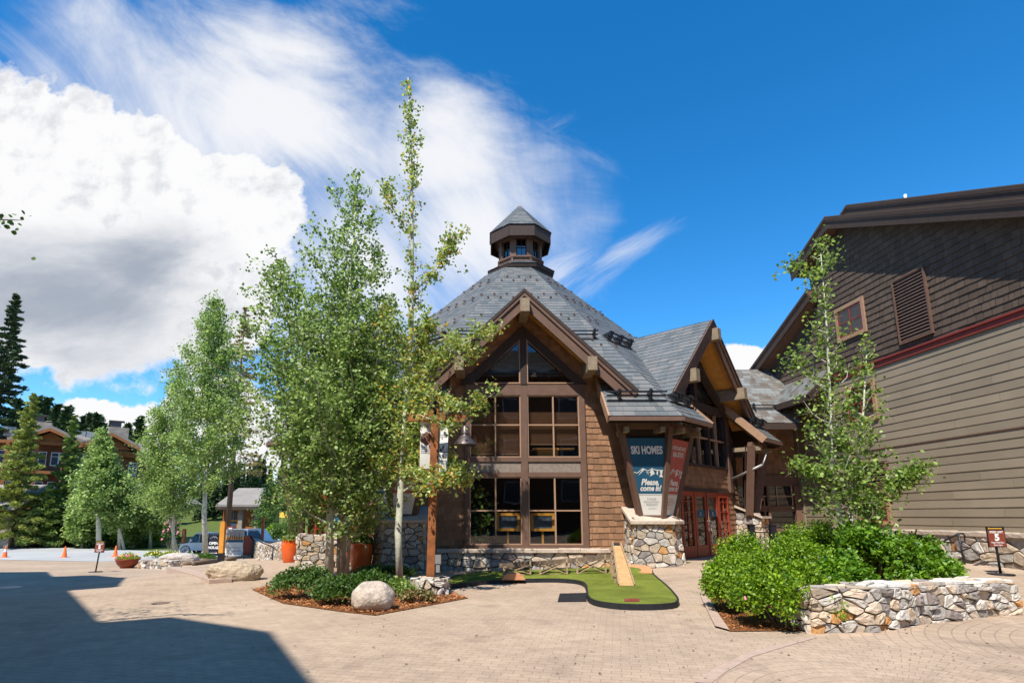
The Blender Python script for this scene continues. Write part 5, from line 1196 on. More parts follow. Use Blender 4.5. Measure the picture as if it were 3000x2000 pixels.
def conifer(name, label, loc, seed, H, Rb, n=6000, leaf=.42, t0=.12, mname='pine_leaf', droop=.15, gap=0, group=None, bark='pine_bark'):
    root = thing(name, label, 'tree', loc, group); me, br = conifer_mesh(seed, H, Rb, n, leaf, t0, mname, droop, gap)
    t_ = MB(); B = Vector(loc); t_.tube([B+Vector((0, 0, -.5)), B+Vector((0, 0, H*.5)), B+Vector((0, 0, H*.98))], [H*.011+.03, H*.008, .02], 7); o = t_.build('trunk', bark, root)
    l_ = MB()
    for s, e in br[::2]: l_.tube([B+Vector(s), B+Vector(e)], [.03, .008], 3, cap=False)
    l_.build('limbs', bark, o); obj_of('crown', me, root); return root
def cone_at(x, ybase, ytop, Y=None):
    p = at(x, ybase) if Y is None else Vector((at(x, ybase, Y=Y).x, Y, gz(at(x, ybase, Y=Y).x, Y))); H = at(x, ytop, Y=p.y).z-p.z; return p, H
for (x, yb, yt, Y, R_, mn, lab, n, lf) in ((30, 1600, 1150, 50, 2.7, 'pine_leaf_light', 'yellowish green pine at the left edge before the shop building', 9000, .5), (-70, 1600, 860, 60, 4.2, 'fir_leaf', 'tall dark pine cut by the left edge of the view', 9000, .7),
      (168, 1600, 1215, 53, 2.0, 'pine_leaf', 'slim green pine before the gables of the far lodge', 9000, .5), (120, 1600, 1420, 51, 1.9, 'pine_leaf', 'short bushy pine left of the slim green pine', 5000, .45), (222, 1600, 1440, 52, 1.9, 'pine_leaf', 'rounded grey green pine between slim pine and young aspen', 8000, .5),
      (400, 1600, 1500, 52, 1.6, 'pine_leaf', 'low dark pine in front of the lodge steps', 2500, .4)):
    p, H = cone_at(x, yb, yt, Y); conifer('pine_tree', lab, p, int(x*7)+900, H, R_, int(n*2.6), lf*.62, .08, mn, .1, 0)
p, H = cone_at(662, 1600, 900, 50); conifer('pine_tree', 'dark trunked pine with browning needles right of the leaning aspen', p, 61, H, 3.6, 11000, .28, .3, 'rust_leaf', .15, .42)
# conifers rising above the roofs far away: individuals copied from four models
fm_ = []
rndf = random.Random(5)
for i in range(4):
    me, br = conifer_mesh(300+i, 22, 3.6+.5*i, 3400, 1.3, .06, 'fir_leaf', .2); fm_.append(me)
tm = MB(); tm.tube([(0, 0, -2), (0, 0, 21)], [.35, .04], 6)
tmesh = None
def far_fir(x, y, s, i, label, group):
    global tmesh
    z = gz(x, y); root = thing('fir_tree', label, 'tree', (x, y, z), group); root.scale = (s, s, s); root.rotation_euler = (0, 0, rndf.random()*6)
    if tmesh is None: o = tm.build('trunk', 'pine_bark'); tmesh = o.data; o.parent = root
    else: o = obj_of('trunk', tmesh, root)
    c = obj_of('crown', fm_[i % 4], root); return root
GF = 'dark firs rising behind the far lodge'
for k, (x, yt, Y, w_) in enumerate(((78, 1162, 100, 1), (108, 1165, 104, 1), (140, 1185, 98, 1), (172, 1190, 96, 1), (195, 1238, 110, .8), (224, 1218, 108, 1), (244, 1210, 104, 1.0), (262, 1212, 102, 1.0), (276, 1220, 108, .9), (310, 1236, 112, .9), (358, 1240, 104, 1), (394, 1220, 98, 1.25), (420, 1290, 118, .8), (335, 1290, 116, .7), (60, 1190, 108, 1), (20, 1170, 102, 1))):
    xx = at(x, 1400, Y=Y).x; z = gz(xx, Y); H = at(x, yt, Y=Y).z-z; far_fir(xx, Y, H/22, k, 'dark conifer standing on the slope behind the far lodge roofs', GF)
GG = 'firs on the wooded slope'
for k in range(80):
    y = rndf.uniform(110, 210); px = rndf.uniform(560, 900) if k < 62 else rndf.uniform(-100, 560); x = at(px, 1400, Y=y).x
    yt = rndf.uniform(1330, 1400)+(abs(px-730)/8 if px > 560 else 20); z = gz(x, y); H = at(px, yt, Y=y).z-z
    if H > 4: far_fir(x, y, H/22, k, 'dark conifer on the distant wooded slope beyond the parked cars', GG)
# ---- shrubs: leafy mounds with stems
def shrub(name, label, px_or_p, rx, ry, h, n, leaf, mname, seed, group=None, flowers=None, aspect=.75, lump=9, z0=.0):
    p = Vector(px_or_p); root = thing(name, label, 'shrub', p, group); rg = np.random.default_rng(seed)
    # stems and clumps: overlapping balls of leaves near the surface of the mound
    C = []
    for i in range(lump*6):
        a = rg.uniform(0, 6.28); u = rg.random()**.5; el = math.sqrt(max(0, 1-u*u)); C.append((math.cos(a)*u*rx*.86, math.sin(a)*u*ry*.86, h*(.22+.70*el*rg.uniform(.5, 1.05))))
    C = np.array(C); idx = rg.integers(0, len(C), n); d = rg.normal(size=(n, 3)); d /= np.linalg.norm(d, axis=1)[:, None]; rr_ = rg.random(n)[:, None]**.4*np.array([rx, ry, h])*np.array([.24, .24, .2])*rg.uniform(.7, 1.3, (n, 1))
    P = C[idx]+d*rr_; P[:, 2] = np.maximum(P[:, 2], .05+z0)
    obj_of('foliage', leaf_mesh('foliage', P, leaf, mname, seed, aspect=aspect, up=.15), root)
    st_ = MB()
    for c in C[::3]: st_.tube([p+Vector((c[0]*.25, c[1]*.25, 0)), p+Vector((c[0]*.7, c[1]*.7, c[2]*.55)), p+Vector(c)], [.010, .007, .003], 4, cap=False)
    st_.build('stems', 'twig', root)
    if flowers:
        col, cnt, sz = flowers; f = MB(); f.c = col
        for i in range(cnt):
            j = rg.integers(0, n); v = P[j]; v = p+Vector(v)+Vector((0, -.03, .04))
            for k in range(5): a = k*1.256; f.add([v, v+Vector((math.cos(a)*sz, math.sin(a)*sz*.4, math.sin(a)*sz)), v+Vector((math.cos(a+1)*sz, math.sin(a+1)*sz*.4, math.sin(a+1)*sz))], [(0, 1, 2)])
        f.build('flowers', 'petal', root)
    return root
GR = 'rose bushes in the right hand bed'
for k, (x, y, rx, ry, h, lab) in enumerate(((2300, 1835, .82, .7, 1.0, 'bright green rose bush at the near corner of the bed against the stone wall end'), (2165, 1790, .62, .7, .95, 'rose bush at the left corner of the bed beside the light edging'), (2190, 1735, .8, .8, 1.15, 'rose bush on the left side of the bed nearest the red doors'),
      (2330, 1745, .9, .8, 1.15, 'rose bush in the middle of the bed before the black railing'), (2390, 1700, .9, .7, 1.35, 'taller rose bush behind, left of the aspen stems'))):
    p = at(x, y); shrub('rose_bush', lab, p, rx, ry, h, 15000, .042, 'rose_leaf', 40+k, GR, ((.85, .30, .45), 3, .03) if k in (0, 2) else None)
for k, (x, y, rx, ry, h, lab) in enumerate(((2560, 1745, 1.0, .8, 1.42, 'large leaved dogwood shrub right of the aspen stems behind the stone wall'), (2680, 1735, .95, .8, 1.1, 'large leaved dogwood shrub at the right end of the bed behind the stone wall'), (2480, 1775, .7, .5, .8, 'small dark dogwood between the aspen stems and the stone wall'))):
    p = at(x, y); shrub('dogwood_shrub', lab, p, rx, ry, h, 7500, .088, 'dogwood_leaf', 60+k, 'dogwood shrubs behind the stone wall', aspect=.5)
for k, (x, y, rx, ry, h, n, mn, lab) in enumerate(((885, 1752, .68, .5, .66, 4200, 'island_leaf', 'dark green shrub at the left end of the mulch bed'), (985, 1770, .6, .45, .5, 3600, 'island_leaf', 'low shrub in front of the pale aspen trunks'), (1080, 1745, .55, .45, .5, 2600, 'island_leaf', 'shrub behind the round boulder in the mulch bed'),
      (1175, 1755, .35, .3, .42, 1100, 'young_leaf', 'yellow green sapling shoots at the foot of the thin aspen'), (1120, 1700, .9, .4, .4, 2600, 'island_leaf', 'loose shrub before the shaded stone pier'), (1225, 1765, .35, .25, .25, 1200, 'rust_leaf', 'low reddish plant right of the round boulder'))):
    p = at(x, y); shrub('bed_shrub', lab, p, rx, ry, h, n, .05, mn, 80+k, 'shrubs in the mulch bed island')
# shrubs and flowers beyond the road on the left
for k in range(17):
    x = 6+k*29+(k % 3)*6; p = at(x, 1597+(k % 2)*3); shrub('roadside_shrub', ['green shrub along the far side of the road before the lodge'][0], p, 1.6, 1.0, 1.5+.6*(k % 3), 2200, .17, 'island_leaf' if k % 3 else 'rose_leaf', 120+k, 'shrubs along the far side of the road', lump=5)
for k, (x, y, mn) in enumerate(((450, 1634, 'grass_leaf'), (500, 1637, 'grass_leaf'), (560, 1640, 'dark_grass'), (600, 1643, 'dark_grass'))):
    p = at(x, y); shrub('flower_clump', ['yellow green flower clump behind the low stone wall', 'yellow green clump left of the leaning aspen', 'grass clump between the two aspens', 'grass clump at the foot of the leaning aspen'][k], p, .7, .4, .5, 1500, .09, mn, 150+k, 'plants in the low walled bed', ((.85, .6, .12), 14, .05) if k < 2 else None, aspect=.3, lump=5)
p = at(565, 1600); shrub('flowering_shrub', 'tall shrub with pink blossoms between the two left aspens', (p.x, p.y-4, gz(p.x, p.y-4)), .8, .6, 3.0, 1500, .1, 'island_leaf', 171, None, ((.75, .2, .35), 60, .09))
p = at(830, 1610); shrub('garden_shrub', 'dark clipped shrub beyond the terracotta pot on the left', p, 1.4, 1, 2.2, 2600, .14, 'island_leaf', 173)
p = at(800, 1602); shrub('garden_shrub', 'loose green shrub between parked cars and building', p, 1.6, 1, 2.0, 2600, .14, 'rose_leaf', 174)
gr = np.random.default_rng(9); n = 9000; v = []
while len(v) < n:
    x = gr.uniform(0, 1)*470; p = at(x, 1594+gr.random()*6); v.append((p.x, p.y, p.z+gr.random()*.35))
me = leaf_mesh('roadside_grass', np.array(v), .3, 'dark_grass', 5, aspect=.15, tip=np.tile([0, 0, 1.0], (n, 1))); o = obj_of('roadside_grass', me, None, label='green grass strip along the far edge of the road', category='grass', kind='stuff')
# chips scattered over the mulch
v = []
def inpoly(x, y, P):
    c = False
    for i in range(len(P)):
        (x1, y1), (x2, y2) = P[i], P[i-1]
        if (y1 > y) != (y2 > y) and x < (x2-x1)*(y-y1)/(y2-y1)+x1: c = not c
    return c
for P_, cnt in (([(p.x, p.y) for p in isl], 5000), ([(p.x, p.y) for p in bed], 4000)):
    x0, x1 = min(p[0] for p in P_), max(p[0] for p in P_); y0, y1 = min(p[1] for p in P_), max(p[1] for p in P_); k = 0
    while k < cnt:
        x, y = gr.uniform(x0-.05, x1+.05), gr.uniform(y0-.05, y1+.05)
        if inpoly(x, y, P_): v.append((x, y, gz(x, y)+.035)); k += 1
mat('chip', (.38, .16, .06), .9, tone=.5)
me = leaf_mesh('mulch_chips', np.array(v), .055, 'chip', 6, aspect=.3, up=1.5); obj_of('mulch_chips', me, None, label='bark chips covering the planting beds', category='mulch', kind='stuff')
# small overhanging branch at the left edge, from a tree standing beside the viewer
pt = at(-160, 640, Y=6.5); root = thing('overhanging_tree', 'few dark leaves of a near tree entering at the left edge of the sky', 'tree', (pt.x-1.2, pt.y-.6, gz(pt.x, pt.y)))
m_ = MB(); B = Vector(root.location); tip = at(60, 645, Y=6.5); m_.tube([B, B+Vector((0, 0, 3)), Vector((pt.x-.6, pt.y-.2, pt.z-.4)), pt, tip], [.1, .08, .04, .02, .004], 6); m_.build('trunk', 'twig', root)
rg = np.random.default_rng(2); f = rg.random(60)[:, None]; pp = np.array(pt)+(np.array(tip)-np.array(pt))*f+rg.normal(size=(60, 3))*np.array([.05, .05, .08])-np.array(B)
pp = np.concatenate([pp, rg.normal(size=(500, 3))*[.6, .6, .7]+(np.array(pt)-np.array(B))+[-1.2, -.2, .3]])
obj_of('crown', leaf_mesh('crown', pp, .06, 'island_leaf', 4), root)
# ================================================================== OBJECTS ON THE PLAZA
from mathutils import noise as mnoise
def rock(name, label, c, rx, ry, h, rot, seed, col, group=None, flat=.75, rg_=1.0):
    """boulder: displaced ball, wider than high, sunk a little in the ground"""
    import bmesh
    bm = bmesh.new(); bmesh.ops.create_icosphere(bm, subdivisions=6, radius=1)
    for v in bm.verts:
        d = v.co.normalized(); q = d*1.1+Vector((seed*3.1, seed*1.7, 0))
        k = 1+.22*(mnoise.noise(q))+rg_*(.13*mnoise.noise(q*2.3)-.07*abs(mnoise.noise(q*4.1))+.035*mnoise.noise(q*8)+.018*mnoise.noise(q*19))
        x, y, z = d.x*k, d.y*k, d.z*k
        sgn = lambda a, p: math.copysign(abs(a)**p, a)
        v.co = (sgn(x, flat)*rx, sgn(y, flat)*ry, sgn(z, flat)*h*.56+h*.44)
    me = bpy.data.meshes.new(name); bm.to_mesh(me); bm.free(); me.materials.append(MATS['granite'])
    me.polygons.foreach_set('use_smooth', [True]*len(me.polygons)); a = me.attributes.new('col', 'FLOAT_COLOR', 'FACE'); a.data.foreach_set('color', np.tile(np.array([*col, 1], 'f'), len(me.polygons)))
    o = link(bpy.data.objects.new(name, me)); o.location = c; o.rotation_euler = (0, 0, rot); o['label'] = label; o['category'] = 'boulder'; o['group'] = group or 'granite boulders'
    return o
rock('boulder', 'round pale granite boulder at the front edge of the mulch bed', at(1092, 1788), .365, .30, .49, .2, 3, (.44, .36, .285), flat=.88, rg_=.3)
rock('boulder', 'long tan boulder lying on the raised paving before the yellow post', at(677, 1700)+Vector((0, .1, 0)), .64, .32, .44, .12, 7, (.42, .33, .23), flat=.72)
rock('boulder', 'low pale boulder at the end of the little stone wall', at(524, 1654), .95, .5, .62, .25, 11, (.46, .40, .34), flat=.8, rg_=.7)
# raised paving edge and logs
f = MB(); pts = [at(612, 1712), at(486, 1678), at(488, 1668), at(640, 1650), at(860, 1660), at(860, 1690)]
f.prism([(p.x, p.y, p.z-.02) for p in pts], (0, 0, .0)) if False else None
a, b = at(486, 1678), at(612, 1710); d = (b-a).normalized(); n_ = Vector((-d.y, d.x, 0)).normalized(); n_ = n_ if n_.y > 0 else -n_
f.v = []; f.f = []
f.add([a, b, b+Vector((0, 0, .10)), a+Vector((0, 0, .24)), a+n_*.42, b+n_*.5, b+n_*.5+Vector((0, 0, .10)), a+n_*.42+Vector((0, 0, .24))], [(0, 1, 2, 3), (3, 2, 6, 7), (4, 7, 6, 5), (0, 3, 7, 4), (1, 5, 6, 2)])
f.build('raised_kerb', 'pink_curb', None, 'low pink concrete kerb wedge running from the small wall to the long boulder', 'kerb')
for (x0, y0, x1, y1, r, lab) in ((565, 1656, 650, 1645, .11, 'long weathered log edging the walled flower bed'), (664, 1643, 690, 1641, .12, 'short weathered log beyond the yellow post')):
    a, b = at(x0, y0), at(x1, y1); f = MB(); f.tube([a+Vector((0, 0, r)), a.lerp(b, .5)+Vector((0, 0, r*1.1)), b+Vector((0, 0, r))], [r, r*1.1, r*.9], 9); f.build('log', 'old_wood', None, lab, 'log', 'logs')
# ---- generic low stone wall along ground points
def stone_wall(name, label, P, w, h, seed, cell=.2, asp=1.6, cap=.09, bright=1.0, hh=None, cat='wall'):
    """P: front edge points (x, y) left to right as seen"""
    V_ = [Vector((x, y, 0)) for x, y in P]; L = [0]
    for a, b in zip(V_, V_[1:]): L.append(L[-1]+(b-a).length)
    def pos(u, o=0):
        u = min(max(u, 0), L[-1])
        for i in range(len(L)-1):
            if u <= L[i+1]+1e-9: break
        t = (u-L[i])/(L[i+1]-L[i]); p = V_[i].lerp(V_[i+1], t); d = (V_[i+1]-V_[i]).normalized(); n = Vector((d.y, -d.x, 0)); return p+n*o
    H = lambda u: h if hh is None else h+(hh-h)*u/L[-1]
    c = pos(L[-1]/2); root = thing(name, label, cat, (c.x, c.y, gz(c.x, c.y)))
    core = MB(); N = max(4, int(L[-1]/.2)); ring = []
    for i in range(N+1):
        u = L[-1]*i/N; f_, b_ = pos(u, 0), pos(u, -w); zf = gz(f_.x, f_.y)
        ring += [f_+Vector((0, 0, zf-.1)), f_+Vector((0, 0, zf+H(u))), b_+Vector((0, 0, zf+H(u))), b_+Vector((0, 0, zf-.1))]
    core.add(ring, [(4*i+k, 4*i+4+k, 4*i+4+(k+1) % 4, 4*i+(k+1) % 4) for i in range(N) for k in range(4)]+[(0, 1, 2, 3), (4*N+3, 4*N+2, 4*N+1, 4*N)]); core.build('wall_core', 'mortar', root)
    st = MB(); rr = random.Random(seed)
    def fm(u, v, d): p = pos(u, d); return p+Vector((0, 0, gz(p.x, p.y)-.03+v*H(u)/h))
    stones(st, L[-1], h+.03, fm, cell, asp, .055, .014, rr, bright=bright)
    for u_, sgn in ((0, -1), (L[-1], 1)):
        dd = (pos(.05)-pos(0)).normalized() if u_ == 0 else (pos(L[-1])-pos(L[-1]-.05)).normalized()
        def fe(u, v, d, u_=u_, sgn=sgn, dd=dd): p = pos(u_, -w+u if sgn < 0 else -u)+dd*sgn*d; return p+Vector((0, 0, gz(p.x, p.y)-.03+v*H(u_)/h))
        stones(st, w, h+.03, fe, cell, 1.3, .05, .014, rr, bright=bright)
    st.build('wall_stones', 'stone', root)
    # flat rough top stones, seen as slabs of different colour
    tp = MB()
    def ft(u, v, d): p = pos(u, -v); return p+Vector((0, 0, gz(p.x, p.y)+H(u)+d*.5+.0))
    stones(tp, L[-1], w, ft, cell=w*.55, asp=2.2, depth=cap*.8, gap=.012, rnd=rr, bright=bright*1.15); tp.build('top_stones', 'stone', root)
    return root
W = [at(2376, 1853), at(2560, 1850), at(2700, 1828), at(2830, 1812), at(2985, 1798)]
stone_wall('stone_wall', 'curved low rubble stone wall in front of the green shrubs at lower right', [(p.x, p.y) for p in W], .5, .60, 31, .15, 1.7, bright=1.08, hh=.50)
W = [at(405, 1664), at(500, 1668)]
stone_wall('stone_wall', 'tiny rubble wall between the bowl planter and the pale boulder', [(p.x, p.y) for p in W], .5, .36, 32, .16)
W = [at(868, 1664), at(985, 1662)]
stone_wall('stone_wall', 'chest high stone wall beside the red entrance door on the left', [(p.x, p.y) for p in W], .5, .95, 33, .14)
W = [at(738, 1626), at(800, 1634), at(822, 1640)]
stone_wall('stone_wall', 'stone retaining wall with black handrail left of the tall terracotta pot', [(p.x, p.y) for p in W], .4, 1.15, 34, .25, hh=.5)
# ---- golf green
G = [(1312, 1713), (1360, 1708), (1420, 1700), (1500, 1696), (1620, 1694), (1675, 1697), (1705, 1702), (1718, 1712), (1720, 1735), (1724, 1749), (1745, 1760), (1800, 1768), (1860, 1771), (1930, 1770), (1978, 1766), (1987, 1758), (1984, 1748), (1960, 1720), (1930, 1695), (1911, 1678), (1911, 1668), (1895, 1660), (1838, 1656), (1790, 1662), (1700, 1669), (1560, 1670), (1420, 1673), (1360, 1680), (1318, 1690)]
GP = []
for x, y in G: p = at(x, y, z=.15); GP.append(at(x, y, z=gz(p.x, p.y)+.09))
def smooth_loop(P, it=2):
    for _ in range(it): P = [q for i in range(len(P)) for q in (P[i].lerp(P[(i+1) % len(P)], .25), P[i].lerp(P[(i+1) % len(P)], .75))]
    return P
GP = smooth_loop(GP, 1); gc = sum(GP, Vector())/len(GP)
gg = thing('putting_green', 'mini golf putting green with artificial turf and black rubber edging before the window', 'golf green', (gc.x, gc.y, gz(gc.x, gc.y)))
from mathutils.geometry import tessellate_polygon
f = MB(); tris = tessellate_polygon([[Vector((p.x, p.y, 0)) for p in GP]]); f.add(GP, [tuple(t) for t in tris])
if f.f:
    fl_ = []
    for t in f.f:
        a, b, c = (f.v[i] for i in t); fl_.append(t if (b-a).cross(c-a).z > 0 else t[::-1])
    f.f = fl_
f.build('turf_surface', 'turf', gg)
f = MB(); n = len(GP)
for i in range(n):
    a, b = GP[i], GP[(i+1) % n]
    if (b-a).length < 1e-3: continue
    d = (b-a).normalized(); s_ = Vector((d.y, -d.x, 0))*.018; za, zb_ = gz(a.x, a.y)-a.z, gz(b.x, b.y)-b.z; e = Vector((0, 0, .012))
    f.add([a-s_+e, a+s_+e, b+s_+e, b-s_+e, a-s_+Vector((0, 0, za)), a+s_+Vector((0, 0, za)), b+s_+Vector((0, 0, zb_)), b-s_+Vector((0, 0, zb_))], [(0, 1, 2, 3), (0, 4, 5, 1), (3, 2, 6, 7), (1, 5, 6, 2), (0, 3, 7, 4)])
f.build('edging', 'rubber', gg)
def onG(x, y): p = at(x, y, z=.15); return at(x, y, z=gz(p.x, p.y)+.094)
f = MB(); f.prism([onG(1829, 1761), onG(1873, 1761), onG(1873, 1753), onG(1829, 1753)], (0, 0, .006)); tg = f.build('tee_marker', 'red_trim', gg); 
f = MB(); a = onG(1838, 1758); put_text(f, 'R', lambda u, v, d: a+Vector((u, v, .008+d)), .05, 1.2); f.build('lettering', 'white', tg)
f = MB(); P_ = [onG(1836, 1655), onG(1880, 1657), onG(1902, 1662), onG(1911, 1670), onG(1911, 1681), onG(1880, 1680), onG(1840, 1675)]; f.prism([v+Vector((0, 0, .012)) for v in P_[::-1]], (0, 0, .02)); f.build('sand_patch', 'orange_felt', gg)
for cx, cy, rx in ((1508, 1672, 26), (1505, 1698, 33)):
    p = onG(cx, cy); r = rx/1650*p.y; f = MB(); P_ = [p+Vector((math.cos(a)*r, math.sin(a)*r*.5, 0)) for a in [i*math.pi/8 for i in range(9)]]; T = p+Vector((0, 0, .11)); f.add(P_+[p+Vector((0, 0, .12)), P_[0]+Vector((0, -.02, 0))], [(i, i+1, 9) for i in range(8)]+[(0, 9, 8)])
    m_ = MB(); pts = [p+Vector((math.cos(a)*r, 0, math.sin(a)*.15)) for a in [i*math.pi/10 for i in range(11)]]; m_.prism(pts, (0, .35, 0)); m_.build('hump', 'orange_felt', gg)
p0, p1, p2, p3 = at(1718, 1738), at(1718, 1762), at(1634, 1763), at(1640, 1740)
f = MB(); f.prism([p+Vector((0, 0, .02)) for p in (p3, p2, p1, p0)], (0, 0, -.018)); f.build('rubber_mat', 'rubber', None, 'flat black rubber mat beside the putting green', 'mat')
# ramp
bt = at(1836, 1728); bt.z += .1; tp_ = at(1806, 1590, Y=14.6); rt = thing('golf_ramp', 'narrow wooden ball ramp sloping down onto the putting green', 'ramp', (bt.x, bt.y, gz(bt.x, bt.y)))
d = (tp_-bt); s_ = Vector((1, -.08, 0)).normalized(); wb, wt = .16, .085; up = Vector((0, -.25, 1)).normalized()
f = MB(); f.add([bt-s_*wb, bt+s_*wb, tp_+s_*wt, tp_-s_*wt]+[p-up*.02 for p in (bt-s_*wb, bt+s_*wb, tp_+s_*wt, tp_-s_*wt)], [(0, 1, 2, 3), (7, 6, 5, 4), (0, 4, 5, 1), (2, 6, 7, 3)]); f.build('chute', 'ramp_wood', rt)
for sg_ in (-1, 1):
    f = MB(); f.beam(bt+s_*sg_*(wb+.012), tp_+s_*sg_*(wt+.012), .022, .09, up=up); f.build('side_rail', 'rope_wood', rt)
f = MB(); q0 = bt+d*.93; f.add([q0-s_*wt*.9+up*.006, q0+s_*wt*.9+up*.006, tp_+s_*wt*.9+up*.006, tp_-s_*wt*.9+up*.006], [(0, 1, 2, 3)]); f.build('start_pad', 'rubber', rt)
for t in (.3, .62, .93):
    c = bt+d*t; f = MB(); zg = gz(c.x, c.y)+.08
    for sg_ in (-1, 1): f.beam(c+s_*sg_*(.12), Vector((c.x+sg_*.2, c.y, zg)), .045, .045)
    f.beam(c+s_*-.2+Vector((0, -.03, -.1)), c+s_*.2+Vector((0, -.03, -.1)), .035, .05); h = c.z-zg
    if h > .3: f.beam(Vector((c.x-.19, c.y-.04, zg+.06)), Vector((c.x+.13, c.y-.04, zg+h*.75)), .03, .04); f.beam(Vector((c.x+.19, c.y-.07, zg+.06)), Vector((c.x-.13, c.y-.07, zg+h*.75)), .03, .04)
    f.build('trestle', 'rope_wood', rt)
# aqueduct of planks on crossed legs
aq = at(1630, 1688); rt = thing('trestle_flume', 'long plank ball run on crossed timber legs behind the putting green', 'ball run', aq)
pl = [at(1463, 1656, Y=14.6), at(1560, 1650, Y=14.6), at(1680, 1640, Y=14.6), at(1795, 1630, Y=14.6)]
f = MB()
for a, b in zip(pl, pl[1:]): f.beam(a, b, .14, .10)
f.build('plank', 'old_wood', rt)
for xa, xb in ((1476, 1553), (1582, 1660), (1690, 1773)):
    f = MB()
    for yy in (14.45, 14.8):
        A, B_ = [], []
        for x in (xa, xb):
            t = at(x, 1640, Y=yy); zt = pl[0].z+(pl[3].z-pl[0].z)*(t.x-pl[0].x)/(pl[3].x-pl[0].x)+.06; zg = gz(t.x, yy)+.08; f.beam((t.x, yy, zt), (t.x, yy, zg), .045, .045, up=(0, 1, 0)); A.append((t.x, zt-.08)); B_.append((t.x, zg+.08))
        f.beam((A[0][0], yy-.03, A[0][1]), (B_[1][0], yy-.03, B_[1][1]), .02, .035, up=(0, 1, 0)); f.beam((B_[0][0], yy-.05, B_[0][1]), (A[1][0], yy-.05, A[1][1]), .02, .035, up=(0, 1, 0)); f.beam((B_[0][0], yy, B_[0][1]-.02), (B_[1][0], yy, B_[1][1]-.02), .03, .03)
    f.build('leg_frame', 'rope_wood', rt)
# ---- lamp post with two banners and a bell lamp
LP = Vector((at(1268, 1300, Y=12.2).x, 12.2, 0)); LP.z = gz(LP.x, LP.y)
lp = thing('lamp_post', 'rough cedar lamp post on a stone footing with a crossarm before the left facade', 'lamp post', LP)
f = MB(); f.beam(LP+Vector((0, 0, .2)), LP+Vector((.05, 0, 4.18)), .165, .165, up=(0, 1, 0)); f.build('post', 'cedar', lp)
za = at(1268, 1226, Y=12.2).z; f = MB(); f.beam(Vector((LP.x-.55, 12.2, za+.02)), Vector((LP.x+.72, 12.2, za)), .10, .15); f.beam(Vector((LP.x-.2, 12.1, za+.05)), Vector((LP.x+.28, 12.1, za+.05)), .04, .2); f.build('crossarm', 'cedar', lp)
f = MB(); f.beam(LP+Vector((.04, -.11, 3.75)), LP+Vector((.04, -.11, 4.2)), .07, .02, up=(0, 1, 0)); f.build('bracket', 'black_metal', lp)
stn = MB(); rr = random.Random(51); core = MB(); c = LP+Vector((.0, 0, 0)); core.lathe((c.x, c.y, c.z-.1), [(0, 0), (.33, 0), (.31, .40), (.0, .42)], 12); core.build('footing', 'mortar', lp)
def fc(u, v, d): a = -math.pi+u/.33; r = .32+d; return c+Vector((math.cos(a)*r, math.sin(a)*r, v-.03))
stones(stn, 2.07, .36, fc, .15, 1.0, .07, .02, rr, bright=1.05); stones(stn, .6, .6, lambda u, v, d: c+Vector((u-.3, v-.3, .31+d*.5)), .2, 1.2, .05, .02, rr, poly=[(.1, .1), (.5, .1), (.5, .5), (.1, .5)]); stn.build('footing_stones', 'stone', lp)
f = MB(); f.box(LP.x+.10, LP.x+.22, 12.06, 12.14, .62, .80); f.box(LP.x+.12, LP.x+.2, 12.06, 12.14, .45, .6); f.build('outlet_box', 'grey_metal', lp)
# lamp
tl = at(1363, 1246, Y=12.15); ll = thing('bell_lamp', 'hanging bronze bell shaped lamp on the right arm of the cedar post', 'lamp', (tl.x, tl.y, at(1363, 1305, Y=12.15).z))
zb_ = at(1363, 1302, Y=12.15).z; H = tl.z-zb_; f = MB(); f.lathe((tl.x, tl.y, zb_), [(.24, 0), (.255, -.012), (.25, .0), (.19, H*.2), (.12, H*.42), (.085, H*.5), (.085, H*.54), (.1, H*.56), (.1, H*.6), (.08, H*.62), (.082, H*.9), (.05, H), (0, H*1.03)], 28); f.lathe((tl.x, tl.y, zb_+.002), [(.235, 0), (.18, H*.18), (.1, H*.4), (0, H*.42)], 28)
mat('bronze', (.11, .085, .08), .4, metal=.6, var=.5, nscale=9); f.build('shade', 'bronze', ll); f = MB(); f.tube([(tl.x, tl.y, tl.z), (tl.x, tl.y, za+.0)], .012, 6); f.build('hanger', 'black_metal', ll); f = MB(); f.lathe((tl.x, tl.y, zb_+.03), [(0, -.02), (.05, .01), (.05, .06), (.02, .1)], 12); f.build('bulb', 'white', ll)
# post banners
def post_banner(x0, x1, y0, y1, label, dy, skew):
    a, b = at(x0, y0, Y=12.2-dy), at(x1, y0, Y=12.2-dy-skew); zlo = at(x0, y1, Y=12.2-dy).z; h = a.z-zlo; d = (b-a); d.z = 0; w_ = d.length; d.normalize(); n_ = Vector((d.y, -d.x, 0)); o = thing('pole_banner', label, 'banner', (a.x+d.x*w_/2, a.y, zlo), 'pole banners')
    P = lambda u, v, e=0: Vector((a.x, a.y, zlo))+d*u*w_+Vector((0, 0, v*h))+n_*(e+.02*math.sin(v*5))
    f = MB(); N = 10; f.add([P(u, i/N) for i in range(N+1) for u in (0, 1)], [(2*i, 2*i+1, 2*i+3, 2*i+2) for i in range(N)]); f.add([P(u, i/N, -.004) for i in range(N+1) for u in (0, 1)], [(2*i, 2*i+2, 2*i+3, 2*i+1) for i in range(N)]); f.build('cloth', 'off_white', o); return o, P
o, P = post_banner(1232, 1268, 1232, 1372, 'pale banner with a brown patch, left of the cedar lamp post', .02, -.05)
f = MB(); f.add([P(.05, .55, .004), P(.55, .48, .004), P(.98, .56, .004), P(.9, .72, .004), P(.5, .78, .004), P(.1, .68, .004)], [(0, 1, 2, 3, 4, 5)]); f.build('printed_picture', 'lodge_brown', o)
f = MB()
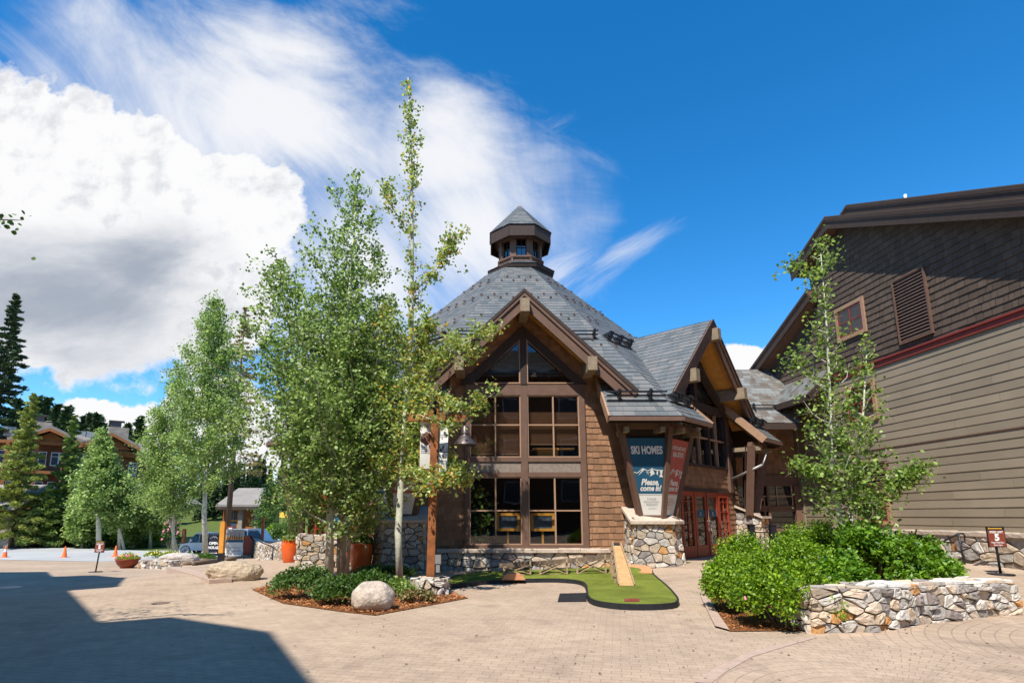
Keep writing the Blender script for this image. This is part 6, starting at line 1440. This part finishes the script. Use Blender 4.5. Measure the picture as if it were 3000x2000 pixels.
for v in (.44, .40, .36, .32): f.add([P(.08, v, .004), P(.85, v-.01, .004), P(.85, v+.005, .004), P(.08, v+.015, .004)], [(0, 1, 2, 3)])
put_text(f, 'Music', lambda u, v, d: P(.5+u, .86+v*.5, d), .22, .7, .01, .2); f.build('lettering', 'grey_letter', o)
o, P = post_banner(1287, 1313, 1248, 1382, 'pale banner with dark photo strip, right of the cedar lamp post', .02, .03)
f = MB(); f.add([P(.0, .42, .004), P(1, .42, .004), P(1, .64, .004), P(0, .62, .004)], [(0, 1, 2, 3)]); f.build('printed_picture', 'picture', o)
f = MB()
for v in (.8, .76, .3, .24): f.add([P(.15, v, .004), P(.85, v-.01, .004), P(.85, v+.006, .004), P(.15, v+.016, .004)], [(0, 1, 2, 3)])
f.build('lettering', 'grey_letter', o)
# ---- terracotta pots
def pot(name, label, p, r, h, m='terracotta', seed=1, flowers=(), tall=None):
    root = thing(name, label, 'planter', p, None); f = MB(); f.lathe(p, [(0, 0), (r*.68, 0), (r*.72, .02), (r*.88, h*.3), (r*1.0, h*.65), (r*.99, h*.85), (r*.94, h*.97), (r*.97, h), (r*.88, h), (r*.86, h*.93)], 40); f.build('pot', m, root)
    f = MB(); f.lathe(p, [(0, h*.93), (r*.87, h*.93)], 24); f.build('soil', 'soil', root)
    rg = np.random.default_rng(seed); n = 700; a = rg.random(n)*6.28; q = rg.random(n)**.5*r*1.15; P = np.stack([np.cos(a)*q, np.sin(a)*q, h+rg.random(n)*.22*(1.25-q/r)-.04*(q > r)], 1); obj_of('foliage', leaf_mesh('foliage', P, .07, 'dark_grass' if seed != 1 else 'young_leaf', seed, aspect=.5), root)
    if tall:
        n = 900; P = rg.normal(size=(n, 3))*[.16, .16, tall*.3]+[.05, 0, h+tall*.45]; obj_of('tall_foliage', leaf_mesh('tall_foliage', P, .10, 'island_leaf', seed+1, aspect=.2, tip=np.tile([0, 0, 1.0], (n, 1))), root)
    for col, cnt, (ox, oz) in flowers:
        f = MB(); f.c = col
        for i in range(cnt):
            v = p+Vector((ox+rg.normal()*.07, -r*.5+rg.normal()*.08, h+oz+rg.normal()*.04))
            for k in range(5): t = k*1.256; f.add([v, v+Vector((math.cos(t)*.035, -.01, math.sin(t)*.035)), v+Vector((math.cos(t+1)*.035, .01, math.sin(t+1)*.035))], [(0, 1, 2)])
        f.build('flowers', 'petal', root)
    return root
p = at(849, 1646); s_ = p.y/1650; pot('terracotta_pot', 'tall terracotta pot with silvery foliage at the left end of the stone wall', p, 26*s_, 64*s_, seed=1, flowers=(((.7, .55, .6), 10, (0, .05)),), tall=1.3)
p = at(1056, 1676); s_ = p.y/1650; pot('terracotta_pot', 'tall terracotta pot with red flowers between aspen trunks and stone pier', p, 33*s_, 86*s_, seed=2, flowers=(((.8, .02, .01), 26, (-.17, .2)), ((.25, .08, .35), 12, (-.28, .05)), ((.6, .6, .05), 16, (.05, .2))), tall=.9)
p = at(372, 1663); s_ = p.y/1650; r = 32*s_; root = thing('bowl_planter', 'wide rusty brown bowl planter with flowers left of the tiny stone wall', 'planter', p)
f = MB(); f.lathe(p, [(0, 0), (r*.48, 0), (r*.8, r*.35), (r*.98, r*.72), (r*1.03, r*.80), (r*.96, r*.80), (r*.9, r*.68)], 36); f.lathe(p, [(0, r*.7), (r*.92, r*.7)], 24); f.build('bowl', 'terracotta_dark', root)
rg = np.random.default_rng(7); n = 900; a = rg.random(n)*6.28; q = rg.random(n)**.5*r*.95; obj_of('foliage', leaf_mesh('foliage', np.stack([np.cos(a)*q, np.sin(a)*q, r*.75+rg.random(n)*.32*(1.2-q/r)], 1), .09, 'grass_leaf', 8, aspect=.4), root)
f = MB()
for i in range(40):
    f.c = ((.75, .12, .15), (.8, .35, .5), (.85, .6, .1))[i % 3]; v = p+Vector((rg.normal()*r*.4, -r*.3+rg.normal()*.2, r*.8+rg.random()*.22))
    for k in range(5): t = k*1.256; f.add([v, v+Vector((math.cos(t)*.05, 0, math.sin(t)*.05)), v+Vector((math.cos(t+1)*.05, 0, math.sin(t+1)*.05))], [(0, 1, 2)])
f.build('flowers', 'petal', root)
# ---- speed limit signs
def speed_sign(label, p, h, w_, yaw, lean=0):
    root = thing('speed_limit_sign', label, 'sign', p, 'speed limit signs on stands'); M = Matrix.Translation(p) @ Matrix.Rotation(yaw, 4, 'Z'); f = MB(M); f.tube([(0, 0, .02), (lean, 0, h*.97)], .028, 8); f.build('pole', 'black_metal', root); f = MB(M); f.lathe((0, 0, 0), [(0, 0), (w_*.58, 0), (w_*.56, .02), (.05, .035), (0, .035)], 24); f.build('base', 'black_metal', root)
    hh = w_*1.05; z0 = h-hh; f = MB(M); f.box(lean-w_/2, lean+w_/2, -.05, -.03, z0, h); pn_ = f.build('sign_panel', 'black_metal', root); f = MB(M); f.box(lean-w_*.46, lean+w_*.46, -.056, -.051, z0+hh*.03, h-hh*.19); f.build('brown_field', 'sign_brown', pn_)
    f = MB(M); fm = lambda zc: (lambda u, v, d: Vector((lean+u, -.056-d, zc+v))); put_text(f, 'SPEED LIMIT', fm(z0+hh*.68), w_*.155, .9, .002); put_text(f, '5', fm(z0+hh*.33), w_*.46, 1.15, .012); put_text(f, 'Please Walk Bikes', fm(z0+hh*.19), w_*.12, .8, .001); put_text(f, 'Down Stairs', fm(z0+hh*.07), w_*.12, .8, .001); f.build('lettering', 'white', pn_)
    f = MB(M); f.box(lean-w_*.3, lean+w_*.36, -.054, -.0505, h-hh*.12, h-hh*.08); f.box(lean-w_*.4, lean-w_*.33, -.054, -.0505, h-hh*.13, h-hh*.06); f.build('gold_strip', 'yellow', pn_)
p = at(2932, 1682); speed_sign('brown speed limit 5 sign on a black stand before the taupe building', p, at(2930, 1541, Y=p.y).z-p.z, 55/1650*p.y, R(4))
p = at(280, 1675); speed_sign('brown speed limit 5 sign on a black stand near the road on the left', p, at(285, 1583, Y=p.y).z-p.z, 31/1650*p.y, R(-10), .1)
# ---- traffic cones
for k, (x, y, st_, lab) in enumerate(((13, 1632, 1, 'orange traffic cone with a white collar at the left edge'), (188, 1632, 0, 'plain orange traffic cone between the striped cone and the speed sign'), (337, 1630, 0, 'plain orange traffic cone right of the left speed limit sign'))):
    p = at(x, y); h = 31/1650*p.y; root = thing('traffic_cone', lab, 'traffic cone', p, 'traffic cones along the road'); f = MB(); f.lathe(p, [(h*.22, .03), (h*.2, .05), (h*.05, h*.96), (h*.03, h), (0, h)], 18); f.build('cone', 'cone_orange', root); f = MB(); f.box(p.x-h*.3, p.x+h*.3, p.y-h*.3, p.y+h*.3, p.z, p.z+.035); f.build('base', 'cone_orange', root)
    if st_: f = MB(); f.lathe(p, [(h*.125+.004, h*.5), (h*.085+.004, h*.74)], 18); f.build('collar', 'white', root)
# ---- posts
def timber_post(label, x0, y0, x1, y1, w_, m='cedar', base=None, group=None, sleeve=None):
    p = at(x0, y0); t = at(x1, y1, Y=p.y); root = thing('timber_post', label, 'post', p, group); f = MB(); f.beam(p, t, w_, w_, up=(0, 1, 0)); d = (t-p).normalized(); f.beam(t, t+d*.04, w_*.8, w_*.8, up=(0, 1, 0)); f.build('post', m, root)
    if base: f = MB(); f.beam(p, p+d*base, w_*1.12, w_*1.12, up=(0, 1, 0)); f.build('base_sleeve', 'black_metal', root)
    if sleeve: f = MB(); f.beam(p.lerp(t, sleeve[0]), p.lerp(t, sleeve[1]), w_*1.15, w_*1.15, up=(0, 1, 0)); f.build('blue_sign', 'blue_sign', root)
timber_post('yellow orange timber post with a black foot behind the long boulder', 646, 1662, 655, 1530, .16, 'cedar_orange', .5)
timber_post('reddish timber post on the stone retaining wall before the cars', 765, 1630, 772, 1516, .16, 'cedar')
timber_post('leaning timber pole with a blue sign near the left edge', 46, 1598, 67, 1506, .34, 'cedar', None, 'timber poles along the road', (.62, .85))
timber_post('leaning timber pole with a dark top between pine and young aspen', 180, 1602, 198, 1502, .34, 'cedar', None, 'timber poles along the road', (.68, .98))
timber_post('timber post with a small notice beyond the road right of the lodge steps', 445, 1592, 450, 1520, .26, 'cedar', None, 'timber poles along the road')
timber_post('short reddish timber bollard left of the open house board', 582, 1622, 585, 1560, .22, 'cedar', None, 'timber bollards')
timber_post('short reddish timber bollard under the bushy aspen', 536, 1622, 540, 1550, .22, 'cedar', None, 'timber bollards')
p = at(124, 1585); root = thing('street_sign', 'small blue sign plate on a thin pole among the roadside pines', 'sign', p); f = MB(); f.tube([p, p+Vector((0, 0, 2.4))], .04, 6); f.build('pole', 'grey_metal', root); f = MB(); f.box(p.x-.3, p.x+.3, p.y-.05, p.y, p.z+1.8, p.z+2.7); f.build('plate', 'blue_sign', root)
# ---- boards and signs in the middle distance
p = at(624, 1620, Y=39.5); p.z = gz(p.x, 39.5); Y = p.y; s_ = Y/1650; root = thing('open_house_sign', 'dark folding board reading OPEN HOUSE beside the leaning aspen', 'sign', p); x0, x1 = p.x-17*s_, p.x+17*s_; z1 = at(624, 1564, Y=Y).z
f = MB(); f.box(x0, x1, Y-.02, Y+.03, p.z+.12, z1); pn_ = f.build('board', 'dark_sign', root); f = MB()
for x in (x0+.03, x1-.03): f.beam((x, Y, z1+.05), (x, Y+.0, p.z), .04, .04, up=(0, 1, 0)); f.beam((x, Y+.02, z1), (x, Y+.5, p.z), .04, .04, up=(0, 1, 0))
f.box(x0, x1, Y-.02, Y+.02, z1+.02, z1+.07); f.build('stand', 'black_metal', root)
f = MB(); hh = z1-p.z-.12; ww = x1-x0; fm = lambda zc: (lambda u, v, d: Vector((p.x+u, Y-.024-d, p.z+.12+hh*zc+v))); put_text(f, 'OPEN', fm(.52), hh*.17, 1.0, .01); put_text(f, 'HOUSE', fm(.32), hh*.17, .95, .01)
f.box(x0+ww*.15, x1-ww*.25, Y-.03, Y-.024, p.z+.12+hh*.12, p.z+.12+hh*.135); f.add([Vector((x1-ww*.12, Y-.028, p.z+.12+hh*.128)), Vector((x1-ww*.25, Y-.028, p.z+.12+hh*.16)), Vector((x1-ww*.25, Y-.028, p.z+.12+hh*.095))], [(0, 1, 2)])
for a, b in (((-.3, .80), (-.05, .90)), ((-.05, .90), (.05, .83)), ((-.02, .86), (.08, .90)), ((.08, .90), (.3, .80))): f.beam(Vector((p.x+a[0]*ww, Y-.026, p.z+.12+hh*a[1])), Vector((p.x+b[0]*ww, Y-.026, p.z+.12+hh*b[1])), .012, .03, up=(0, 1, 0))
f.build('lettering', 'white', pn_)
p = at(687, 1620, Y=39.5); p.z = gz(p.x, 39.5); Y = p.y; s_ = Y/1650; root = thing('estate_board', 'framed landscape picture board with grey lower half right of the yellow post', 'sign', p); x0, x1 = at(660, 1600, Y=Y).x, at(712, 1600, Y=Y).x; z1 = at(687, 1550, Y=Y).z; z0 = p.z+.15; H = z1-z0
f = MB(); f.box(x0, x1, Y-.02, Y+.03, z0, z1); pn_ = f.build('board', 'off_white', root); f = MB(); f.box(x0+.02, x1-.02, Y-.03, Y-.021, z0+H*.72, z1-.02); f.build('printed_sky', 'grey_metal', pn_); f = MB(); f.box(x0+.02, x1-.02, Y-.03, Y-.021, z0+H*.60, z0+H*.718); f.build('printed_trees', 'cedar_orange', pn_); f = MB(); f.box(x0+.02, x1-.02, Y-.03, Y-.021, z0+H*.50, z0+H*.598); f.build('printed_water', 'banner_blue', pn_)
f = MB()
for i in range(7): xx = x0+.15+i*(x1-x0-.3)/6; f.add([Vector((xx-.05, Y-.034, z0+H*.62)), Vector((xx+.05, Y-.034, z0+H*.62)), Vector((xx, Y-.034, z0+H*(.8+.1*(i % 2))))], [(0, 1, 2)])
f.build('printed_firs', 'lodge_grey', pn_)
f = MB(); fm = lambda zc: (lambda u, v, d: Vector(((x0+x1)/2+u, Y-.024-d, z0+H*zc+v))); put_text(f, 'THE VOICE OF', fm(.26), H*.085, .9); put_text(f, 'THE MOUNTAIN', fm(.14), H*.085, .9); f.build('lettering', 'grey_letter', pn_)
f = MB()
for x in (x0+.05, x1-.05): f.beam((x, Y+.04, z1), (x, Y+.35, p.z), .04, .04, up=(0, 1, 0)); f.beam((x, Y+.035, z0), (x, Y+.035, p.z), .04, .04, up=(0, 1, 0))
f.build('stand', 'black_metal', root)
p = at(727, 1620, Y=39.5); p.z = gz(p.x, 39.5); Y = p.y; s_ = Y/1650; root = thing('menu_board', 'dark red A frame board with a stepped top right of the picture board', 'sign', p); q = lambda x, y: at(x, y, Y=Y)
f = MB(); P_ = [q(712, 1624), q(740, 1624), q(742, 1586), q(733, 1578), q(730, 1569), q(716, 1569), q(714, 1590)]; f.prism(P_[::-1], (0, .06, 0)); f.prism([v+Vector((0, .5, 0)) for v in P_][::-1], (0, .05, 0)); f.build('board', 'sign_brown', root); f = MB()
for x in (714, 728, 740): a = q(x, 1626); f.beam(a, a+Vector((0, .0, .15)), .05, .05, up=(0, 1, 0))
f.build('feet', 'black_metal', root)
p = at(746, 1620, Y=39.5); p.z = gz(p.x, 39.5); f = MB(); f.lathe(p, [(0, 0), (.24, 0), (.26, .05), (.25, .85), (.27, .9), (.2, 1.0), (0, 1.02)], 20); f.build('litter_bin', 'black_metal', None, 'black litter bin beside the dark red board', 'litter bin', origin=p)
p = at(676, 1590); Y = 47; q = lambda x, y: at(x, y, Y=Y); root = thing('yield_sign', 'red and white yield sign above the picture board', 'sign', (q(675, 1600).x, Y, gz(q(675, 1600).x, Y)))
f = MB(); P_ = [q(664, 1541), q(686, 1541), q(684, 1546), q(677, 1556), q(673, 1556), q(664, 1546)]; f.prism(P_, (0, .04, 0)); pl_ = f.build('sign_panel', 'cone_orange' if False else 'red_trim', root); f = MB(); P_ = [q(669, 1545), q(681, 1545), q(676, 1552), q(674, 1552)]; f.prism([v-Vector((0, .012, 0)) for v in P_], (0, .01, 0)); f.build('white_field', 'white', pl_); f = MB(); a = q(675, 1552); f.tube([a+Vector((0, .08, 0)), (a.x, Y+.08, root.location.z)], .05, 6); f.build('pole', 'grey_metal', root)
# ---- parked cars
def car(label, x0, x1, Y, H, face, body, suv=True):
    a, b = at(x0, 1600, Y=Y).x, at(x1, 1600, Y=Y).x; L = b-a; g_ = gz((a+b)/2, Y); root = thing('parked_car', label, 'car', ((a+b)/2, Y, g_), 'cars parked beyond the plaza'); W_ = 1.85
    pf = [(0, .42), (.0, .72), (.02, .95), (.05, 1.0), (.13, .99), (.22, 1.03), (.30, 1.0), (.985, 1.0), (1.0, .8), (1.0, .42)] if suv else [(0, .35), (0, .6), (.03, .78), (.2, .86), (.9, .9), (1, .75), (1, .35)]
    cb = [(.24, 1.0), (.36, .98*H), (.42, H), (.90, H*.985), (.985, 1.02)] if suv else [(.22, .85), (.38, H*.99), (.50, H), (.72, H*.97), (.88, .88)]
    X = lambda t: (b-t*L) if face > 0 else (a+t*L)
    M_ = MB(); m2 = MB(); m2.smooth = False
    def skin(mm, prof, inset0, inset1):
        n = len(prof); ins = [inset0+(inset1-inset0)*max(0, (z-.9)/(H-.9)) if z > .9 else inset0 for _, z in prof]
        vs = [Vector((X(t), Y-W_/2+i_, g_+z)) for (t, z), i_ in zip(prof, ins)]+[Vector((X(t), Y+W_/2-i_, g_+z)) for (t, z), i_ in zip(prof, ins)]
        mm.add(vs, [tuple(range(n)), tuple(range(2*n-1, n-1, -1))]+[(i, n+i, n+(i+1) % n, (i+1) % n) for i in range(n)])
    skin(M_, pf, 0, 0); bo = M_.build('body', body, root); skin(m2, [(cb[0][0], .9)]+cb+[(cb[-1][0], .9)], .06, .22); m2.build('cabin', body, bo)
    # glass panels a little proud of the cabin side
    wn = MB(); c0, c1, c2, c3 = cb[0], cb[1], cb[-2], cb[-1]
    def side(t, z): k = max(0, (z-.9)/(H-.9)); return Vector((X(t), Y-W_/2+.06+.16*k-.012, g_+z))
    ts = [c0[0]+.05, c0[0]+.27, c0[0]+.29, c0[0]+.5, c0[0]+.52, c3[0]-.05]
    for t0, t1 in ((ts[0], ts[1]), (ts[2], ts[3]), (ts[4], ts[5])):
        if t1 <= t0: continue
        zt = lambda t: min(H*.93, 1.0+(t-c0[0])/(c1[0]-c0[0])*(H*.93-1.0)) if t < c1[0] else (H*.93 if t < c2[0] else 1.02+(c3[0]-t)/(c3[0]-c2[0])*(H*.93-1.02))
        P_ = [side(t0, 1.03 if suv else .9), side(t1, 1.03 if suv else .9)]+[side(t, max(zt(t), 1.05 if suv else .92)) for t in (t1, (t1+max(t0, min(t1, c1[0])))/2, max(t0, min(t1, c1[0])), t0)]; wn.add(P_, [tuple(range(len(P_)))])
    wn.build('side_windows', 'car_dark', bo)
    if suv: f = MB(); f.box(min(X(.0), X(1.0))+.02, max(X(0), X(1))-.02, Y-W_/2-.012, Y-W_/2, g_+.42, g_+.58); f.build('sill_trim', 'car_dark', bo)
    for t in (.17, .80):
        for sd in (-1, 1):
            yw = Y+sd*(W_/2-.1); c = Vector((X(t), yw, g_+.35)); w_ = MB(); n = 22; vs = []
            for yy, r in ((-.12, .30), (-.12, .35), (.12, .35), (.12, .30)): vs += [c+Vector((r*math.cos(6.283*k/n), yy*1.0, r*math.sin(6.283*k/n))) for k in range(n)]
            w_.add(vs, [(i*n+k, i*n+(k+1) % n, (i+1)*n+(k+1) % n, (i+1)*n+k) for i in range(3) for k in range(n)]); wh = w_.build('wheel', 'tyre', root)
            h_ = MB(); yo = -.125*1 if sd < 0 else .125; vs = [c+Vector((0, yo, 0))]; 
            for k in range(10): a_ = 6.283*k/10; h_.beam(c+Vector((0, yo, 0)), c+Vector((.24*math.cos(a_), yo, .24*math.sin(a_))), .05, .02, up=(0, 1, 0))
            h_.tube([c+Vector((0, yo-.01, 0)), c+Vector((0, yo+.01, 0))], .07, 10)
            ring = [c+Vector((r*math.cos(6.283*k/n), yo, r*math.sin(6.283*k/n))) for r in (.24, .30) for k in range(n)]; h_.add(ring, [(k, (k+1) % n, n+(k+1) % n, n+k) for k in range(n)]); h_.build('rim', 'silver_paint', wh)
    f = MB()
    for sd in (-1, 1): f.box(min(X(-.002), X(.03)), max(X(-.002), X(.03)), Y+sd*.72-.16, Y+sd*.72+.16, g_+.72, g_+.88)
    f.build('headlights', 'glass_sky', bo); f = MB(); f.beam(side(c0[0]+.09, 1.05)+Vector((0, -.18, 0)), side(c0[0]+.09, 1.05)+Vector((0, 0, 0)), .12, .14); f.build('mirror', body, bo)
car('silver SUV facing right behind the picture board and red board', 645, 832, 42.5, 1.85, 1, 'silver_paint')
car('white car facing left behind the leaning aspen', 545, 650, 42.5, 1.6, -1, 'white_paint', False)
car('white car seen above the silver SUV bonnet', 775, 880, 50, 1.55, 1, 'white_paint', False)
# umbrella of the far cafe
c = at(812, 1530, Y=66); root = thing('parasol', 'yellow parasol beyond the hedge right of the small building', 'parasol', (c.x, 66, gz(c.x, 66))); f = MB(); zt = at(812, 1492, Y=66).z; f.lathe((c.x, 66, zt-.9), [(1.5, 0), (.8, .5), (0, .9)], 8); f.build('canopy', 'yellow', root); f = MB(); f.tube([(c.x, 66, root.location.z), (c.x, 66, zt-.2)], .04, 6); f.build('pole', 'old_wood', root)
# ---- railings
rl_ = thing('metal_railing', 'black metal picket railing behind the rose bushes', 'railing', at(2340, 1640, Y=17.6)*Vector((1, 1, 0)).x if False else Vector((at(2340, 1600, Y=17.6).x, 17.6, .2)))
RP = [at(2205, 1600, Y=17.8), at(2268, 1600, Y=17.6), at(2335, 1600, Y=17.4), at(2432, 1600, Y=17.2), at(2500, 1600, Y=17.0)]; zt = at(2300, 1545, Y=17.6).z
for i, p in enumerate(RP):
    f = MB(); w_ = .16 if i in (0, 1, 3) else .07; f.box(p.x-w_/2, p.x+w_/2, p.y-w_/2, p.y+w_/2, .1, zt+.06); f.box(p.x-w_/2-.015, p.x+w_/2+.015, p.y-w_/2-.015, p.y+w_/2+.015, zt+.06, zt+.09); f.build('post', 'black_metal', rl_)
for a, b in zip(RP, RP[1:]):
    f = MB()
    for z in (zt, zt-.14, .32): f.beam((a.x, a.y, z), (b.x, b.y, z), .04, .035)
    n = int((b-a).length/.11)
    for i in range(1, n): c = a.lerp(b, i/n); f.beam((c.x, c.y, .32), (c.x, c.y, zt-.14), .016, .016, up=(0, 1, 0))
    f.build('picket_panel', 'black_metal', rl_)
def handrail(label, pts, Y, r=.025): 
    P = [at(x, y, Y=Y+dy) for x, y, dy in pts]; o = MB(); o.tube(P, r, 8); return P, o
P, f = handrail('', [(2735, 1600, .6), (2808, 1562, 0), (2822, 1562, 0), (2826, 1568, 0), (2826, 1586, 0), (2812, 1590, 0)], 16.5); root = thing('handrail', 'short black tubular handrail at the top of the stairs before the stone base', 'handrail', Vector((P[1].x, 16.5, gz(P[1].x, 16.5))), 'stair handrails'); f.build('rail', 'black_metal', root); f = MB(); f.tube([P[1], (P[1].x+.05, 16.5, 0)], .025, 8); f.build('post', 'black_metal', root)
P, f = handrail('', [(2838, 1664, 0), (2930, 1620, .1), (3080, 1548, .3)], 16.2); root = thing('handrail', 'long black handrail slanting up behind the right speed limit sign', 'handrail', Vector((P[0].x, 16.2, gz(P[0].x, 16.2))), 'stair handrails'); f.build('rail', 'black_metal', root); f = MB(); f.tube([P[2], (P[2].x, P[2].y, 0)], .025, 8); f.build('post', 'black_metal', root)
P, f = handrail('', [(762, 1586, 0), (800, 1602, -.3), (822, 1618, -.6)], 22.8); root = thing('handrail', 'black handrail on the stone retaining wall left of the terracotta pot', 'handrail', Vector((P[0].x, 22.8, gz(P[0].x, 22.8))), 'stair handrails'); f.build('rail', 'black_metal', root); f = MB()
for p in P[1:]: f.tube([p, p-Vector((0, 0, .9))], .03, 6)
f.build('post', 'black_metal', root)

for k, (x, y, r) in enumerate(((470, 1766, .16), (25, 1720, .35), (640, 1660, .2))):
    p = at(x, y); f = MB(); f.lathe((p.x, p.y, p.z+.006), [(0, .004), (r*.9, .004), (r, .0)], 20); f.build('drain_cover', 'grey_metal' if k == 1 else 'old_wood', None, ['small round drain cover in the sunlit paving between boulder and shadow', 'wide metal drain cover lying in the building shadow', 'small drain cover behind the long boulder'][k], 'drain cover', 'drain covers', origin=p)
v = []
while len(v) < 260:
    x, y = gr.uniform(500, 3000), 1640+360*gr.random()**1.3; p = at(x, y); v.append((p.x, p.y, p.z+.012))
me = leaf_mesh('fallen_leaves', np.array(v), .035, 'old_wood', 16, aspect=.6, up=4); obj_of('fallen_leaves', me, None, label='dry leaves and chips scattered over the paving', category='leaf litter', kind='stuff')
